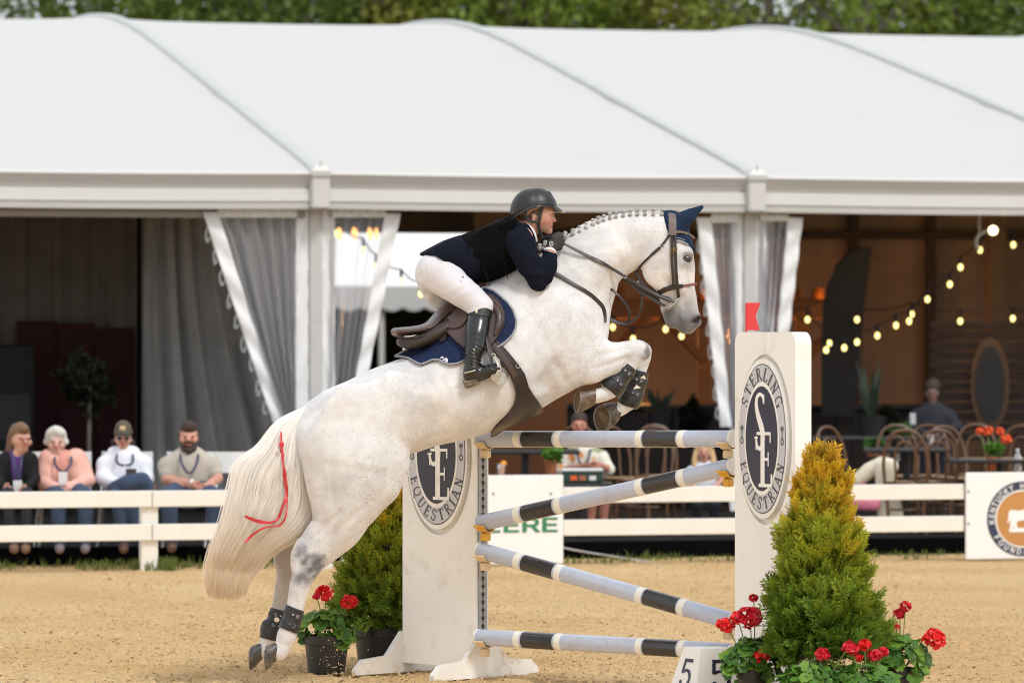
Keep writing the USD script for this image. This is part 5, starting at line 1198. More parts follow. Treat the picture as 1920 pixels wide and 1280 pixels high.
# jacket: body with tail, sleeves
tail_ = dense([ci(812, 492, 27, .16), ci(840, 480, 33, .165), ci(866, 492, 38, .16)], 4)
jb = garment('jacket', rider, [(torso[5:], .03), (tail_, .03)], .011, M_jack,
    poly=[(794, 474), (800, 471), (842, 449), (872, 438), (905, 432), (940, 418), (962, 408), (985, 422), (1003, 452), (1004, 470), (985, 505), (960, 540), (908, 545), (886, 523), (868, 514), (852, 506), (836, 495), (815, 480), (797, 478)], wr=folds(80, .003, (.8, .1, .4), 9))
for nm, (a1, a2), l in (('sleeve', arm_near, .2), ('sleeve', arm_far, -.2)):
    e = hp(1030 + (0 if l > 0 else -10), 475 + (0 if l > 0 else -4), l * .7)
    ox, oy = (0, 0) if l > 0 else (-11, -4)
    sl = garment(nm, rider, [(a1, .03), (a2, .012)], .0105, M_jack, poly=[(x + ox, y + oy) for x, y in ((930, 415), (1004, 420), (1010, 462), (1017, 470.5), (1038, 476.5), (1060, 482), (1060, 565), (930, 565))], wr=folds(75, .0042, (.3, .0, 1), 11 if l > 0 else 12))
    c0 = e + nrm(hp(1022, 510, l) - e) * .002; ax_ = nrm(hp(1022, 510, l) - e)
    cf = garment('shirt_cuff', sl, [(a2, .012)], .0075, M_shirt, cuts=[(c0 - ax_ * .016, ax_), (c0 + ax_ * .004, -ax_)], h=.004)
vest = garment('vest', rider, [(torso[6:], .03), ([ci(905, 442, 13, .10), ci(938, 430, 12, .11), ci(958, 419, 8, .1)], .03)], .018, M_vest,
    poly=[(838, 452), (860, 443), (872, 438), (905, 427), (925, 419), (945, 410), (958, 404), (968, 415), (955, 434), (957, 446), (962, 460), (972, 484), (978, 500), (962, 519), (938, 530), (920, 538), (905, 538), (889, 524), (880, 500), (862, 478), (846, 462)], wr=folds(50, .0065, (.45, .1, -.9), 21))
arm_e = [(958, 405), (950, 416), (953.5, 432), (956.5, 446), (961, 460), (967, 474), (973, 487), (978, 499)]
def vl(x, y):
    p = hp(x, y, .19); p[1] = max(surf_l(torso, p, .020), .05); return p
part(vest, 'arm_edge', HF.m(tube(spline(np.array([vl(x, y) for x, y in arm_e]), 30), .0042, 6)), M_jack, smooth=60)
for sm in ([(868, 441), (884, 470), (905, 500), (918, 536)], [(930, 419), (934, 450), (946, 490), (952, 523)]):
    part(vest, 'seam', HF.m(tube(spline(np.array([vl(x, y) for x, y in sm]), 24), .0022, 5)), M_jack, smooth=60)
col = spline(np.array([hp(x, y, l) for x, y, l in ((985, 421, .058), (993, 424, .066), (1000, 433, .068), (1004.5, 444, .06), (1006, 453, .045))]), 16)
part(rider, 'shirt_collar', HF.m(ribbon(col, (.3, 1, .2), .012, .006)), M_shirt, smooth=50)
part(rider, 'jacket_collar', HF.m(ribbon(col + [-.014, .004, -.004], (.3, 1, .2), .026, .008)), M_jack, smooth=50)
# boots
for s, (t_, s_, f_) in ((1, legs_near), (-1, legs_far)):
    l = .23 * s if s > 0 else -.25
    top = hp(905, 578, l) if s > 0 else hp(882, 598, l)
    def wrk(P, s=s):
        z0, z1 = hp(890, 655)[2], hp(890, 690)[2]
        w = np.clip((z0 + .03 - P[..., 2]) / .05, 0, 1) * np.clip((P[..., 2] - z1 + .01) / .03, 0, 1)
        return w * .0045 * np.sin(P[..., 2] * 330 + P[..., 0] * 160 + 5 * meshkit.noise(P * 24, 4)) + .0015 * np.sin(P[..., 2] * 60)
    bt = garment('riding_boot', rider, [(s_, .02), (f_, .02)], .007, M_rboot, cuts=[(top, (.30, 0, -1))], h=.005, wr=wrk)
    if s > 0:
        sole = dense([ci(872.5, 716, 4.5, .030, .36), ci(884, 713.5, 3.6, .028, .362), ci(902, 707, 2.8, .034, .366), ci(922, 700, 2.8, .036, .37), ci(932, 695.5, 2.2, .028, .372)], 3)
        heel = [ci(876, 722, 5.5, .030, .36), ci(894, 716, 5.0, .030, .362)]
        part(bt, 'sole', HF.m(leg_shell(sole, .001, (hp(840, 720, .36), (1, 0, 0)), (hp(960, 700, .36), (-1, 0, 0)))), M_bsole, smooth=True)
        part(bt, 'heel', HF.m(leg_shell(heel, .001, (hp(840, 720, .36), (1, 0, 0)), (hp(960, 700, .36), (-1, 0, 0)))), M_bsole, smooth=True)
        cuffp = [ci(903, 577, 19, .058, .232), ci(899, 598, 20.5, .06, .255)]
        part(bt, 'boot_top', HF.m(leg_shell(cuffp, .0095, (hp(903, 576, .23), (.42, 0, -1)), (hp(899, 594, .25), (.1, 0, 1)))), mat('boot_top_leather', (.008, .008, .008), .5, .3, 40, .4, 240, .004), smooth=True)
        part(bt, 'crest_badge', HF.m(ball(hp(893.5, 584, surf_l(cuffp, hp(893.5, 584, .25), .011)), (.0075, .003, .010), 2)), mat('badge_gold', (.7, .62, .45), .3, metal=.6))
        sp = np.array([hp(x, y, surf_l([*s_, *f_], hp(x, y, .36), .010)) for x, y in ((871, 699), (876, 698), (882, 696.5), (888, 695), (893, 693.5))])
        spur = part(bt, 'spur', HF.m(tube(spline(sp, 14), .0042, 6)), M_steel, smooth=60)
        part(bt, 'spur_shank', HF.m(tube(np.array([hp(870, 705, .362), hp(865, 707.5, .362), hp(861, 708, .362)]), [.005, .004, .0035], 6)), M_steel, smooth=60)
        part(bt, 'spur_strap', HF.m(ribbon(np.array([hp(x, y, surf_l([*s_, *f_], hp(x, y, .36), .010)) for x, y in ((893, 693), (895, 701), (898, 711))]), (0, 1, 0), .013, .004)), M_rboot)
# helmet
hel = []
def helm_field():
    B = Body(); B.add([ci(996, 391, 37.5, .105), ci(1006, 391, 39, .107)], .03); B.add([ci(978, 394, 18, .075)], .03)
    ax = B.grid(.005); D = B.field(ax)
    PP = np.array([hp(x, y, 0)[[0, 2]] for x, y in ((950, 340), (950, 413), (958, 412.5), (967, 407), (976, 399.5), (988, 392.5), (1004, 388), (1022, 386), (1038, 386.5), (1060, 390), (1060, 340))])
    D = np.maximum(D, poly_sd(PP, ax[0][:, None].astype(float), ax[2][None, :].astype(float))[:, None, :])
    return nets(D.astype(np.float32), ax)
helm = part(rider, 'helmet', HF.m(helm_field()), M_helm, smooth=True)
rim = [(958, 411, .03), (966, 407, .075), (978, 399, .098), (992, 391.5, .106), (1010, 387.5, .106), (1026, 386.5, .09), (1038, 387, .06), (1045, 388, 0)]
R = spline(np.array([hp(x, y, l) for x, y, l in rim] + [hp(x, y, -l) for x, y, l in rim[-2::-1]]), 60)
part(helm, 'rim', HF.m(tube(R, .006, 6)), M_helmt, smooth=60)
g = np.linspace(-1.25, 1.25, 25); vis = []
for k, (ext, dz) in enumerate(((0, .004), (.4, .000), (1.0, -.012))):
    vis.append([hp(1022, 386.5, 0) + [(.070 + .040 * ext) * math.cos(a) ** .8, .098 * math.sin(a), -.004 - .030 * ext * math.cos(a) + .004 * math.cos(a) + dz * .3] for a in g])
vg = np.array(vis); vv, vf = sheet(vg)
part(helm, 'visor', HF.m(thick(vv, vf, np.tile([0, 0, 1.0], (len(vv), 1)), .006)), M_helmt, smooth=50)
part(helm, 'front_trim', HF.m(ribbon(np.array([hp(1029, 357, .02), hp(1034, 363, .02), hp(1038, 370, .02)]), (.8, .3, .5), .03, .004)), M_helmt)
for s in (1, -1):
    P = spline(np.array([hp(x, y, l * s) for x, y, l in ((1017, 388, .083), (1014, 398, .082), (1011.5, 410, .080), (1010, 422, .066), (1012, 434, .052), (1015, 441, .03), (1018, 444, 0))]), 24)
    part(helm, 'chin_strap', HF.m(ribbon(P, (0, s, 0), .018, .005)), M_glove, smooth=50)
    P = spline(np.array([hp(x, y, l * s) for x, y, l in ((986, 393, .085), (986, 404, .084), (990, 412, .078), (1000, 416, .078), (1010, 416, .077))]), 24)
    part(helm, 'ear_strap', HF.m(ribbon(P, (0, s, 0), .015, .005)), M_glove, smooth=50)
hr = Body(); hr.add([ci(994, 402, 20, .074), ci(985, 405, 14, .06)], .02); hr.add([ci(1004, 398, 14, .0755), ci(1012, 394, 9, .0745)], .02)
hx = hr.grid(.005); part(rider, 'hair', HF.m(nets(hr.field(hx), hx)), M_hair, smooth=True)
# gloves
for s, dx, dy, l0 in ((1, 0, 0, .135), (-1, -18, 6, -.10)):
    B = Body(); hand_prims(B, s, dx, dy, l0)
    for q in range(len(B.p)): B.p[q] = (B.p[q][0], B.p[q][1], [(c[0], c[1], c[2], c[3] + .0022, c[4]) for c in B.p[q][2]], 0)
    gx = B.grid(.003)
    D = B.field(gx); p0 = hp(1031 + dx, 470 + dy, l0); n0 = nrm(hp(1040, 450, l0) - hp(1031, 470, l0))
    q = (gx[0][:, None, None] - p0[0]) * n0[0] + (gx[1][None, :, None] - p0[1]) * n0[1] + (gx[2][None, None, :] - p0[2]) * n0[2]
    gl = part(rider, 'glove', HF.m(nets(np.maximum(D, -q).astype(np.float32), gx)), M_glove, smooth=True)
    if s > 0:
        a = np.linspace(0, 6.3, 14); c = hp(1033.5, 457, l0 + .026)
        part(gl, 'emblem', HF.m(tube(np.array([c + [.0105 * math.cos(t), 0, .0125 * math.sin(t)] for t in a]), .0016, 5)), M_white)
        part(gl, 'emblem', HF.m(tube(np.array([c + [-.003, .0, -.006], c + [0, 0, 0], c + [.004, 0, .006]]), .0015, 5)), M_white)
# stirrups and leathers
stp = thing('stirrup', 'wide pale alloy stirrup iron holding the rider\'s near boot', 'stirrup', HF(hp(935, 700, .37)))
pl = [hp(x, y, l) for x, y, l in ((923, 711, .405), (930, 693, .415), (940, 694, .34), (953, 701, .325), (955, 704, .33), (943, 721, .39), (936, 723, .40))]
M_alloy = mat('alloy_stirrup', (.46, .43, .37), .4, .15, 30, metal=.55)
part(stp, 'tread', HF.m(hull(np.vstack([np.array(pl), np.array(pl) + [-.010, -.004, .006]]))), M_alloy, smooth=30)
for pth in (((925, 668, .375), (931, 676, .395), (936, 688, .412), (934, 702, .415), (927, 714, .41)), ((925, 668, .375), (936, 677, .35), (946, 689, .33), (953, 700, .326))):
    P = spline(np.array([hp(*p) for p in pth]), 16)
    part(stp, 'side_bar', HF.m(ribbon(P, (.5, 1, .1), np.interp(np.arange(16), [0, 8, 15], [.014, .026, .034]), .008)), M_alloy, smooth=50)
part(stp, 'eye', HF.m(tube(np.array([hp(925 + 4 * math.cos(t), 667 + 4 * math.sin(t), .376) for t in np.linspace(0, 6.3, 12)]), .005, 6)), M_alloy, smooth=60)
part(stp, 'stirrup_leather', HF.m(ribbon(spline(np.array([hp(*p) for p in ((913, 630, .33), (916, 645, .345), (921, 658, .365), (925, 669, .378))]), 14), (.4, 1, .1), .024, .006)), M_strap, smooth=50)
part(stp, 'leather_end', HF.m(ribbon(spline(np.array([hp(*p) for p in ((916, 650, .355), (919, 664, .375), (921, 676, .39), (924, 689, .40))]), 14), (.4, 1, .1), .022, .006)), M_strap, smooth=50)
sf_ = thing('stirrup', 'far-side stirrup iron mostly hidden by the horse\'s barrel', 'stirrup', HF(hp(915, 700, -.38)))
part(sf_, 'tread', HF.m(rbox((.03, .12, .012), .004, hp(912, 706, -.38))), M_alloy)
for s in (-1, 1): part(sf_, 'side_bar', HF.m(tube(np.array([hp(912, 706, -.38 + .06 * s), hp(910, 690, -.38 + .05 * s), hp(908, 668, -.38)]), .006, 6)), M_alloy)
# ================================================================ the jump
M_wing = mat('cream_white_wing_paint', (.74, .735, .70), .42, .04, 2.5, .05, 25, .004, dirt=((.58, .55, .48), .55, 5.5))
M_wedge = mat('cream_wing_foot', (.72, .71, .67), .5, .05, 3, .05, 25, .004, dirt=((.42, .32, .20), .52, 6.0))
M_ring = mat('silver_grey_print', (.47, .475, .50), .45, .04, 2); M_inkn = mat('dark_navy_print', (.014, .016, .032), .35, .1, 2); M_ink = mat('dark_grey_lettering', (.06, .062, .075), .5, .1)
M_cream = mat('cream_plastic_cup', (.62, .47, .28), .5, .1, 6); M_yel = mat('yellow_plastic_cup', (.62, .33, .03), .45, .1, 6)
M_track = mat('galvanised_track', (.30, .305, .31), .45, .25, 25, metal=.4); M_slot = mat('track_slot', (.05, .05, .05), .7)
def ell(a, b, n=72): return sa.scale(sg.Point(0, 0).buffer(1, n), a, b)
# serif letters drawn as strokes in a box one high
def serif_glyph(ch):
    T_, t = .19, .085; w = {'I': .3, 'E': .62, 'T': .72, 'L': .6, 'R': .74, 'N': .8, 'S': .6, 'G': .82, 'Q': .9, 'U': .8, 'A': .82}[ch]
    ln = lambda p, k: sg.LineString(p).buffer(k / 2, cap_style=2)
    arc = lambda cx, cy, rx, ry, a0, a1, k: sg.LineString([(cx + rx * math.cos(math.radians(a)), cy + ry * math.sin(math.radians(a))) for a in np.linspace(a0, a1, 30)]).buffer(k / 2, cap_style=2)
    sf = lambda x, y, h=.14: sg.box(x - h, y - .02, x + h, y + .03) if y < .5 else sg.box(x - h, y - .03, x + h, y + .02)
    g = []
    if ch == 'I': g = [ln([(.15, 0), (.15, 1)], T_), sf(.15, 0), sf(.15, 1)]
    if ch in 'ETLR': 
        x = .14 if ch != 'T' else .36
        g = [ln([(x, 0), (x, 1)], T_), sf(x, 0), sf(x, 1)]
    if ch == 'E': g += [ln([(.14, .98), (.58, .98)], t), ln([(.14, .52), (.46, .52)], t), ln([(.14, .02), (.60, .02)], t), ln([(.57, .98), (.57, .80)], t), ln([(.59, .02), (.59, .22)], t), ln([(.46, .42), (.46, .62)], t)]
    if ch == 'T': g += [ln([(.02, .98), (.70, .98)], t), ln([(.04, .98), (.04, .78)], t), ln([(.68, .98), (.68, .78)], t)]
    if ch == 'L': g += [ln([(.14, .02), (.58, .02)], t), ln([(.57, .02), (.57, .24)], t)]
    if ch == 'R': g += [arc(.30, .74, .24, .23, -90, 90, .11), ln([(.14, .97), (.32, .97)], t), ln([(.14, .51), (.32, .51)], t), ln([(.34, .5), (.66, .02)], .12), sf(.66, 0, .1)]
    if ch == 'N': g = [ln([(.14, 0), (.14, 1)], t), ln([(.66, 0), (.66, 1)], t), ln([(.12, .98), (.66, .02)], T_), sf(.14, 0), sf(.10, 1), sf(.66, 1)]
    if ch == 'S': g = [sg.LineString(spline(np.array([(.54, .80), (.46, .95), (.28, .99), (.10, .86), (.12, .66), (.30, .54), (.48, .42), (.54, .22), (.38, .03), (.20, .02), (.06, .14), (.05, .26)]), 40)).buffer(.055)]
    if ch == 'G': g = [arc(.44, .5, .38, .49, 40, 340, .11), ln([(.74, .02), (.74, .42)], T_), sf(.72, .44, .14)]
    if ch == 'Q': g = [arc(.45, .5, .38, .49, 0, 360, .11), ln([(.42, .12), (.62, -.05), (.88, -.14)], .10)]
    if ch == 'U': g = [ln([(.14, .3), (.14, 1)], T_), ln([(.66, .3), (.66, 1)], t), arc(.40, .3, .26, .29, 180, 360, .10), sf(.14, 1), sf(.66, 1, .12)]
    if ch == 'A': g = [ln([(.10, 0), (.41, 1)], t), ln([(.41, 1), (.72, 0)], T_), ln([(.2, .34), (.62, .34)], t), sf(.10, 0, .11), sf(.72, 0, .13)]
    return unary_union(g).simplify(.008), w
def ring_text(s, a, b, h, t0, t1, up):
    """letters standing on an ellipse (semi axes a, b), reading left to right"""
    out = []
    ws = [serif_glyph(c)[1] + .16 for c in s]; cum = np.cumsum([0] + ws); tot = cum[-1]
    ts = np.radians(np.linspace(t0, t1, 400)); P = np.stack([a * np.cos(ts), b * np.sin(ts)], 1); L = np.r_[0, np.cumsum(np.linalg.norm(np.diff(P, axis=0), axis=1))]
    for i, c in enumerate(s):
        g, w = serif_glyph(c); k = (cum[i] + ws[i] / 2) / tot * L[-1]; t = np.interp(k, L, ts)
        tx, ty = (-a * math.sin(t), b * math.cos(t)); 
        if t1 < t0: tx, ty = -tx, -ty
        an = math.degrees(math.atan2(ty, tx))
        q = sa.translate(g, -w / 2, -.5); q = sa.scale(q, h * .92, h, origin=(0, 0)); q = sa.rotate(q, an, origin=(0, 0)); out.append(sa.translate(q, a * math.cos(t), b * math.sin(t)))
    return out
def swell(P, w):
    return unary_union([sg.LineString([P[i], P[i + 1]]).buffer((w[i] + w[i + 1]) / 4) for i in range(len(P) - 1)])
def wing(label, fr, near_px, hidden_feet=False):
    t = thing('jump_wing', label, 'jump standard', fr((-.3, .05, 0)), 'standards of the jump')
    Wd, H, Tk = .60, 1.95, .10
    pl = sg.box(-Wd, .055, 0, H - .0).buffer(0)
    pl = pl.difference(sg.box(-Wd, H - .06, -Wd + .06, H)).difference(sg.box(-.06, H - .06, 0, H)).union(sg.Point(-Wd + .06, H - .06).buffer(.06, 12)).union(sg.Point(-.06, H - .06).buffer(.06, 12))
    cx, cz = -.30, 1.365 if False else LOGOZ
    hole = sa.translate(ell(.268, .452), cx, cz)
    def px(poly, y0, y1):
        v, f = extrude(poly, y1 - y0); return np.stack([v[:, 0], v[:, 2] + y0, v[:, 1]], 1), f[:, ::-1]
    part(t, 'panel', fr.m(px(pl, .022, Tk)), M_wing, smooth=25)
    part(t, 'front_skin', fr.m(px(pl.difference(hole), 0, .022)), M_wing, smooth=25)
    lg = part(t, 'logo_plaque', fr.m(px(sa.translate(ell(.246, .425), cx - .004, cz + .004), -.012, .0215)), M_wing, smooth=25)
    c2 = (cx - .004, cz + .004)
    def lay(name, poly, y, mt, th=.002): return part(lg, name, fr.m(px(sa.translate(poly, *c2), y, y + th)), mt, smooth=25)
    lay('outline', ell(.232, .398), -.0135, M_ink, .0015); lay('grey_ring', ell(.228, .392), -.0150, M_ring, .0015)
    lay('inner_rim', ell(.172, .300), -.0170, M_wing, .002); lay('navy_oval', ell(.158, .278), -.0185, M_inkn, .0015)
    for g in ring_text('STERLING', .199, .344, .070, 152, 28, True) + ring_text('EQUESTRIAN', .199, .344, .064, 200, 340, False): lay('letter', g, -.0165, M_ink, .0015)
    for s in (-1, 1):                      # little bit rings beside the oval
        d1 = sa.translate(sg.Point(0, 0).buffer(.014).difference(sg.Point(0, 0).buffer(.0085)).union(sg.box(-.003, -.05, .003, -.014)), .200 * s, .055); d2 = sa.translate(sa.scale(sg.Point(0, 0).buffer(.015).difference(sg.Point(0, 0).buffer(.009)), 1, 1.3), .200 * s, -.012)
        lay('bit_mark', unary_union([d1, d2, sa.translate(sg.box(-.0145, -.004, .0145, .004), .2 * s, .055)]), -.0165, M_ink, .0015)
    Sx = spline(np.array([(.028, .200), (.020, .222), (-.004, .236), (-.034, .222), (-.044, .185), (-.034, .140), (-.006, .085), (.018, .035), (.022, -.015), (.004, -.048), (-.020, -.052), (-.040, -.030), (-.044, .005)]), 60)
    sw = np.interp(np.arange(60), [0, 8, 20, 32, 44, 52, 59], [.016, .02, .032, .044, .032, .02, .016])
    Sg = unary_union([swell([tuple(p) for p in Sx], sw), sg.box(.024, .185, .034, .236), sg.box(-.062, .0, -.030, .010), sg.box(-.05, -.06, -.041, .01)])
    Eg = unary_union([sg.box(-.016, -.250, .022, .030), sg.box(-.055, .020, .082, .036), sg.box(-.035, -.256, .095, -.238), sg.box(.016, -.116, .062, -.100), sg.box(.074, -.02, .082, .03), sg.box(.055, -.145, .062, -.07), sg.box(.084, -.25, .095, -.185)])
    lay('monogram_letter', sa.translate(Sg, -.005, 0), -.0205, M_wing, .003); lay('monogram_letter', sa.translate(Eg, .012, 0), -.0215, M_wing, .003)
    # feet: sloping boards across both ends
    ft = sg.Polygon([(-.42, 0), (.42, 0), (.42, .03), (.36, .085), (.17, .10), (.05, .235), (-.05, .235), (-.17, .10), (-.36, .085), (-.42, .03)])
    for xx in (-.60 - .03, .004):
        v, f = extrude(ft, .036); V = np.stack([v[:, 2] + xx - .002, v[:, 0] + .05, v[:, 1]], 1); part(t, 'foot', fr.m((V, f)), M_wedge, smooth=25)
    # metal track with keyhole slots on the end that faces the poles
    return t
LOGOZ = CAMH - (823 - 640) * 23.6 / FPX
CL, SL = math.cos(math.radians(45)), math.sin(math.radians(45))
FL_ = Frame(W(892, 640, 25.05) * [1, 1, 0], (CL, -SL, 0), (SL, CL, 0))
eR = math.radians(61)
FR_ = Frame(W(1378, 640, 23.8) * [1, 1, 0] + .6 * np.array([math.cos(eR), -math.sin(eR), 0]), (math.cos(eR), -math.sin(eR), 0), (math.sin(eR), math.cos(eR), 0))
lz = LOGOZ
LOGOZ = CAMH - (858 - 640) * 25.2 / FPX + .012
wl = wing('cream white jump standard with oval emblem behind the horse\'s belly', FL_, 892)
LOGOZ = lz
wr_ = wing('cream white jump standard with full oval emblem and red flag on top', FR_, 1378)
slots = [sg.Point(0, z).buffer(.0135).union(sg.box(-.005, z - .028, .005, z)) for z in np.arange(.20, 1.86, .045)]
strip = sg.box(-.032, .12, .032, 1.9).difference(unary_union(slots))
v, f = extrude(strip, .006); part(wl, 'cup_track', FL_.m((np.stack([v[:, 2] + .002, v[:, 0] + .05, v[:, 1]], 1), f)), M_track, smooth=20)
part(wl, 'track_back', FL_.m(rbox((.002, .05, 1.7), .0005, (.0012, .05, 1.02))), M_slot)
v, f = extrude(strip, .006); part(wr_, 'cup_track', FR_.m((np.stack([-.6 - .008 + v[:, 2], v[:, 0] + .05, v[:, 1]], 1), f)), M_track, smooth=20)
# poles
PR = .0465
M_pole = mat('pale_blue_grey_pole', (.40, .435, .52), .30, .04, 3, coat=.2, dirt=((.34, .355, .39), .55, 11.0)); M_pdark = mat('charcoal_pole_band', (.018, .018, .019), .25, .2, 5, coat=.3); M_pwhite = mat('cream_pole_band', (.68, .66, .58), .4, .04, 5)
DL, DR = 24.98, 23.92
def pole(label, l, r):
    A = W(l[0], l[1], DL); B = W(r[0], r[1], DR)
    if len(l) > 2: pass
    d = B - A; L = np.linalg.norm(d)
    t = thing('jump_pole', label, 'jump pole', (A + B) / 2, 'striped poles of the jump')
    def at(px):   # fraction along the pole seen at a column
        k = (px - 960) / FPX; return (k * A[1] - A[0]) / (d[0] - k * d[1])
    def seg(name, t0, t1, r, mt): return part(t, name, tube(np.array([A + d * t0, A + d * (t0 + .001), A + d * (t1 - .001), A + d * t1]), [r * .985, r, r, r * .985], 28), mt, smooth=40)
    seg('shaft', 0, 1, PR, M_pole)
    for a, b in ((984, 1043), (1212, 1275)):
        seg('dark_band', at(a), at(b), PR + .0008, M_pdark)
    for c in (975, 1052, 1204, 1283): seg('white_band', at(c - 5.5), at(c + 5.5), PR + .0012, M_pwhite)
    for u in (0, 1):
        c = A + d * u; seg('end_cap', u - .004 if u else -.004, u + .004 if u else .004, PR + .0015, M_pwhite)
    return A, B
P1 = pole('topmost grey, black and white striped jump pole under the horse', (899, 823), (1374, 822.5))
P2 = pole('striped jump pole rising towards the right standard', (899, 981), (1374, 874))
P3 = pole('striped jump pole sloping down towards the red geraniums', (899, 1031), (1374, 1164))
P4 = pole('lowest striped jump pole near the sand, its end behind the number block', (897, 1194), (1374, 1221))
def cup(parent, c, mt, dirv, fr):
    g = np.radians(np.linspace(200, 340, 11)); dv = nrm(dirv * [1, 1, 0]); sd = nrm(np.cross(dv, [0, 0, 1]))
    P = np.array([c + sd * math.cos(a) * (PR + .012) + np.array([0, 0, 1]) * math.sin(a) * (PR + .008) for a in g])
    part(parent, 'jump_cup', ribbon(P, dv * 0 + np.array([[-(p - c)[0], -(p - c)[1], -(p - c)[2]] for p in P]), .062, .007), mt, smooth=50)
    part(parent, 'cup_block', Frame(c, dv, sd, (0, 0, 1)).m(rbox((.045, .05, .045), .006, (-.0, 0, -PR - .036))), mt)
    for s in (-1, 1): part(parent, 'cup_lip', Frame(c, dv, sd, (0, 0, 1)).m(rbox((.062, .03, .012), .003, (0, s * (PR + .016), -.022))), mt)
for (A, B), m0, m1 in ((P1, M_cream, M_cream), (P2, M_yel, M_yel), (P3, M_cream, M_cream), (P4, M_cream, M_cream)):
    u = nrm(B - A); cup(wl, A + u * .045, m0, B - A, None); cup(wr_, B - u * .03, m1, B - A, None)
# red flag
q = FR_((-.565, .05, 1.95)); z0 = q[2]
fg = thing('flag', 'small red swallow-tailed flag standing on the right jump standard', 'flag', q)
part(fg, 'staff', tube([q, q + [0, 0, .155]], .006, 8), M_pwhite if False else mat('red_flag_staff', (.5, .03, .03), .4))
fp = sg.Polygon([(0, .0), (.072, .0), (.050, .075), (.076, .148), (0, .148)])
v, f = extrude(fp, .003); v = v.copy()
part(fg, 'cloth', np.stack([v[:, 0] + q[0], q[1] - .004 * np.sin(v[:, 0] * 60) - v[:, 2], v[:, 1] + q[2] + .012], 1) if False else (np.stack([v[:, 0] + q[0], q[1] - v[:, 2], v[:, 1] + q[2] + .010], 1), f), mat('red_flag_cloth', (.58, .035, .035), .6, .06, 5))
# number block
nbD = 23.55
tl, tm, tr = W(1289, 1212, nbD + .14), W(1314, 1213, nbD), W(1372, 1213, nbD + .02)
zt = tl[2]
M_block = mat('white_number_block', (.69, .68, .64), .35, .03, 4, dirt=((.5, .46, .38), .68, 8.0))
# truncated pyramid seen at its corner: left face and front face
exl, exf = nrm((tl - tm) * [1, 1, 0]), nrm((tr - tm) * [1, 1, 0])
exl = nrm(np.array([-.50, .866, 0])); exf = nrm(np.array([.985, .17, 0]))
top = [tm, tm + exf * .19, tm + exf * .19 + exl * .17, tm + exl * .17]
top = [p * [1, 1, 0] + [0, 0, zt] for p in top]; cc = np.mean(top, 0)
bot = [cc * [1, 1, 0] + (p - cc) * [1, 1, 0] * 1.62 + [0, 0, .012] for p in top]
nb = thing('number_block', 'white sloping number block marked 5 before the right standard', 'number block', cc * [1, 1, 0])
part(nb, 'block', hull(np.array(top + bot + [p + [0, 0, -.004] for p in top])), M_block, smooth=20)
def on_face(a, b, c, d_, s, h, u0, v0, wid, name):
    """text on the face with top edge a-b and bottom edge d-c"""
    o = (a + b) / 2; ex = nrm(b - a); dn = nrm((c + d_) / 2 - o); n = nrm(np.cross(ex, -dn))
    v, f = as_vf(meshkit.text_mesh(s, h, .002, False)); v = v.copy(); w = v[:, 0].max() - v[:, 0].min(); v[:, 0] = (v[:, 0] - v[:, 0].min() - w / 2) * wid
    V = o + (v[:, :1] + u0) * ex - dn * (v[:, 1:2] - v0) + n * (v[:, 2:3] + .001)
    part(nb, name, (V, f), M_inkn, smooth=False)
on_face(top[0], top[1], bot[1], bot[0], '5', .155, .0, .215, 1.0, 'numeral')
on_face(top[3], top[0], bot[0], bot[3], '5', .155, .0, .215, 1.0, 'numeral')
# ================================================================ potted plants round the jump
M_conf = usdkit.material(stage, '/World/Looks/conifer_sprays', {'a': ('attribute', {'attribute': 'coat'}), 'g': ('geometry', {}), 'h': ('hsv', {}), 'mr': ('map_range', {'to_min': .6, 'to_max': 1.45}), 'p': ('principled_bsdf', {'roughness': .6, 'specular_ior_level': .3}), 't': ('translucent_bsdf', {}), 'm': ('mix_closure', {'fac': .3})},
    [('g.random_per_island', 'mr.value'), ('mr.result', 'h.value'), ('a.color', 'h.color'), ('h.color', 'p.base_color'), ('h.color', 't.color'), ('p.BSDF', 'm.closure1'), ('t.BSDF', 'm.closure2')], surface='m.closure')
M_pot = mat('black_nursery_pot', (.012, .012, .012), .45, .25, 20, .1, 60, .004, dirt=((.10, .07, .04), .62, 14.0))
M_wood = mat('conifer_stem', (.08, .05, .03), .9, .3, 20)
M_soil = mat('potting_soil', (.03, .02, .014), 1.0, .4, 60, .6, 80, .02)
def pot(parent, c, r, h, lip=.012, n=28):
    part(parent, 'pot', lathe([(0, 0), (r * .80, 0), (r * .82, .005), (r * .97, h - .05), (r * 1.03, h - .048), (r * 1.03, h), (r * .96, h), (r * .94, h - .03), (0, h - .03)], n)[0] + c if False else (lathe([(0, 0), (r * .80, 0), (r * .82, .005), (r * .97, h - .05), (r * 1.03, h - .048), (r * 1.03, h), (r * .96, h), (r * .94, h - .03), (.001, h - .03)], n)[0] + c, lathe([(0, 0), (r * .80, 0), (r * .82, .005), (r * .97, h - .05), (r * 1.03, h - .048), (r * 1.03, h), (r * .96, h), (r * .94, h - .03), (.001, h - .03)], n)[1][:, ::-1]), M_pot, smooth=40)
    part(parent, 'soil', (ball(c + np.array([0, 0, h - .035]), (r * .93, r * .93, .02), 2)), M_soil, smooth=True)
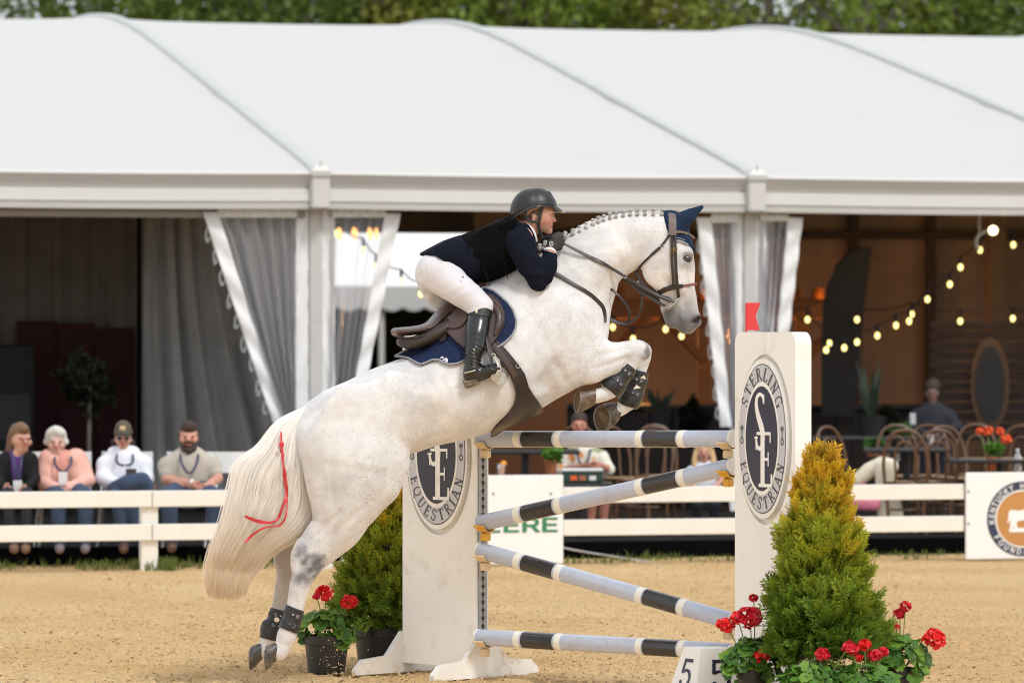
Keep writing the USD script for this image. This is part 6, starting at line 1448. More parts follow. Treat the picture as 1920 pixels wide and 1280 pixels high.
def spray_shape(rg):
    """one flat fern-like spray along +x, z up: a midrib with feathered side shoots"""
    V, F = [], []
    def blade(p, d, L, w, bend):
        d = nrm(d); s = nrm(np.cross([0, 0, 1], d)); n = len(V)
        V.extend([p, p + d * L * .45 + s * w + [0, 0, bend * .4], p + d * L + [0, 0, bend], p + d * L * .45 - s * w + [0, 0, bend * .4]])
        F.extend([(n, n + 1, n + 2), (n, n + 2, n + 3)])
    L = 1.0
    blade(np.zeros(3), np.array([1, 0, 0]), L, .035, rg.uniform(-.1, .12))
    for k in range(6):
        t = .12 + .14 * k
        for s in (-1, 1):
            an = s * rg.uniform(.5, .85); l = (.50 - .055 * k) * rg.uniform(.8, 1.2); p = np.array([t, 0, .1 * t * t])
            blade(p, np.array([math.cos(an), math.sin(an), rg.uniform(-.15, .2)]), l, .045, rg.uniform(-.06, .08))
            if k < 4: blade(p + np.array([math.cos(an), math.sin(an), 0]) * l * .45, np.array([math.cos(an * .35), math.sin(an * .35), .1]), l * .5, .035, .04)
    return np.array(V, float), np.array(F)
SPR = [spray_shape(np.random.default_rng(40 + i)) for i in range(6)]
def conifer(label, c, zb, zt, prof_, n, seed, colf, potr, poth, grp=None):
    """zb..zt: foliage from and to, prof_: radius over height fraction"""
    g = np.random.default_rng(seed)
    t = thing('potted_conifer', label, 'conifer', c, 'conifers beside the jump standards')
    pot(t, c, potr, poth)
    part(t, 'trunk', tube(np.array([c + [0, 0, poth - .04], c + [.01, 0, (zb + zt) / 2], c + [0, .01, zt - .06]]), [.025, .016, .004], 8), M_wood, smooth=60)
    hs = g.random(n * 3); R = np.interp(hs, *np.array(prof_).T); keep = g.random(n * 3) < R / R.max() * .9 + .12; hs = hs[keep][:n]; n = len(hs); R = np.interp(hs, *np.array(prof_).T)
    an = g.uniform(0, 2 * np.pi, n); lump = 1 + .38 * (meshkit.noise(np.stack([np.cos(an) * 1.6 + 5, np.sin(an) * 1.6 + 5, hs * 7], 1), seed) - .5) * 2
    dep = g.random(n) ** .45; rr = R * lump * (.35 + .62 * dep) * (1 + .10 * np.abs(g.normal(0, 1, n)) * (dep > .8))
    P = np.stack([np.cos(an) * rr, np.sin(an) * rr, zb + (zt - zb) * hs], 1) + c
    up = .75 + 1.3 * hs ** 2 + g.normal(0, .30, n); dr = np.stack([np.cos(an + g.normal(0, .45, n)), np.sin(an + g.normal(0, .45, n)), up], 1); dr[:, :2] += g.normal(0, .25, (n, 2)); dr /= np.linalg.norm(dr, axis=1, keepdims=True)
    low = hs < .16; dr[low, 2] -= .75 * g.random(low.sum()); dr /= np.linalg.norm(dr, axis=1, keepdims=True)
    ax2 = np.cross(dr, np.stack([np.cos(an), np.sin(an), 0 * an], 1) + g.normal(0, .5, (n, 3))); ax2 /= np.linalg.norm(ax2, axis=1, keepdims=True); ax3 = np.cross(dr, ax2)
    sc = (.060 + .085 * g.random(n) ** 1.5 + .05 * (g.random(n) < .06)) * (1.08 - .22 * hs)
    VV, FF_, CC, o = [], [], [], 0
    for i in range(n):
        v, f = SPR[i % 6]; k = sc[i]
        VV.append(P[i] + k * (v[:, :1] * dr[i] + v[:, 1:2] * ax2[i] + v[:, 2:3] * ax3[i])); FF_.append(f + o); o += len(v)
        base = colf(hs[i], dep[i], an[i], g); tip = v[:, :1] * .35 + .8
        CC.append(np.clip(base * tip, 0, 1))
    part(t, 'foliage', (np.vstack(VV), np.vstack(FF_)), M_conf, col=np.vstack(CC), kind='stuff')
    return t
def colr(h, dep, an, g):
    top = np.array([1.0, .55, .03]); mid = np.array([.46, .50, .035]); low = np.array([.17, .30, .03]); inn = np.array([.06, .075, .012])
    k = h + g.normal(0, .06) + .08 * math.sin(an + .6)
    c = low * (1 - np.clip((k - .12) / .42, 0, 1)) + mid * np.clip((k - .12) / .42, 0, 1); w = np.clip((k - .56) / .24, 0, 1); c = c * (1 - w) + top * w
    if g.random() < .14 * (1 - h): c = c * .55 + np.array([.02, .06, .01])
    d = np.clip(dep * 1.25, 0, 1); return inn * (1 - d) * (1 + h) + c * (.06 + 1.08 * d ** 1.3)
def coll(h, dep, an, g):
    return colr(min(1, .16 + h * .86), dep, an, g)
cR = np.array([(1540 - 960) / FPX * 22.9, 22.9, 0])
zs = lambda py, D: CAMH - (py - 640) * D / FPX
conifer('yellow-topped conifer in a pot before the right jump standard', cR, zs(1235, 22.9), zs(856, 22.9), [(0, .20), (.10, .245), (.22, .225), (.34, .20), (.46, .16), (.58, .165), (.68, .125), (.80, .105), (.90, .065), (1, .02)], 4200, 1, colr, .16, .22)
cL = np.array([(716 - 960) / FPX * 25.85, 25.85, 0])
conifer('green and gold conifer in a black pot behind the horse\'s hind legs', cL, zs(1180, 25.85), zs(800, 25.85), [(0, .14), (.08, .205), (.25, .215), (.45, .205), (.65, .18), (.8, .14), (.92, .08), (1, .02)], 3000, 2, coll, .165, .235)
# geraniums
M_gl = [mat(f'geranium_leaf_{w}', c, .5, .25, 26, .2, 60, .004, trans=.22, spec=.35) for w, c in (('mid', (.085, .20, .022)), ('deep', (.05, .13, .02)), ('light', (.14, .26, .03)))]
M_gst = mat('geranium_stalk', (.16, .20, .05), .6, .2, 20)
M_pet = [mat('geranium_petal_red', (.72, .014, .016), .5, .2, 50, trans=.15), mat('geranium_petal_crimson', (.60, .010, .03), .5, .2, 50, trans=.15)]
def leaf(c, n, up, r, seed):
    g = np.random.default_rng(seed); n = nrm(n); t = nrm(np.asarray(up) - n * np.dot(up, n) + 1e-6); b = np.cross(n, t)
    a = np.linspace(.28, 2 * np.pi - .28, 19); k = 1 + .13 * np.cos(a * 7) + .05 * np.cos(a * 19)
    e = c + r * k[:, None] * (np.cos(a)[:, None] * -t + np.sin(a)[:, None] * b) + n * (r * .28 * (1 + .5 * np.cos(a * 3.5 + seed)) * .6)[:, None]
    m = c + .55 * r * (np.cos(a)[:, None] * -t + np.sin(a)[:, None] * b) + n * (.10 * r + .05 * r * np.cos(a * 7))[:, None]
    V = np.vstack([c[None], m, e]); k = len(a); F = [(0, 1 + i, 2 + i) for i in range(k - 1)]
    for i in range(k - 1): F += [(1 + i, 1 + k + i, 2 + k + i), (1 + i, 2 + k + i, 2 + i)]
    return V, np.array(F)
def flower(c, r, seed):
    g = np.random.default_rng(seed); V, F = [], []
    for i in range(46):
        d = nrm(g.normal(0, 1, 3) + [0, -.15, .35]); p = c + d * r * np.array([1, 1, .8]) * g.uniform(.6, 1.12); a = nrm(np.cross(d, g.normal(0, 1, 3))); b = np.cross(d, a); s = r * g.uniform(.35, .5)
        n = len(V); V.extend([p - d * s * .25, p + a * s + d * s * .2, p + (a + b) * s * .7 + d * s * .35, p + b * s + d * s * .1, p - a * s * .9 + d * s * .3, p - b * s * .9 + d * s * .2])
        F.extend([(n, n + 1, n + 2), (n, n + 2, n + 3), (n, n + 3, n + 4), (n, n + 4, n + 5), (n, n + 5, n + 1)])
    return np.array(V), np.array(F)
def geranium(label, px, D, pw, ptop, pbot, flowers, spread, nl, seed, ctr=None, lr=(.034, .052), withpot=True, top=None):
    g = np.random.default_rng(seed); c = np.array([(px - 960) / FPX * D, D, 0]); zt = zs(ptop, D); z0 = max(0, zs(pbot, D))
    t = thing('geranium', label, 'potted geranium', c, 'potted geraniums round the jump')
    pot(t, c + [0, 0, z0], pw / 2 * D / FPX, zt - z0)
    cc = c + [0, 0, zt + .02] if ctr is None else ctr
    sx, sy, sz = spread
    for i in range(nl):
        d = nrm(g.normal(0, 1, 3) * [1, .9, .8] + [0, -.15, .35]); k = g.uniform(.55, 1.0) ** .5
        p = cc + d * k * np.array([sx, sy, sz]); 
        n = nrm(d * .8 + [0, -.25, .7] + g.normal(0, .35, 3))
        st_ = part(t, 'leaf', leaf(p, n, g.normal(0, .4, 3) + d * [1, 1, 0] + [0, 0, -.5], g.uniform(*lr), seed * 100 + i), M_gl[int(g.choice([0, 0, 1, 1, 2]))], smooth=True)
    stems = [tube(spline(np.array([c + [0, 0, zt - .03], c + [0, 0, zt - .03] + (cc + nrm(g.normal(0, 1, 3) * [1, 1, .3] + [0, 0, .5]) * [sx, sy, sz] * .8 - c - [0, 0, zt - .03]) * .5 + [0, 0, .02], cc + nrm(g.normal(0, 1, 3) * [1, 1, .3] + [0, 0, .5]) * [sx, sy, sz] * .8]), 6), .0035, 5) for _ in range(9)]
    part(t, 'stems', stems, M_gst, smooth=60)
    for q, (fx_, fy_, fr, dd) in enumerate(flowers):
        p = W(fx_, fy_, D + dd); root = cc + (p - cc) * [.35, .5, 0] + [0, 0, .0]
        fl_ = part(t, 'flower_head', flower(p, 1.2 * fr * D / FPX, seed * 31 + q), M_pet[0 if g.random() < .7 else 1], smooth=False)
        part(fl_, 'flower_stalk', tube(spline(np.array([root, (root + p) / 2 + [.006, 0, .012], p]), 8), .0032, 5), M_gst, smooth=60)
geranium('potted red geranium beside the horse\'s hind hooves', 612, 25.35, 84, 1190, 1262, [(608, 1112, 13, 0), (593, 1117, 6, -.03), (655, 1128, 12, .05), (644, 1134, 5, 0)], (.165, .13, .125), 78, 1)
geranium('potted red geranium beside the white number block', 1412, 23.0, 62, 1252, 1320, [(1404, 1156, 18, -.02), (1382, 1158, 11, .0), (1360, 1172, 13, .02), (1413, 1121, 7, .03), (1462, 1155, 13, .1), (1459, 1208, 12, .0), (1428, 1230, 11, -.12), (1440, 1210, 10, .05)], (.155, .12, .13), 84, 2)
geranium('potted red geranium at the right foot of the yellow-topped conifer', 1682, 23.0, 60, 1250, 1320, [(1697, 1137, 9, 0), (1687, 1150, 9, .02), (1680, 1176, 6, .0), (1753, 1198, 17, -.05)], (.17, .13, .145), 84, 3)
geranium('low bushy geranium under the conifer, left of the front pair', 1520, 22.5, 70, 1292, 1330, [(1541, 1226, 11, .02), (1590, 1214, 0.1, .0)], (.165, .12, .10), 64, 4)
geranium('low bushy geranium under the conifer, right of the front pair', 1622, 22.5, 70, 1290, 1330, [(1594, 1215, 12, .0), (1620, 1208, 10, .03), (1640, 1228, 10, .05), (1655, 1222, 9, .08), (1610, 1232, 7, .04)], (.165, .12, .105), 64, 5)
# clods of sand thrown up by the hooves and lying about
g = np.random.default_rng(9)
ic = trimesh.creation.icosphere(1); ms = []
for i in range(60):
    p = W(g.normal(630, 16), g.normal(1242, 16), 25.0 + g.uniform(-.15, .1)); r = g.uniform(.0012, .004)
    if p[2] < .01: continue
    ms.append((np.asarray(ic.vertices) * r * g.uniform(.6, 1.3, 3) + p, ic.faces))
for i in range(26):
    p = W(g.uniform(430, 720), g.uniform(1120, 1260), 24.9 + g.uniform(-.2, .2)); r = g.uniform(.0015, .004)
    if p[2] > .01: ms.append((np.asarray(ic.vertices) * r + p, ic.faces))
part(None, 'flying_sand', ms, mat('loose_sand_grain', (.50, .37, .21), .95, .2, 60), smooth=True, label='crumbs of sand kicked up by the hind hooves', cat='sand', kind='stuff')
ms = []
for i in range(5200):
    D = 22.6 + 9 * g.random() ** 1.5; p = np.array([g.uniform(-3.1, 3.1) * D / 26, D, g.uniform(-.002, .010)]); r = g.uniform(.004, .012)
    ms.append((np.asarray(ic.vertices)[:, :] * r * g.uniform(.6, 1.3, 3) + p, ic.faces))
part(None, 'sand_clods', ms, mat('sand_clod', (.47, .335, .185), .95, .25, 40), smooth=True, label='small clods of sand lying on the arena footing', cat='sand', kind='stuff')
# ================================================================ spectators, chairs and the shaded inside of the tent
def cw(px, py, rp, D, dy=0.0, k=1.0):
    p = W(px, py, D + dy); return (*p, rp * D / FPX, k)
def cloth(parent, name, prims, off, mt, h=.012, cut=None, **kw):
    B = Body()
    for ch, k in prims: B.add(ch, k)
    ax = B.grid(h); ax = [np.arange(a[0] - off - .02, a[-1] + off + .02, h, dtype=np.float32) for a in ax]
    D = B.field(ax) - off
    for p, n in (cut or []):
        n = nrm(n); D = np.maximum(D, -((ax[0][:, None, None] - p[0]) * n[0] + (ax[1][None, :, None] - p[1]) * n[1] + (ax[2][None, None, :] - p[2]) * n[2]))
    return part(parent, name, nets(D.astype(np.float32), ax), mt, smooth=True, **kw)
def skin_body(parent, prims, tone, marks=(), h=.011, head=None):
    B = Body()
    for p in prims: B.add(*p)
    ax = B.grid(h)
    if head is not None:
        c, r = head; ax = [refine(ax[i], c[i] - r, c[i] + r, 2) for i in range(3)]
    v, f = nets(B.field(ax), ax); c = np.tile(np.asarray(tone, float), (len(v), 1))
    for p, r, colr_, amt in marks:
        w = np.clip(1.4 - np.linalg.norm(v - p, axis=1) / r, 0, 1)[:, None] * amt; c = c * (1 - w) + np.asarray(colr_) * w
    return part(parent, 'body', (v, f), M_skin, col=c)
M_lany = mat('navy_lanyard', (.02, .025, .07), .6, .2, 40); M_card = mat('white_card', (.62, .62, .60), .6, .05)
M_jean = mat('blue_jeans', (.030, .052, .10), .85, .25, 30, .2, 90, .006); M_djean = mat('dark_trousers', (.012, .013, .02), .85, .2, 30)
M_shoe2 = mat('tan_shoe', (.16, .085, .05), .6, .2, 20); M_brn = mat('brown_boot', (.10, .05, .025), .5, .2, 20); M_gsho = mat('grey_shoe', (.16, .13, .15), .6, .2, 20)
M_bcard = mat('black_cardigan', (.010, .010, .012), .9, .2, 20, spec=.2); M_purp = mat('purple_top', (.07, .022, .16), .8, .15, 20)
M_pink = mat('pale_pink_jacket', (.66, .36, .29), .8, .08, 14, .2, 40, .01); M_pinks = mat('salmon_shirt', (.60, .26, .21), .8, .1, 14)
M_whj = mat('white_jacket', (.66, .68, .74), .75, .05, 14, .3, 30, .012); M_beig = mat('beige_tee', (.40, .365, .31), .85, .08, 14, .3, 30, .01)
M_whair = mat('white_hair', (.55, .54, .51), .7, .2, 50, .5, 120, .01); M_lhair = mat('light_brown_hair', (.15, .08, .045), .6, .35, 60, .4, 160, .008); M_dhair = mat('dark_brown_hair', (.035, .018, .012), .7, .3, 60, .4, 160, .008); M_blond = mat('blonde_hair', (.55, .36, .17), .6, .25, 60, .3, 120, .008)
M_cap = mat('khaki_cap', (.075, .06, .04), .8, .2, 20); M_sung = mat('dark_sunglasses', (.01, .01, .012), .15, 0, coat=.5); M_gold = mat('cap_badge', (.55, .40, .2), .6, .2, 30)
M_eyed = mat('dark_eye', (.02, .014, .01), .3, 0)
def sitter(name_label, D, hx, hy, hr, sh, hip, tone, knees, feet, elbows, hands, turn=0.0, group=None):
    """seated figure facing the camera: pixel places of head centre, shoulders, hips, knees, feet, elbows, hands"""
    t = thing('person', name_label, 'person', W((sh[0][0] + sh[1][0]) / 2, hip[0][1] + 20, D), group)
    R = lambda x, y, r, dy=0, k=1.0: cw(x, y, r, D, dy, k)
    sx = (sh[0][0] + sh[1][0]) / 2; sy = (sh[0][1] + sh[1][1]) / 2; hw_ = abs(sh[1][0] - sh[0][0]) / 2
    neck = [R(sx, sy + 2, hr * .62, 0), R(hx, hy + hr * .75, hr * .50, -.02)]
    torso_ = dense([R(sx, sy + hw_ * .32, hw_ * .55, .0, .62), R(sx, (sy + hip[0][1]) / 2 + 4, hw_ * .74, .02, .62), R((hip[0][0] + hip[1][0]) / 2, hip[0][1] - hw_ * .15, hw_ * .62, .06, .8)], 3)
    shl = [R(sh[0][0] + hw_ * .24, sh[0][1] + hw_ * .34, hw_ * .22, 0), R(sx, sy + hw_ * .20, hw_ * .24, 0, .9), R(sh[1][0] - hw_ * .24, sh[1][1] + hw_ * .34, hw_ * .22, 0)]
    arms = []
    for i in (0, 1):
        s0 = R(sh[i][0] + (hw_ * .2 if i == 0 else -hw_ * .2), sh[i][1] + hw_ * .42, hw_ * .19, 0)
        e = R(*elbows[i], hw_ * .165, -.06); w_ = R(*hands[i], hw_ * .13, -.24)
        arms.append((dense([s0, e], 2), dense([e, w_], 2)))
    legs = []
    for i in (0, 1):
        h_ = R(hip[i][0], hip[i][1], hw_ * .36, .0); k_ = R(knees[i][0], knees[i][1], hw_ * .27, -.42); a_ = R(feet[i][0], feet[i][1] - 6, hw_ * .15, -.36)
        legs.append((dense([h_, k_], 3), dense([k_, a_], 3)))
    f = -.115 * hr / 20.0       # towards the camera, from the head's centre
    T_ = lambda a, b, r, dy, k=1.0: R(hx + (a + turn * (-dy / .12) * 12) * hr / 20, hy + b * hr / 20, r * hr / 20, dy * hr / 20, k)
    head = [([T_(0, -4, 17.2, .02, 1.15), T_(0, 2, 15.5, 0, 1.15)], .02), ([T_(0, 9, 12.5, -.03, .9), T_(0, 17, 8, -.055, .8)], .02), ([T_(0, -2, 4, -.105), T_(0, 4, 3.6, -.125)], .015),
            ([T_(-4, 11, 2.6, -.10), T_(4, 11, 2.6, -.10)], .01), ([T_(-7, -5, 4.5, -.078), T_(7, -5, 4.5, -.078)], .02), ([T_(-10, 5, 6, -.055)], .02), ([T_(10, 5, 6, -.055)], .02), ([T_(-16.2, 1, 2.6, .01, 1.4), T_(-15.2, 6, 2.2, .01)], .01), ([T_(16.2, 1, 2.6, .01, 1.4), T_(15.2, 6, 2.2, .01)], .01)]
    prims = [(torso_, .04), (shl, .04), (neck, .02)] + [(p, k) for p, k in head]
    for a1, a2 in arms: prims += [(a1, .03), (a2, .02)]
    for l1, l2 in legs: prims += [(l1, .04), (l2, .03)]
    for i in (0, 1):           # hands with five fingers
        hx_, hy_ = hands[i]; q = 1 if i == 0 else -1
        prims.append(([R(hx_, hy_, 6.5, -.24), R(hx_ + q * 5, hy_ + 4, 6.5, -.27, .7)], .015))
        for fi in range(4): prims.append(([R(hx_ + q * (5 + fi * .3), hy_ + 1 + fi * 3.1 - 3, 2.3, -.27), R(hx_ + q * (12 - abs(fi - 1.2)), hy_ + 3 + fi * 3 - 3, 2.0, -.29), R(hx_ + q * (15 - abs(fi - 1.2)), hy_ + 6.5 + fi * 3 - 3, 1.8, -.28)], .006))
        prims.append(([R(hx_ + q * 2, hy_ - 3, 2.8, -.26), R(hx_ + q * 8, hy_ - 6, 2.2, -.30)], .008))
        prims.append(([R(feet[i][0], feet[i][1] - 4, 7, -.36), R(feet[i][0] + (-2 if i == 0 else 2), feet[i][1] - 1, 6.5, -.52, 1.0)], .02))
    P = lambda a, b, dy: np.array(T_(a, b, 1, dy)[:3])
    u = D / FPX * hr / 20
    b = skin_body(t, prims, tone, [(P(0, 11, -.115), 6 * u, (.40, .13, .11), .7), (P(-7, -2, -.10), 3.6 * u, tuple(np.array(tone) * .65), .3), (P(7, -2, -.10), 3.6 * u, tuple(np.array(tone) * .65), .3), (P(0, -7, -.1), 7 * u, tuple(np.array(tone) * .8), .3), (P(0, 4, -.125), 5 * u, tuple(np.array(tone) * np.array([1.02, .92, .9])), .4)], head=(P(0, 3, 0), .16))
    for s in (-1, 1): part(b, 'eye', ball(P(6.6 * s, -2, -.0905), np.array([2.1, 1.6, 1.3]) * u, 1), M_eyed, smooth=True)
    return t, b, dict(R=R, T=T_, P=P, u=u, torso=torso_, shl=shl, neck=neck, arms=arms, legs=legs, hw=hw_, sx=sx, sy=sy, hr=hr, hx=hx, hy=hy, D=D, feet=feet)
def lanyard(t, q, bot, card=True):
    R = q['R']; h = q['hw']
    P = lambda x, y, dy: np.array(R(x, y, 1, dy)[:3])
    top = q['sy'] - 2
    for s in (-1, 1): part(t, 'lanyard', ribbon(spline(np.array([P(q['sx'] + s * h * .30, top + 1, -.10), P(q['sx'] + s * h * .22, top + h * .42, -.165), P(q['sx'] + s * 1, bot, -.185)]), 12), (0, -1, .2), .020, .004), M_lany)
    if card:
        c = P(q['sx'], bot + 13, -.20); part(t, 'badge_card', rbox((.075, .006, .115), .003, c), M_card)
GRP = None
# far left: long brown hair, black cardigan, looking to the right
t, b, q = sitter('person with long brown hair and glasses in black cardigan over purple top', 37.6, 40, 824, 20, ((2, 852), (64, 854)), ((18, 920), (48, 920)), (.50, .27, .19), ((12, 925), (50, 926)), ((27, 1030), (48, 1030)), ((-4, 895), (66, 896)), ((8, 912), (50, 914)), turn=.75)
cloth(t, 'top', [(q['torso'], .04), (q['shl'], .03)], .012, M_purp); R = q['R']
for s in (-1, 1): cloth(t, 'cardigan', [([R(q['sx'] + s * 21, 864, 13, .0, .8), R(q['sx'] + s * 22, 890, 14, -.0, .9), R(q['sx'] + s * 20, 915, 15, .02, .9)], .03), (q['arms'][0 if s < 0 else 1][0], .02), (q['arms'][0 if s < 0 else 1][1][:4], .02)], .02, M_bcard)
cloth(t, 'trousers', [(q['legs'][0][0], .03), (q['legs'][1][0], .03), (q['legs'][0][1], .02), (q['legs'][1][1], .02)], .012, M_djean)
cloth(t, 'hair', [([R(36, 812, 20, .05, 1.1), R(30, 822, 17, .08), R(24, 845, 13, .08, .8), R(20, 862, 7, .06)], .02), ([R(40, 804, 13.5, -.01), R(47, 803, 7, -.06)], .02), ([R(46, 848, 8, .05), R(52, 862, 5, -.02)], .02)], .002, M_lhair)
part(t, 'glasses', tube(np.array([q['P'](-2, -3, -.13), q['P'](6, -3, -.14), q['P'](6, 1, -.14), q['P'](-2, 1, -.13), q['P'](-2, -3, -.13)]), .003, 5), M_sung)
for i in (0, 1): cloth(t, 'shoe', [([R(q['feet'][i][0], q['feet'][i][1] - 4, 8, -.36), R(q['feet'][i][0], q['feet'][i][1] - 1, 7, -.54)], .02)], .006, M_shoe2)
lanyard(t, q, 900)
# second: white hair, pink jacket
t, b, q = sitter('smiling person with short white hair in a pale pink jacket', 37.7, 106, 830, 19.5, ((68, 858), (168, 856)), ((100, 918), (136, 918)), (.56, .34, .27), ((108, 932), (160, 930)), ((112, 1030), (160, 1030)), ((76, 902), (166, 900)), ((104, 914), (128, 914)))
R = q['R']
cloth(t, 'shirt', [(q['torso'], .04)], .010, M_pinks)
for s, i in ((-1, 0), (1, 1)): cloth(t, 'jacket', [([R(q['sx'] + s * 24, 862, 17, -.0, .8), R(q['sx'] + s * 27, 888, 17, -.03, .9), R(q['sx'] + s * 25, 915, 17, 0, .9)], .03), (q['arms'][i][0], .03), (q['arms'][i][1][:4], .02), ([R(q['sx'] + s * 19, 862, 8, -.05), R(q['sx'] + s * 31, 860, 8, .02)], .03)], .018, M_pink)
cloth(t, 'trousers', [(q['legs'][0][0], .03), (q['legs'][0][1], .02), (q['legs'][1][0], .03), (q['legs'][1][1], .02)], .012, M_jean)
cloth(t, 'hair', [([R(105, 818, 19.5, .03, 1.2), R(106, 826, 17, .06)], .02), ([R(94, 812, 7.5, -.05), R(104, 806, 8, -.07), R(116, 811, 7, -.06)], .02), ([R(88, 828, 6, 0)], .02), ([R(123, 828, 5.5, 0)], .02)], .004, M_whair)
for i in (0, 1): cloth(t, 'shoe', [([R(q['feet'][i][0], q['feet'][i][1] - 4, 8, -.36), R(q['feet'][i][0], q['feet'][i][1] - 1, 7, -.54)], .02)], .006, M_gsho)
lanyard(t, q, 884)
# third: cap and white jacket, legs crossed
t, b, q = sitter('person in khaki cap, sunglasses and white jacket with crossed jeans legs', 37.8, 231, 822, 17.5, ((186, 852), (282, 852)), ((222, 920), (250, 920)), (.50, .27, .20), ((222, 930), (244, 932)), ((232, 1030), (268, 1030)), ((192, 896), (276, 898)), ((224, 908), (250, 904)))
R = q['R']
cloth(t, 'jacket', [(q['torso'], .04), (q['shl'], .03), (q['arms'][0][0], .03), (q['arms'][1][0], .03), (q['arms'][0][1][:4], .02), (q['arms'][1][1][:4], .02), ([R(213, 849, 7, .02), R(231, 848, 7, .09), R(250, 849, 7, .02)], .03)], .022, M_whj)
cloth(t, 'jeans', [(q['legs'][0][0], .03), (q['legs'][0][1], .02), (q['legs'][1][0], .03), (q['legs'][1][1], .02), ([R(216, 918, 14, -.20), R(240, 906, 14, -.46), R(266, 900, 13, -.50), R(276, 910, 10, -.48), R(288, 928, 8, -.46)], .03)], .012, M_jean)
cloth(t, 'boot', [([R(284, 914, 8, -.47), R(292, 930, 8, -.47), R(300, 938, 6, -.52)], .02)], .008, M_brn); cloth(t, 'boot', [([R(232, 1024, 8, -.36), R(232, 1029, 7, -.54)], .02)], .006, M_brn)
cp_ = cloth(t, 'cap', [([R(231, 808, 17, .02, 1.15), R(231, 803, 15, .02, 1.15)], .02), ([R(224, 813, 4, -.12, 1.5), R(231, 812, 4, -.17, 1.5), R(239, 813, 4, -.12, 1.5)], .015)], .003, M_cap)
part(cp_, 'badge', rbox((.05, .006, .035), .002, np.array(R(230, 802, 1, -.125)[:3])), M_gold)
part(t, 'sunglasses', cat_([ball(q['P'](7.5 * s, -1, -.105), np.array([6.5, 3, 4]) * q['u'], 2) for s in (-1, 1)] + [tube(np.array([q['P'](-17, -2, -.01), q['P'](-7, -2, -.11), q['P'](7, -2, -.11), q['P'](17, -2, -.01)]), .004, 5)]), M_sung, smooth=True)
cloth(t, 'hair', [([R(214, 828, 6, .04), R(214, 838, 4, .05)], .02), ([R(248, 828, 5, .04), R(248, 836, 4, .05)], .02)], .002, M_dhair)
lanyard(t, q, 872, False)
part(t, 'phone', rbox((.09, .012, .16), .004, np.array(R(246, 896, 1, -.40)[:3])), M_sung)
# fourth: bearded, beige t-shirt
t, b, q = sitter('bearded person in a beige t-shirt leaning forward with hands together', 37.7, 354, 820, 19.5, ((300, 852), (410, 852)), ((338, 920), (374, 920)), (.52, .26, .19), ((316, 930), (404, 932)), ((322, 1028), (398, 1030)), ((312, 898), (408, 896)), ((366, 908), (388, 912)))
R = q['R']
cloth(t, 'tee_shirt', [(q['torso'], .04), (q['shl'], .03), (q['arms'][0][0][:2], .03), (q['arms'][1][0][:2], .03)], .018, M_beig)
cloth(t, 'jeans', [(q['legs'][i][j], .03) for i in (0, 1) for j in (0, 1)], .012, M_jean)
cloth(t, 'hair', [([R(354, 804, 16.2, .03, 1.15), R(354, 800, 12.5, -.03)], .02), ([R(337, 816, 4, .02), R(337, 824, 3, .02)], .01), ([R(371, 816, 4, .02), R(371, 824, 3, .02)], .01)], .001, M_dhair)
cloth(t, 'beard', [([R(341, 829, 4, -.045), R(345, 840, 6, -.07), R(354, 844, 7.5, -.085), R(363, 840, 6, -.07), R(367, 829, 4, -.045)], .015), ([R(346, 829.5, 2.2, -.115), R(354, 828.5, 2.2, -.128), R(362, 829.5, 2.2, -.115)], .008)], .001, M_dhair, h=.007)
for i in (0, 1): cloth(t, 'shoe', [([R(q['feet'][i][0], q['feet'][i][1] - 4, 8, -.36), R(q['feet'][i][0], q['feet'][i][1] - 1, 7, -.54)], .02)], .006, M_brn)
lanyard(t, q, 888, False)
part(t, 'wristband', ribbon(np.array([np.array(R(361, 906, 1, -.22)[:3]) + .035 * np.array([0, math.cos(a), math.sin(a)]) for a in np.linspace(0, 6.3, 12)]), np.array([[0, math.cos(a), math.sin(a)] for a in np.linspace(0, 6.3, 12)]), .03, .004), M_card)
# white folding chairs
M_chair = mat('white_folding_chair', (.66, .66, .64), .45, .05, 5); M_cleg = mat('chair_frame_silver', (.42, .42, .42), .35, .1, 10, metal=.5)
def chair_at(px, D): return np.array([(px - 960) / FPX * D, D, .15])
def folding_chair(label, c):
    t = thing('folding_chair', label, 'chair', c, 'white folding chairs behind the fence')
    part(t, 'seat', rbox((.42, .40, .025), .008, c + [0, -.02, .44]), M_chair)
    us = np.linspace(-1, 1, 13); G = np.array([[c + [.21 * u, .22 - .03 * u * u * -1, z] for z in (.62, .70, .78, .80)] for u in us]); v, f = sheet(G)
    part(t, 'backrest', thick(v, f, np.tile([0, 1.0, 0], (len(v), 1)), .02), M_chair, smooth=50)
    for s in (-1, 1):
        part(t, 'leg', tube(np.array([c + [.21 * s, .26, .80], c + [.215 * s, .16, .46], c + [.22 * s, -.20, .0]]), .013, 8), M_cleg, smooth=60)
        part(t, 'leg', tube(np.array([c + [.195 * s, -.16, .45], c + [.195 * s, .22, .0]]), .013, 8), M_cleg, smooth=60)
    part(t, 'stretcher', tube(np.array([c + [-.22, -.15, .07], c + [.22, -.15, .07]]), .010, 8), M_cleg, smooth=60)
    return t
for px, lab in ((30, 'white folding chair under the person in the black cardigan'), (118, 'white folding chair under the white-haired person in pink'), (234, 'white folding chair under the person in the white jacket'), (356, 'white folding chair under the bearded person in beige'), (436, 'empty white folding chair next to the bearded person')):
    folding_chair(lab, chair_at(px, 37.95))
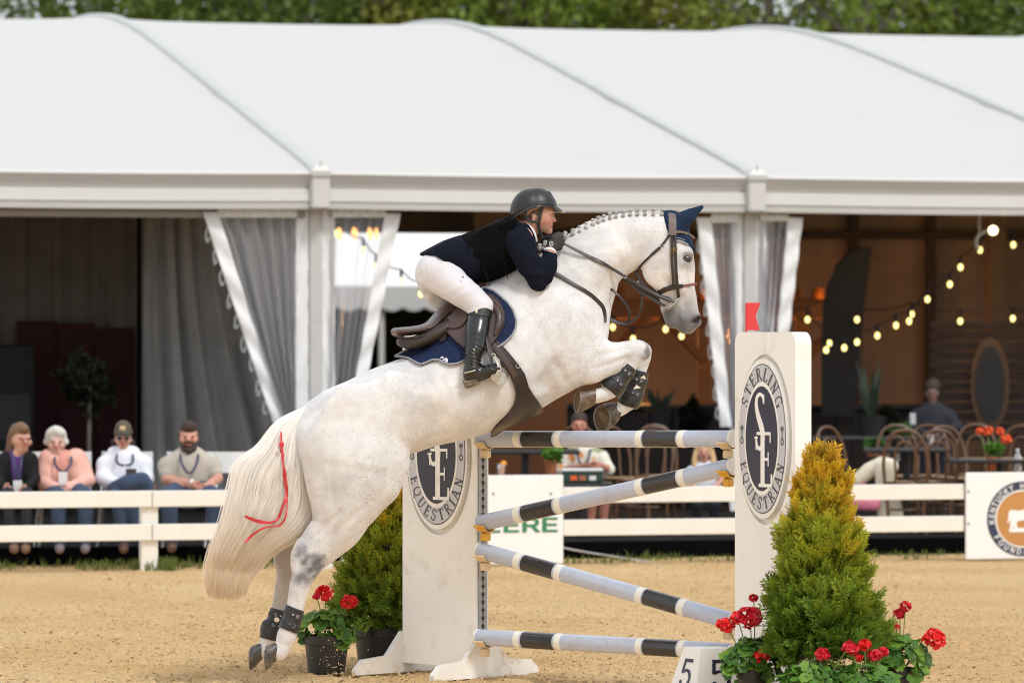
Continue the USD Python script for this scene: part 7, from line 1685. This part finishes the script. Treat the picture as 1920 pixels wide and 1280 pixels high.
# ---------------------------------------------------------------- cafe side, from the middle to the right
M_bent = mat('bentwood_brown', (.09, .040, .015), .4, .3, 10, coat=.2); M_cane = mat('cane_seat', (.34, .22, .10), .7, .2, 60); M_blk = mat('black_table', (.012, .012, .013), .4, .2, 10)
def bentwood(label, c, rz):
    t = thing('bentwood_chair', label, 'chair', c, 'bentwood cafe chairs at the tables')
    ca, sa_ = math.cos(rz), math.sin(rz); q = lambda x, y, z: c + np.array([x * ca - y * sa_, x * sa_ + y * ca, z])
    a = np.linspace(0, 6.28, 25); part(t, 'seat', hull([q(.2 * math.cos(k), .2 * math.sin(k), z) for k in a for z in (.45, .475)]), M_cane)
    part(t, 'seat_ring', tube(np.array([q(.205 * math.cos(k), .205 * math.sin(k), .462) for k in a]), .016, 6), M_bent, smooth=60)
    bow = spline(np.array([q(-.19, .17, 0), q(-.185, .18, .45), q(-.175, .24, .80), q(-.10, .27, .92), q(0, .275, .945), q(.10, .27, .92), q(.175, .24, .80), q(.185, .18, .45), q(.19, .17, 0)]), 50)
    part(t, 'back_bow', tube(bow, .016, 7), M_bent, smooth=60)
    part(t, 'inner_bow', tube(spline(np.array([q(-.10, .19, .47), q(-.095, .235, .70), q(-.05, .255, .82), q(0, .26, .845), q(.05, .255, .82), q(.095, .235, .70), q(.10, .19, .47)]), 26), .012, 6), M_bent, smooth=60)
    for s in (-1, 1): part(t, 'leg', tube(np.array([q(.15 * s, -.15, .45), q(.19 * s, -.2, 0)]), [.017, .012], 7), M_bent, smooth=60)
    part(t, 'leg_ring', tube(np.array([q(.155 * math.cos(k), .155 * math.sin(k), .22) for k in a]), .009, 6), M_bent, smooth=60)
def gp(px, py, D, h=.15): p = W(px, py, D); return np.array([p[0], D, h])
def table(label, c, w, d, h=.74, mt=None):
    t = thing('cafe_table', label, 'table', c, None)
    part(t, 'top', rbox((w, d, .035), .01, c + [0, 0, h]), mt or M_blk); part(t, 'pedestal', tube(np.array([c + [0, 0, .02], c + [0, 0, h - .02]]), .035, 10), M_blk, smooth=60)
    for a in (0, 1): part(t, 'foot', rbox((.5, .05, .03) if a else (.05, .5, .03), .008, c + [0, 0, .02]), M_blk)
table('black table in the middle of the cafe behind the green-lettered board', gp(985, 0, 40.6), 1.0, .7)
table('low black table in front of the person in the floral shirt', gp(1092, 0, 39.8), .55, .5, .465)
table('long black table with the cream jacket hanging beside it', gp(1700, 0, 41.2), .75, .7)
table('black table with the orange-flowered pot at the right edge', gp(1875, 0, 40.3), .95, .8, .67)
table('dark table deep in the tent carrying planters', gp(1650, 0, 43.5), 1.3, .7, .8)
for px, D, rz, lab in ((1168, 41.6, .5, 'bentwood chair beside the person in the floral shirt'), (1205, 41.0, -.6, 'bentwood chair turned away under the top pole'), (1240, 42.2, .2, 'bentwood chair behind the pole\'s dark band'), (1100, 42.4, 2.8, 'bentwood chair behind the person in the floral shirt'), (1592, 41.5, .8, 'bentwood chair to the right of the conifer\'s golden top'), (1690, 42.2, .1, 'bentwood chair behind the long table, left one'), (1735, 42.3, -.2, 'bentwood chair behind the long table, middle one'), (1795, 41.6, .4, 'bentwood chair left of the orange-flowered pot'), (1835, 42.6, 0, 'bentwood chair half hidden behind the orange-flowered pot'), (1895, 42.0, -.5, 'bentwood chair near the water bottle'), (1700, 40.4, 3.0, 'bentwood chair with its back to the fence at the long table'), (1745, 40.5, 3.3, 'bentwood chair drawn up at the right end of the long table')):
    bentwood(lab, gp(px, 0, D), rz)
# cream jacket over a chair
c = gp(1650, 0, 40.6); fj = thing('jacket', 'cream jacket slung over a chair behind the right fence', 'jacket', c)
cloth(fj, 'cloth', [([(*W(1608, 900, 40.5), .05, .8), (*W(1630, 882, 40.5), .06, .8), (*W(1655, 872, 40.5), .07, .9), (*W(1670, 874, 40.5), .06, .9)], .03), ([(*W(1660, 880, 40.4), .07, .5), (*W(1663, 920, 40.4), .075, .4), (*W(1670, 965, 40.4), .085, .35)], .04)], .012, mat('cream_cloth', (.60, .55, .42), .85, .08, 12, .3, 30, .01))
bg = thing('handbag', 'pink bag beside the cream jacket', 'bag', W(1622, 942, 40.3)); cloth(bg, 'pouch', [([(*W(1600, 940, 40.3), .07, .6), (*W(1638, 944, 40.3), .06, .6)], .03)], .004, mat('pink_bag', (.55, .16, .24), .5, .1, 20)); part(bg, 'strap', tube(spline(np.array([W(1604, 934, 40.3), W(1618, 905, 40.4), W(1634, 936, 40.3)]), 12), .008, 6), mat('pink_bag', (.5, .2, .2)), smooth=60)
# pots on the tables
M_terra = mat('terracotta_pot', (.36, .12, .05), .8, .15, 20); M_oran = mat('orange_petal', (.75, .10, .02), .6, .2, 40)
def potted(label, cx, py, D, rp, hp_, fol, fh, flowers=(), mk=0, stalk=True):
    base = W(cx, py, D); t = thing('potted_flower', label, 'potted plant', base)
    r, h = rp * D / FPX, hp_ * D / FPX
    v, f = lathe([(.001, 0), (r * .7, 0), (r, h * .85), (r * 1.1, h * .85), (r * 1.1, h), (r * .9, h), (.001, h * .92)], 20); part(t, 'pot', (v + base, f[:, ::-1]), M_terra, smooth=40)
    part(t, 'foliage', leaves(260, base + [0, 0, h + fh * D / FPX * .45], (fol * D / FPX, fol * D / FPX, fh * D / FPX * .6), .045, int(cx)), M_gl[mk], smooth=False, kind='stuff')
    for q, (x, y, rr) in enumerate(flowers):
        p = W(x, y, D); fl_ = part(t, 'flower_head', flower(p, rr * D / FPX * 1.0, int(cx) + q), M_oran, smooth=False); part(fl_, 'stalk', tube(np.array([p, base + [0, 0, h] + (p - base) * [.5, .5, 0]]), .006, 5), M_gst)
potted('terracotta pot of tall orange gerbera flowers at the right edge', 1860, 882, 40.2, 11, 26, 26, 24, [(1838, 808, 8), (1852, 808, 9), (1876, 809, 8), (1886, 824, 10)])
potted('leafy plant in terracotta pot on the table next to the floral shirt', 1033, 888, 40.3, 13, 26, 26, 30, (), 0)
potted('small leafy planter on the dark table behind the long table', 1642, 856, 42.9, 20, 12, 18, 26, (), 1)
potted('dim potted plant with one red bloom deep inside the tent', 1690, 830, 44.0, 10, 14, 20, 18, [(1685, 805, 7)], 1)
wb = W(1908, 884, 40.0); t = thing('water_bottle', 'clear plastic water bottle on the table by the orange flowers', 'bottle', wb)
v, f = lathe([(.001, 0), (.034, 0), (.036, .02), (.032, .06), (.036, .09), (.034, .13), (.012, .175), (.012, .19), (.001, .19)], 18); part(t, 'bottle', (v + wb, f[:, ::-1]), M_clear, smooth=50)
v, f = lathe([(.001, .188), (.015, .188), (.015, .208), (.001, .208)], 14); part(t, 'cap', (v + wb, f[:, ::-1]), M_card, smooth=40); v, f = lathe([(.0365, .05), (.0365, .10)], 18); part(t, 'label', (v + wb, f), mat('bottle_label', (.35, .45, .6), .5), smooth=50)
cu = W(940, 892, 40.2); t = thing('drink_cup', 'clear cup of orange drink on the middle table', 'cup', cu)
v, f = lathe([(.001, 0), (.03, 0), (.042, .11), (.038, .11), (.001, .012)], 16); part(t, 'cup', (v + cu, f[:, ::-1]), M_clear, smooth=40); part(t, 'drink', tube(np.array([cu + [0, 0, .01], cu + [0, 0, .075]]), [.027, .036], 14), mat('orange_drink', (.75, .25, .04), .3), smooth=40); part(t, 'fruit', ball(cu + [.02, 0, .11], (.03, .012, .03), 1), mat('orange_fruit', (.8, .3, .02), .5), smooth=True)
for px, py, D, lab in ((1682, 866, 41.0, 'white menu card standing on the long table'), (1745, 836, 42.5, 'white folded card on the table behind'), (1712, 796, 43.6, 'dim white card deep in the tent')):
    p = W(px, py, D); t = thing('menu_card', lab, 'menu card', p); part(t, 'card', Frame(p, nrm([1, -.25, 0]), nrm([.25, 1, .18])).m(rbox((.055, .004, .12), .001, (0, 0, .055))), M_card); part(t, 'holder', rbox((.07, .04, .012), .003, p), M_blk)
tr = W(1092, 893, 39.8); t = thing('serving_box', 'dark green patterned box with white rim on the small table', 'box', tr)
part(t, 'box', rbox((.36, .25, .10), .008, tr), mat('dark_green_box', (.01, .035, .025), .6, .3, 8)); part(t, 'rim', rbox((.37, .26, .02), .004, tr + [0, 0, .062]), M_card)
for dx, m_ in ((-.08, M_oran), (.0, M_terra), (.09, M_card)): part(t, 'print', rbox((.06, .006, .04), .002, tr + [dx, -.126, -.01]), m_)
cx0, cx1 = W(1062, 0, 50.2)[0], W(1765, 0, 50.2)[0]; zc = W(0, 762, 50.2)[2]
t = thing('bar_counter', 'long dark bar counter along the back of the tent', 'bar', (0.5 * (cx0 + cx1), 50.2, .15))
part(t, 'top', rbox((cx1 - cx0, .7, .05), .01, ((cx0 + cx1) / 2, 50.2, zc)), M_blk)
for i in range(7): w = (cx1 - cx0) / 7; part(t, 'front_panel', rbox((w - .01, .5, zc - .18), .006, (cx0 + w * (i + .5), 50.25, (zc + .12) / 2)), mat('dark_bar_front', (.030, .022, .018), .7, .2, 4))
# people inside
t, b, q = sitter('person in white floral shirt looking at a phone at the middle table', 41.2, 1086, 797, 16, ((1050, 842), (1138, 842)), ((1080, 905), (1108, 905)), (.45, .20, .14), ((1112, 918), (1134, 920)), ((1108, 985), (1132, 985)), ((1050, 882), (1142, 880)), ((1106, 872), (1124, 872)))
M_flor = usdkit.material(stage, '/World/Looks/floral_shirt', {'g': ('geometry', {}), 'v': ('voronoi_texture', {'scale': 9.0}), 'r': ('rgb_ramp', {'ramp': [(.22, (.62, .25, .07)), (.30, (.66, .62, .52)), (.62, (.66, .63, .55)), (.7, (.25, .27, .15))]}), 'p': ('principled_bsdf', {'roughness': .8})}, [('g.position', 'v.vector'), ('v.distance', 'r.fac'), ('r.color', 'p.base_color')], surface='p.BSDF')
cloth(t, 'shirt', [(q['torso'], .04), (q['shl'], .03), (q['arms'][0][0], .03), (q['arms'][1][0], .03)], .02, M_flor)
cloth(t, 'shorts', [(q['legs'][0][0], .03), (q['legs'][1][0], .03)], .014, M_djean); lanyard(t, q, 880, False)
cloth(t, 'hair', [([q['R'](1086, 786, 15, .03, 1.1)], .02)], .001, M_dhair)
t, b, q = sitter('blonde person seated behind the poles next to the right standard', 42.0, 1320, 848, 14.5, ((1288, 872), (1352, 872)), ((1308, 930), (1334, 930)), (.52, .27, .20), ((1306, 944), (1340, 944)), ((1308, 990), (1338, 990)), ((1288, 900), (1354, 900)), ((1312, 920), (1332, 920)))
R = q['R']; cloth(t, 'top', [(q['torso'], .04), (q['shl'], .03)], .014, M_whj); cloth(t, 'trousers', [(q['legs'][i][j], .03) for i in (0, 1) for j in (0, 1)], .012, M_djean)
cloth(t, 'hair', [([R(1320, 838, 15, .03, 1.1)], .02), ([R(1307, 846, 6, .01), R(1303, 862, 6, -.01), R(1302, 876, 4, -.04)], .02), ([R(1333, 846, 6, .01), R(1337, 862, 6, -.01), R(1338, 876, 4, -.04)], .02)], .002, M_blond)
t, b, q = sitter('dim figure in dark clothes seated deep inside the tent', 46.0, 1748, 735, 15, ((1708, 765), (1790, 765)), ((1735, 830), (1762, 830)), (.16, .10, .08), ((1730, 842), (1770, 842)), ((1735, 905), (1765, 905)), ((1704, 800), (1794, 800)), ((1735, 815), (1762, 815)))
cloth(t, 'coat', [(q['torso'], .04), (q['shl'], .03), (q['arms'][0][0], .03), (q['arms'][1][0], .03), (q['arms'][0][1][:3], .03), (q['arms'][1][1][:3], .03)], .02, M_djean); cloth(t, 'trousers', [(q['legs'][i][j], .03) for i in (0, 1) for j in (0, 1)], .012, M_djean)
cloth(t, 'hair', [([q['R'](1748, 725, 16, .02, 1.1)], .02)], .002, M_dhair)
# feather banner, pergola, wooden sign, snake plants, shrubs
bn0 = W(1590, 790, 49.5); t = thing('feather_banner', 'tall dark feather banner with curved top edge inside the tent', 'banner', bn0)
pts = [(1540, 780), (1597, 780), (1606, 690), (1616, 600), (1624, 530), (1632, 463), (1610, 466), (1588, 478), (1568, 500), (1552, 530), (1543, 570), (1540, 640)]
bp_ = sg.Polygon([((x - 1590) * 49.5 / FPX, (790 - y) * 49.5 / FPX) for x, y in pts]); v, f = extrude(bp_, .01)
part(t, 'flag', (np.stack([v[:, 0] + bn0[0], bn0[1] - v[:, 2], v[:, 1] + bn0[2]], 1), f), mat('charcoal_banner', (.020, .020, .022), .7, .3, 2)); part(t, 'pole', tube(np.array([W(1598, 860, 49.55), W(1606, 690, 49.55), W(1618, 570, 49.55), W(1631, 466, 49.55), W(1616, 464, 49.55), W(1590, 476, 49.55), W(1566, 502, 49.55)]), .018, 6), M_blk)
M_perg = mat('warm_pergola_timber', (.42, .15, .045), .7, .25, 4)
t = thing('pergola', 'orange-lit timber pergola frame at the back of the tent', 'pergola', W(1330, 850, 51) * [1, 1, 0] + [0, 0, .15])
zb = W(0, 588, 51)[2]
for px in (1135, 1320, 1505): part(t, 'post', rbox((.14, .14, zb - .15), .01, (W(px, 0, 51)[0], 51, (zb + .15) / 2)), M_perg)
part(t, 'beam', rbox((W(1560, 0, 51)[0] - W(1090, 0, 51)[0], .10, .22), .01, ((W(1560, 0, 51)[0] + W(1090, 0, 51)[0]) / 2, 50.9, zb + .06)), M_perg)
part(t, 'beam', rbox((W(1560, 0, 51)[0] - W(1090, 0, 51)[0], .10, .22), .01, ((W(1560, 0, 51)[0] + W(1090, 0, 51)[0]) / 2, 52.6, zb + .06)), M_perg)
for i, px in enumerate(range(1110, 1580, 55)): part(t, 'rafter', rbox((.06, 2.6, .14), .008, (W(px, 0, 51)[0], 51.7, zb + .24)), M_perg)
for px, s in ((1135, 1), (1320, -1), (1320, 1), (1505, -1), (1505, 1)):
    x = W(px, 0, 51)[0]; part(t, 'brace', tube(np.array([[x, 50.95, zb - .55], [x + s * .5, 50.95, zb]]), .05, 6), M_perg)
p0 = W(1850, 712, 49); M_pal = mat('dark_pallet_wood', (.05, .034, .03), .85, .35, 4); t = thing('pallet_sign', 'dark slatted wooden sign wall with an oval plaque at the right', 'sign', p0)
for i in range(12):
    z = W(0, 610 + i * 19, 49)[2]; part(t, 'slat', rbox((1.25, .03, .088), .005, (p0[0], 49 + .012 * (i % 2), z)), M_pal)
v, f = extrude(sa.scale(sg.Point(0, 0).buffer(1, 32), .215, .52), .03); part(t, 'oval_frame', (np.stack([v[:, 0] + p0[0] + .03, 48.95 - v[:, 2], v[:, 1] + p0[2] - .05], 1), f), mat('oval_timber', (.16, .09, .05), .7, .2, 5)); v, f = extrude(sa.scale(sg.Point(0, 0).buffer(1, 32), .16, .42), .03); part(t, 'oval', (np.stack([v[:, 0] + p0[0] + .03, 48.93 - v[:, 2], v[:, 1] + p0[2] - .05], 1), f), M_blk)
M_snk = mat('snake_plant_leaf', (.02, .035, .02), .6, .3, 8)
def snake(label, px, py, D, n, h, seed):
    g_ = np.random.default_rng(seed); b_ = W(px, py, D); t = thing('snake_plant', label, 'plant', b_)
    v, f = lathe([(.001, 0), (.12, 0), (.16, .28), (.001, .26)], 16); part(t, 'pot', (v + b_, f[:, ::-1]), M_blk, smooth=40)
    for i in range(n):
        a = g_.uniform(0, 6.3); l = h * g_.uniform(.6, 1); P = np.array([b_ + [0, 0, .25], b_ + [math.cos(a) * .08, math.sin(a) * .08, .25 + l * .5], b_ + [math.cos(a) * .16, math.sin(a) * .14, .25 + l]])
        part(t, 'leaf', ribbon(spline(P, 8), (math.sin(a), -1, 0), np.interp(np.arange(8), [0, 3, 7], [.05, .075, .006]), .006), M_snk, smooth=50)
snake('tall spiky snake plant silhouetted against the brown tent wall', 1634, 830, 46.0, 10, .62, 1); snake('spiky dark plant under the horse\'s chin behind the poles', 1238, 818, 47.0, 9, .30, 2)
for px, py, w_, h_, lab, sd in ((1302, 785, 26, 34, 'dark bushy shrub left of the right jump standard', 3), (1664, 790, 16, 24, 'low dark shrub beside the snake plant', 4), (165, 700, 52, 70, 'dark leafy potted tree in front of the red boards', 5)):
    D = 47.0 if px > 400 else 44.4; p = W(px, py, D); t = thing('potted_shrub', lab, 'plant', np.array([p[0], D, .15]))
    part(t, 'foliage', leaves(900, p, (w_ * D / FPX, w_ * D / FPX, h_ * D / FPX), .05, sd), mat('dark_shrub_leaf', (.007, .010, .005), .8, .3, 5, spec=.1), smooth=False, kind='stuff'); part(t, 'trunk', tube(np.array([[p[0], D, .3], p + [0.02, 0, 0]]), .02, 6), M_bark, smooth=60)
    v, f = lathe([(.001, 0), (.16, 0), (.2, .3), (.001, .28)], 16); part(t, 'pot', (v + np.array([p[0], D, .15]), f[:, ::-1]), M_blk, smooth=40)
# string lights
M_bulb = mat('lit_filament_bulb', (1.0, .80, .28), .4, 0, emit=1.9); M_wire = mat('black_light_cord', (.012, .012, .012), .6)
def string(label, pts, D, ext=()):
    P = np.array([W(x, y, D) for x, y in pts]); t = thing('string_lights', label, 'string lights', P.mean(0), 'string lights inside the marquee')
    L = [p + [0, 0, .125] for p in P]; L = [W(*e, D) for e in ext[:1]] + L + [W(*e, D) for e in ext[1:]]
    L = np.array(sorted(L, key=lambda p: p[0])); L = np.vstack([L[i] * (1 - k) + L[i + 1] * k - np.array([0, 0, .045 * math.sin(math.pi * k)]) * min(1, np.linalg.norm(L[i + 1] - L[i]) / .3) for i in range(len(L) - 1) for k in np.linspace(0, 1, 8)[:-1]] + [L[-1]])
    part(t, 'cord', tube(L, .008, 6), M_wire, smooth=60)
    for p in P:
        b_ = part(t, 'bulb', ball(p, (.026, .026, .035), 2), M_bulb, smooth=True); part(b_, 'socket', tube(np.array([p + [0, 0, .036], p + [0, 0, .12]]), .016, 8), M_wire, smooth=50)
string('string of lit bulbs rising steeply to the right towards the tent corner', [(1549, 656), (1583, 652), (1607, 641), (1645, 629), (1680, 610), (1704.6, 602), (1739, 561), (1781, 533), (1801, 501), (1837.5, 468.6)], 47.5, ((1520, 640), (1865, 420)))
string('short string of lit bulbs in the top right corner of the tent', [(1900, 459)], 47.5, ((1868, 405), (1960, 500)))
string('level string of lit bulbs across the brown back wall', [(1514, 599), (1555, 643), (1607, 599), (1709.5, 589), (1800.5, 602), (1899, 597)], 48.5, ((1440, 560), (1990, 590)))
string('string of lit bulbs behind the horse\'s chest and chin', [(1149, 613), (1187, 635), (1248, 617), (1278, 630), (1338, 622.6)], 47.5, ((1080, 560), (1400, 590)))
string('string of lit bulbs between the left post and the rider\'s back', [(630, 437), (681, 469), (705, 499), (752, 527), (789, 551)], 46.8, ((600, 420), (880, 590)))
lp = W(1862, 432, 47.3); t = thing('ceiling_spotlight', 'lit spotlight on a white bracket under the right end of the roof', 'lamp', lp)
part(t, 'bulb', ball(lp, (.05, .04, .05), 2), mat('bright_spot_bulb', (1.0, .80, .5), .4, 0, emit=3.0), smooth=True); part(t, 'bracket', tube(spline(np.array([W(1835, 470, 47.3), W(1832, 445, 47.3), W(1850, 433, 47.3)]), 10), .022, 6), M_card, smooth=60); part(t, 'drop_rod', tube(np.array([W(1836, 440, 47.3), W(1836, 400, 47.3)]), .012, 6), M_card)
def glow(nm, p, inten, col_, r=.08):
    l = UsdLux.SphereLight.Define(stage, f'/World/{nm}'); l.CreateRadiusAttr(r); l.CreateNormalizeAttr(True); l.CreateIntensityAttr(inten); l.CreateColorAttr(Gf.Vec3f(*col_)); l.AddTranslateOp().Set(Gf.Vec3d(*map(float, p)))
glow('spotlight_glow', W(1880, 425, 48.6), 9.0, (1.0, .62, .28)); glow('pergola_glow', W(1500, 640, 51.7), 10.0, (1.0, .42, .12)); glow('pergola_glow_far', W(1200, 640, 51.8), 10.0, (1.0, .42, .12))
ch = W(665, 425, 51); t = thing('chandelier', 'amber-lit chandelier seen through the left post\'s clear curtain', 'lamp', ch)
part(t, 'ring', tube(np.array([ch + [.25 * math.cos(a), .25 * math.sin(a), 0] for a in np.linspace(0, 6.3, 24)]), .015, 6), M_wire, smooth=60); part(t, 'hanger', tube(np.array([ch, ch + [0, 0, 1.2]]), .01, 6), M_wire)
for a in np.linspace(0, 6.28, 9)[:-1]: part(t, 'candle_bulb', ball(ch + [.25 * math.cos(a), .25 * math.sin(a), -.08], (.022, .022, .07), 1), mat('amber_bulb', (1.0, .45, .12), .4, 0, emit=2.2), smooth=True)
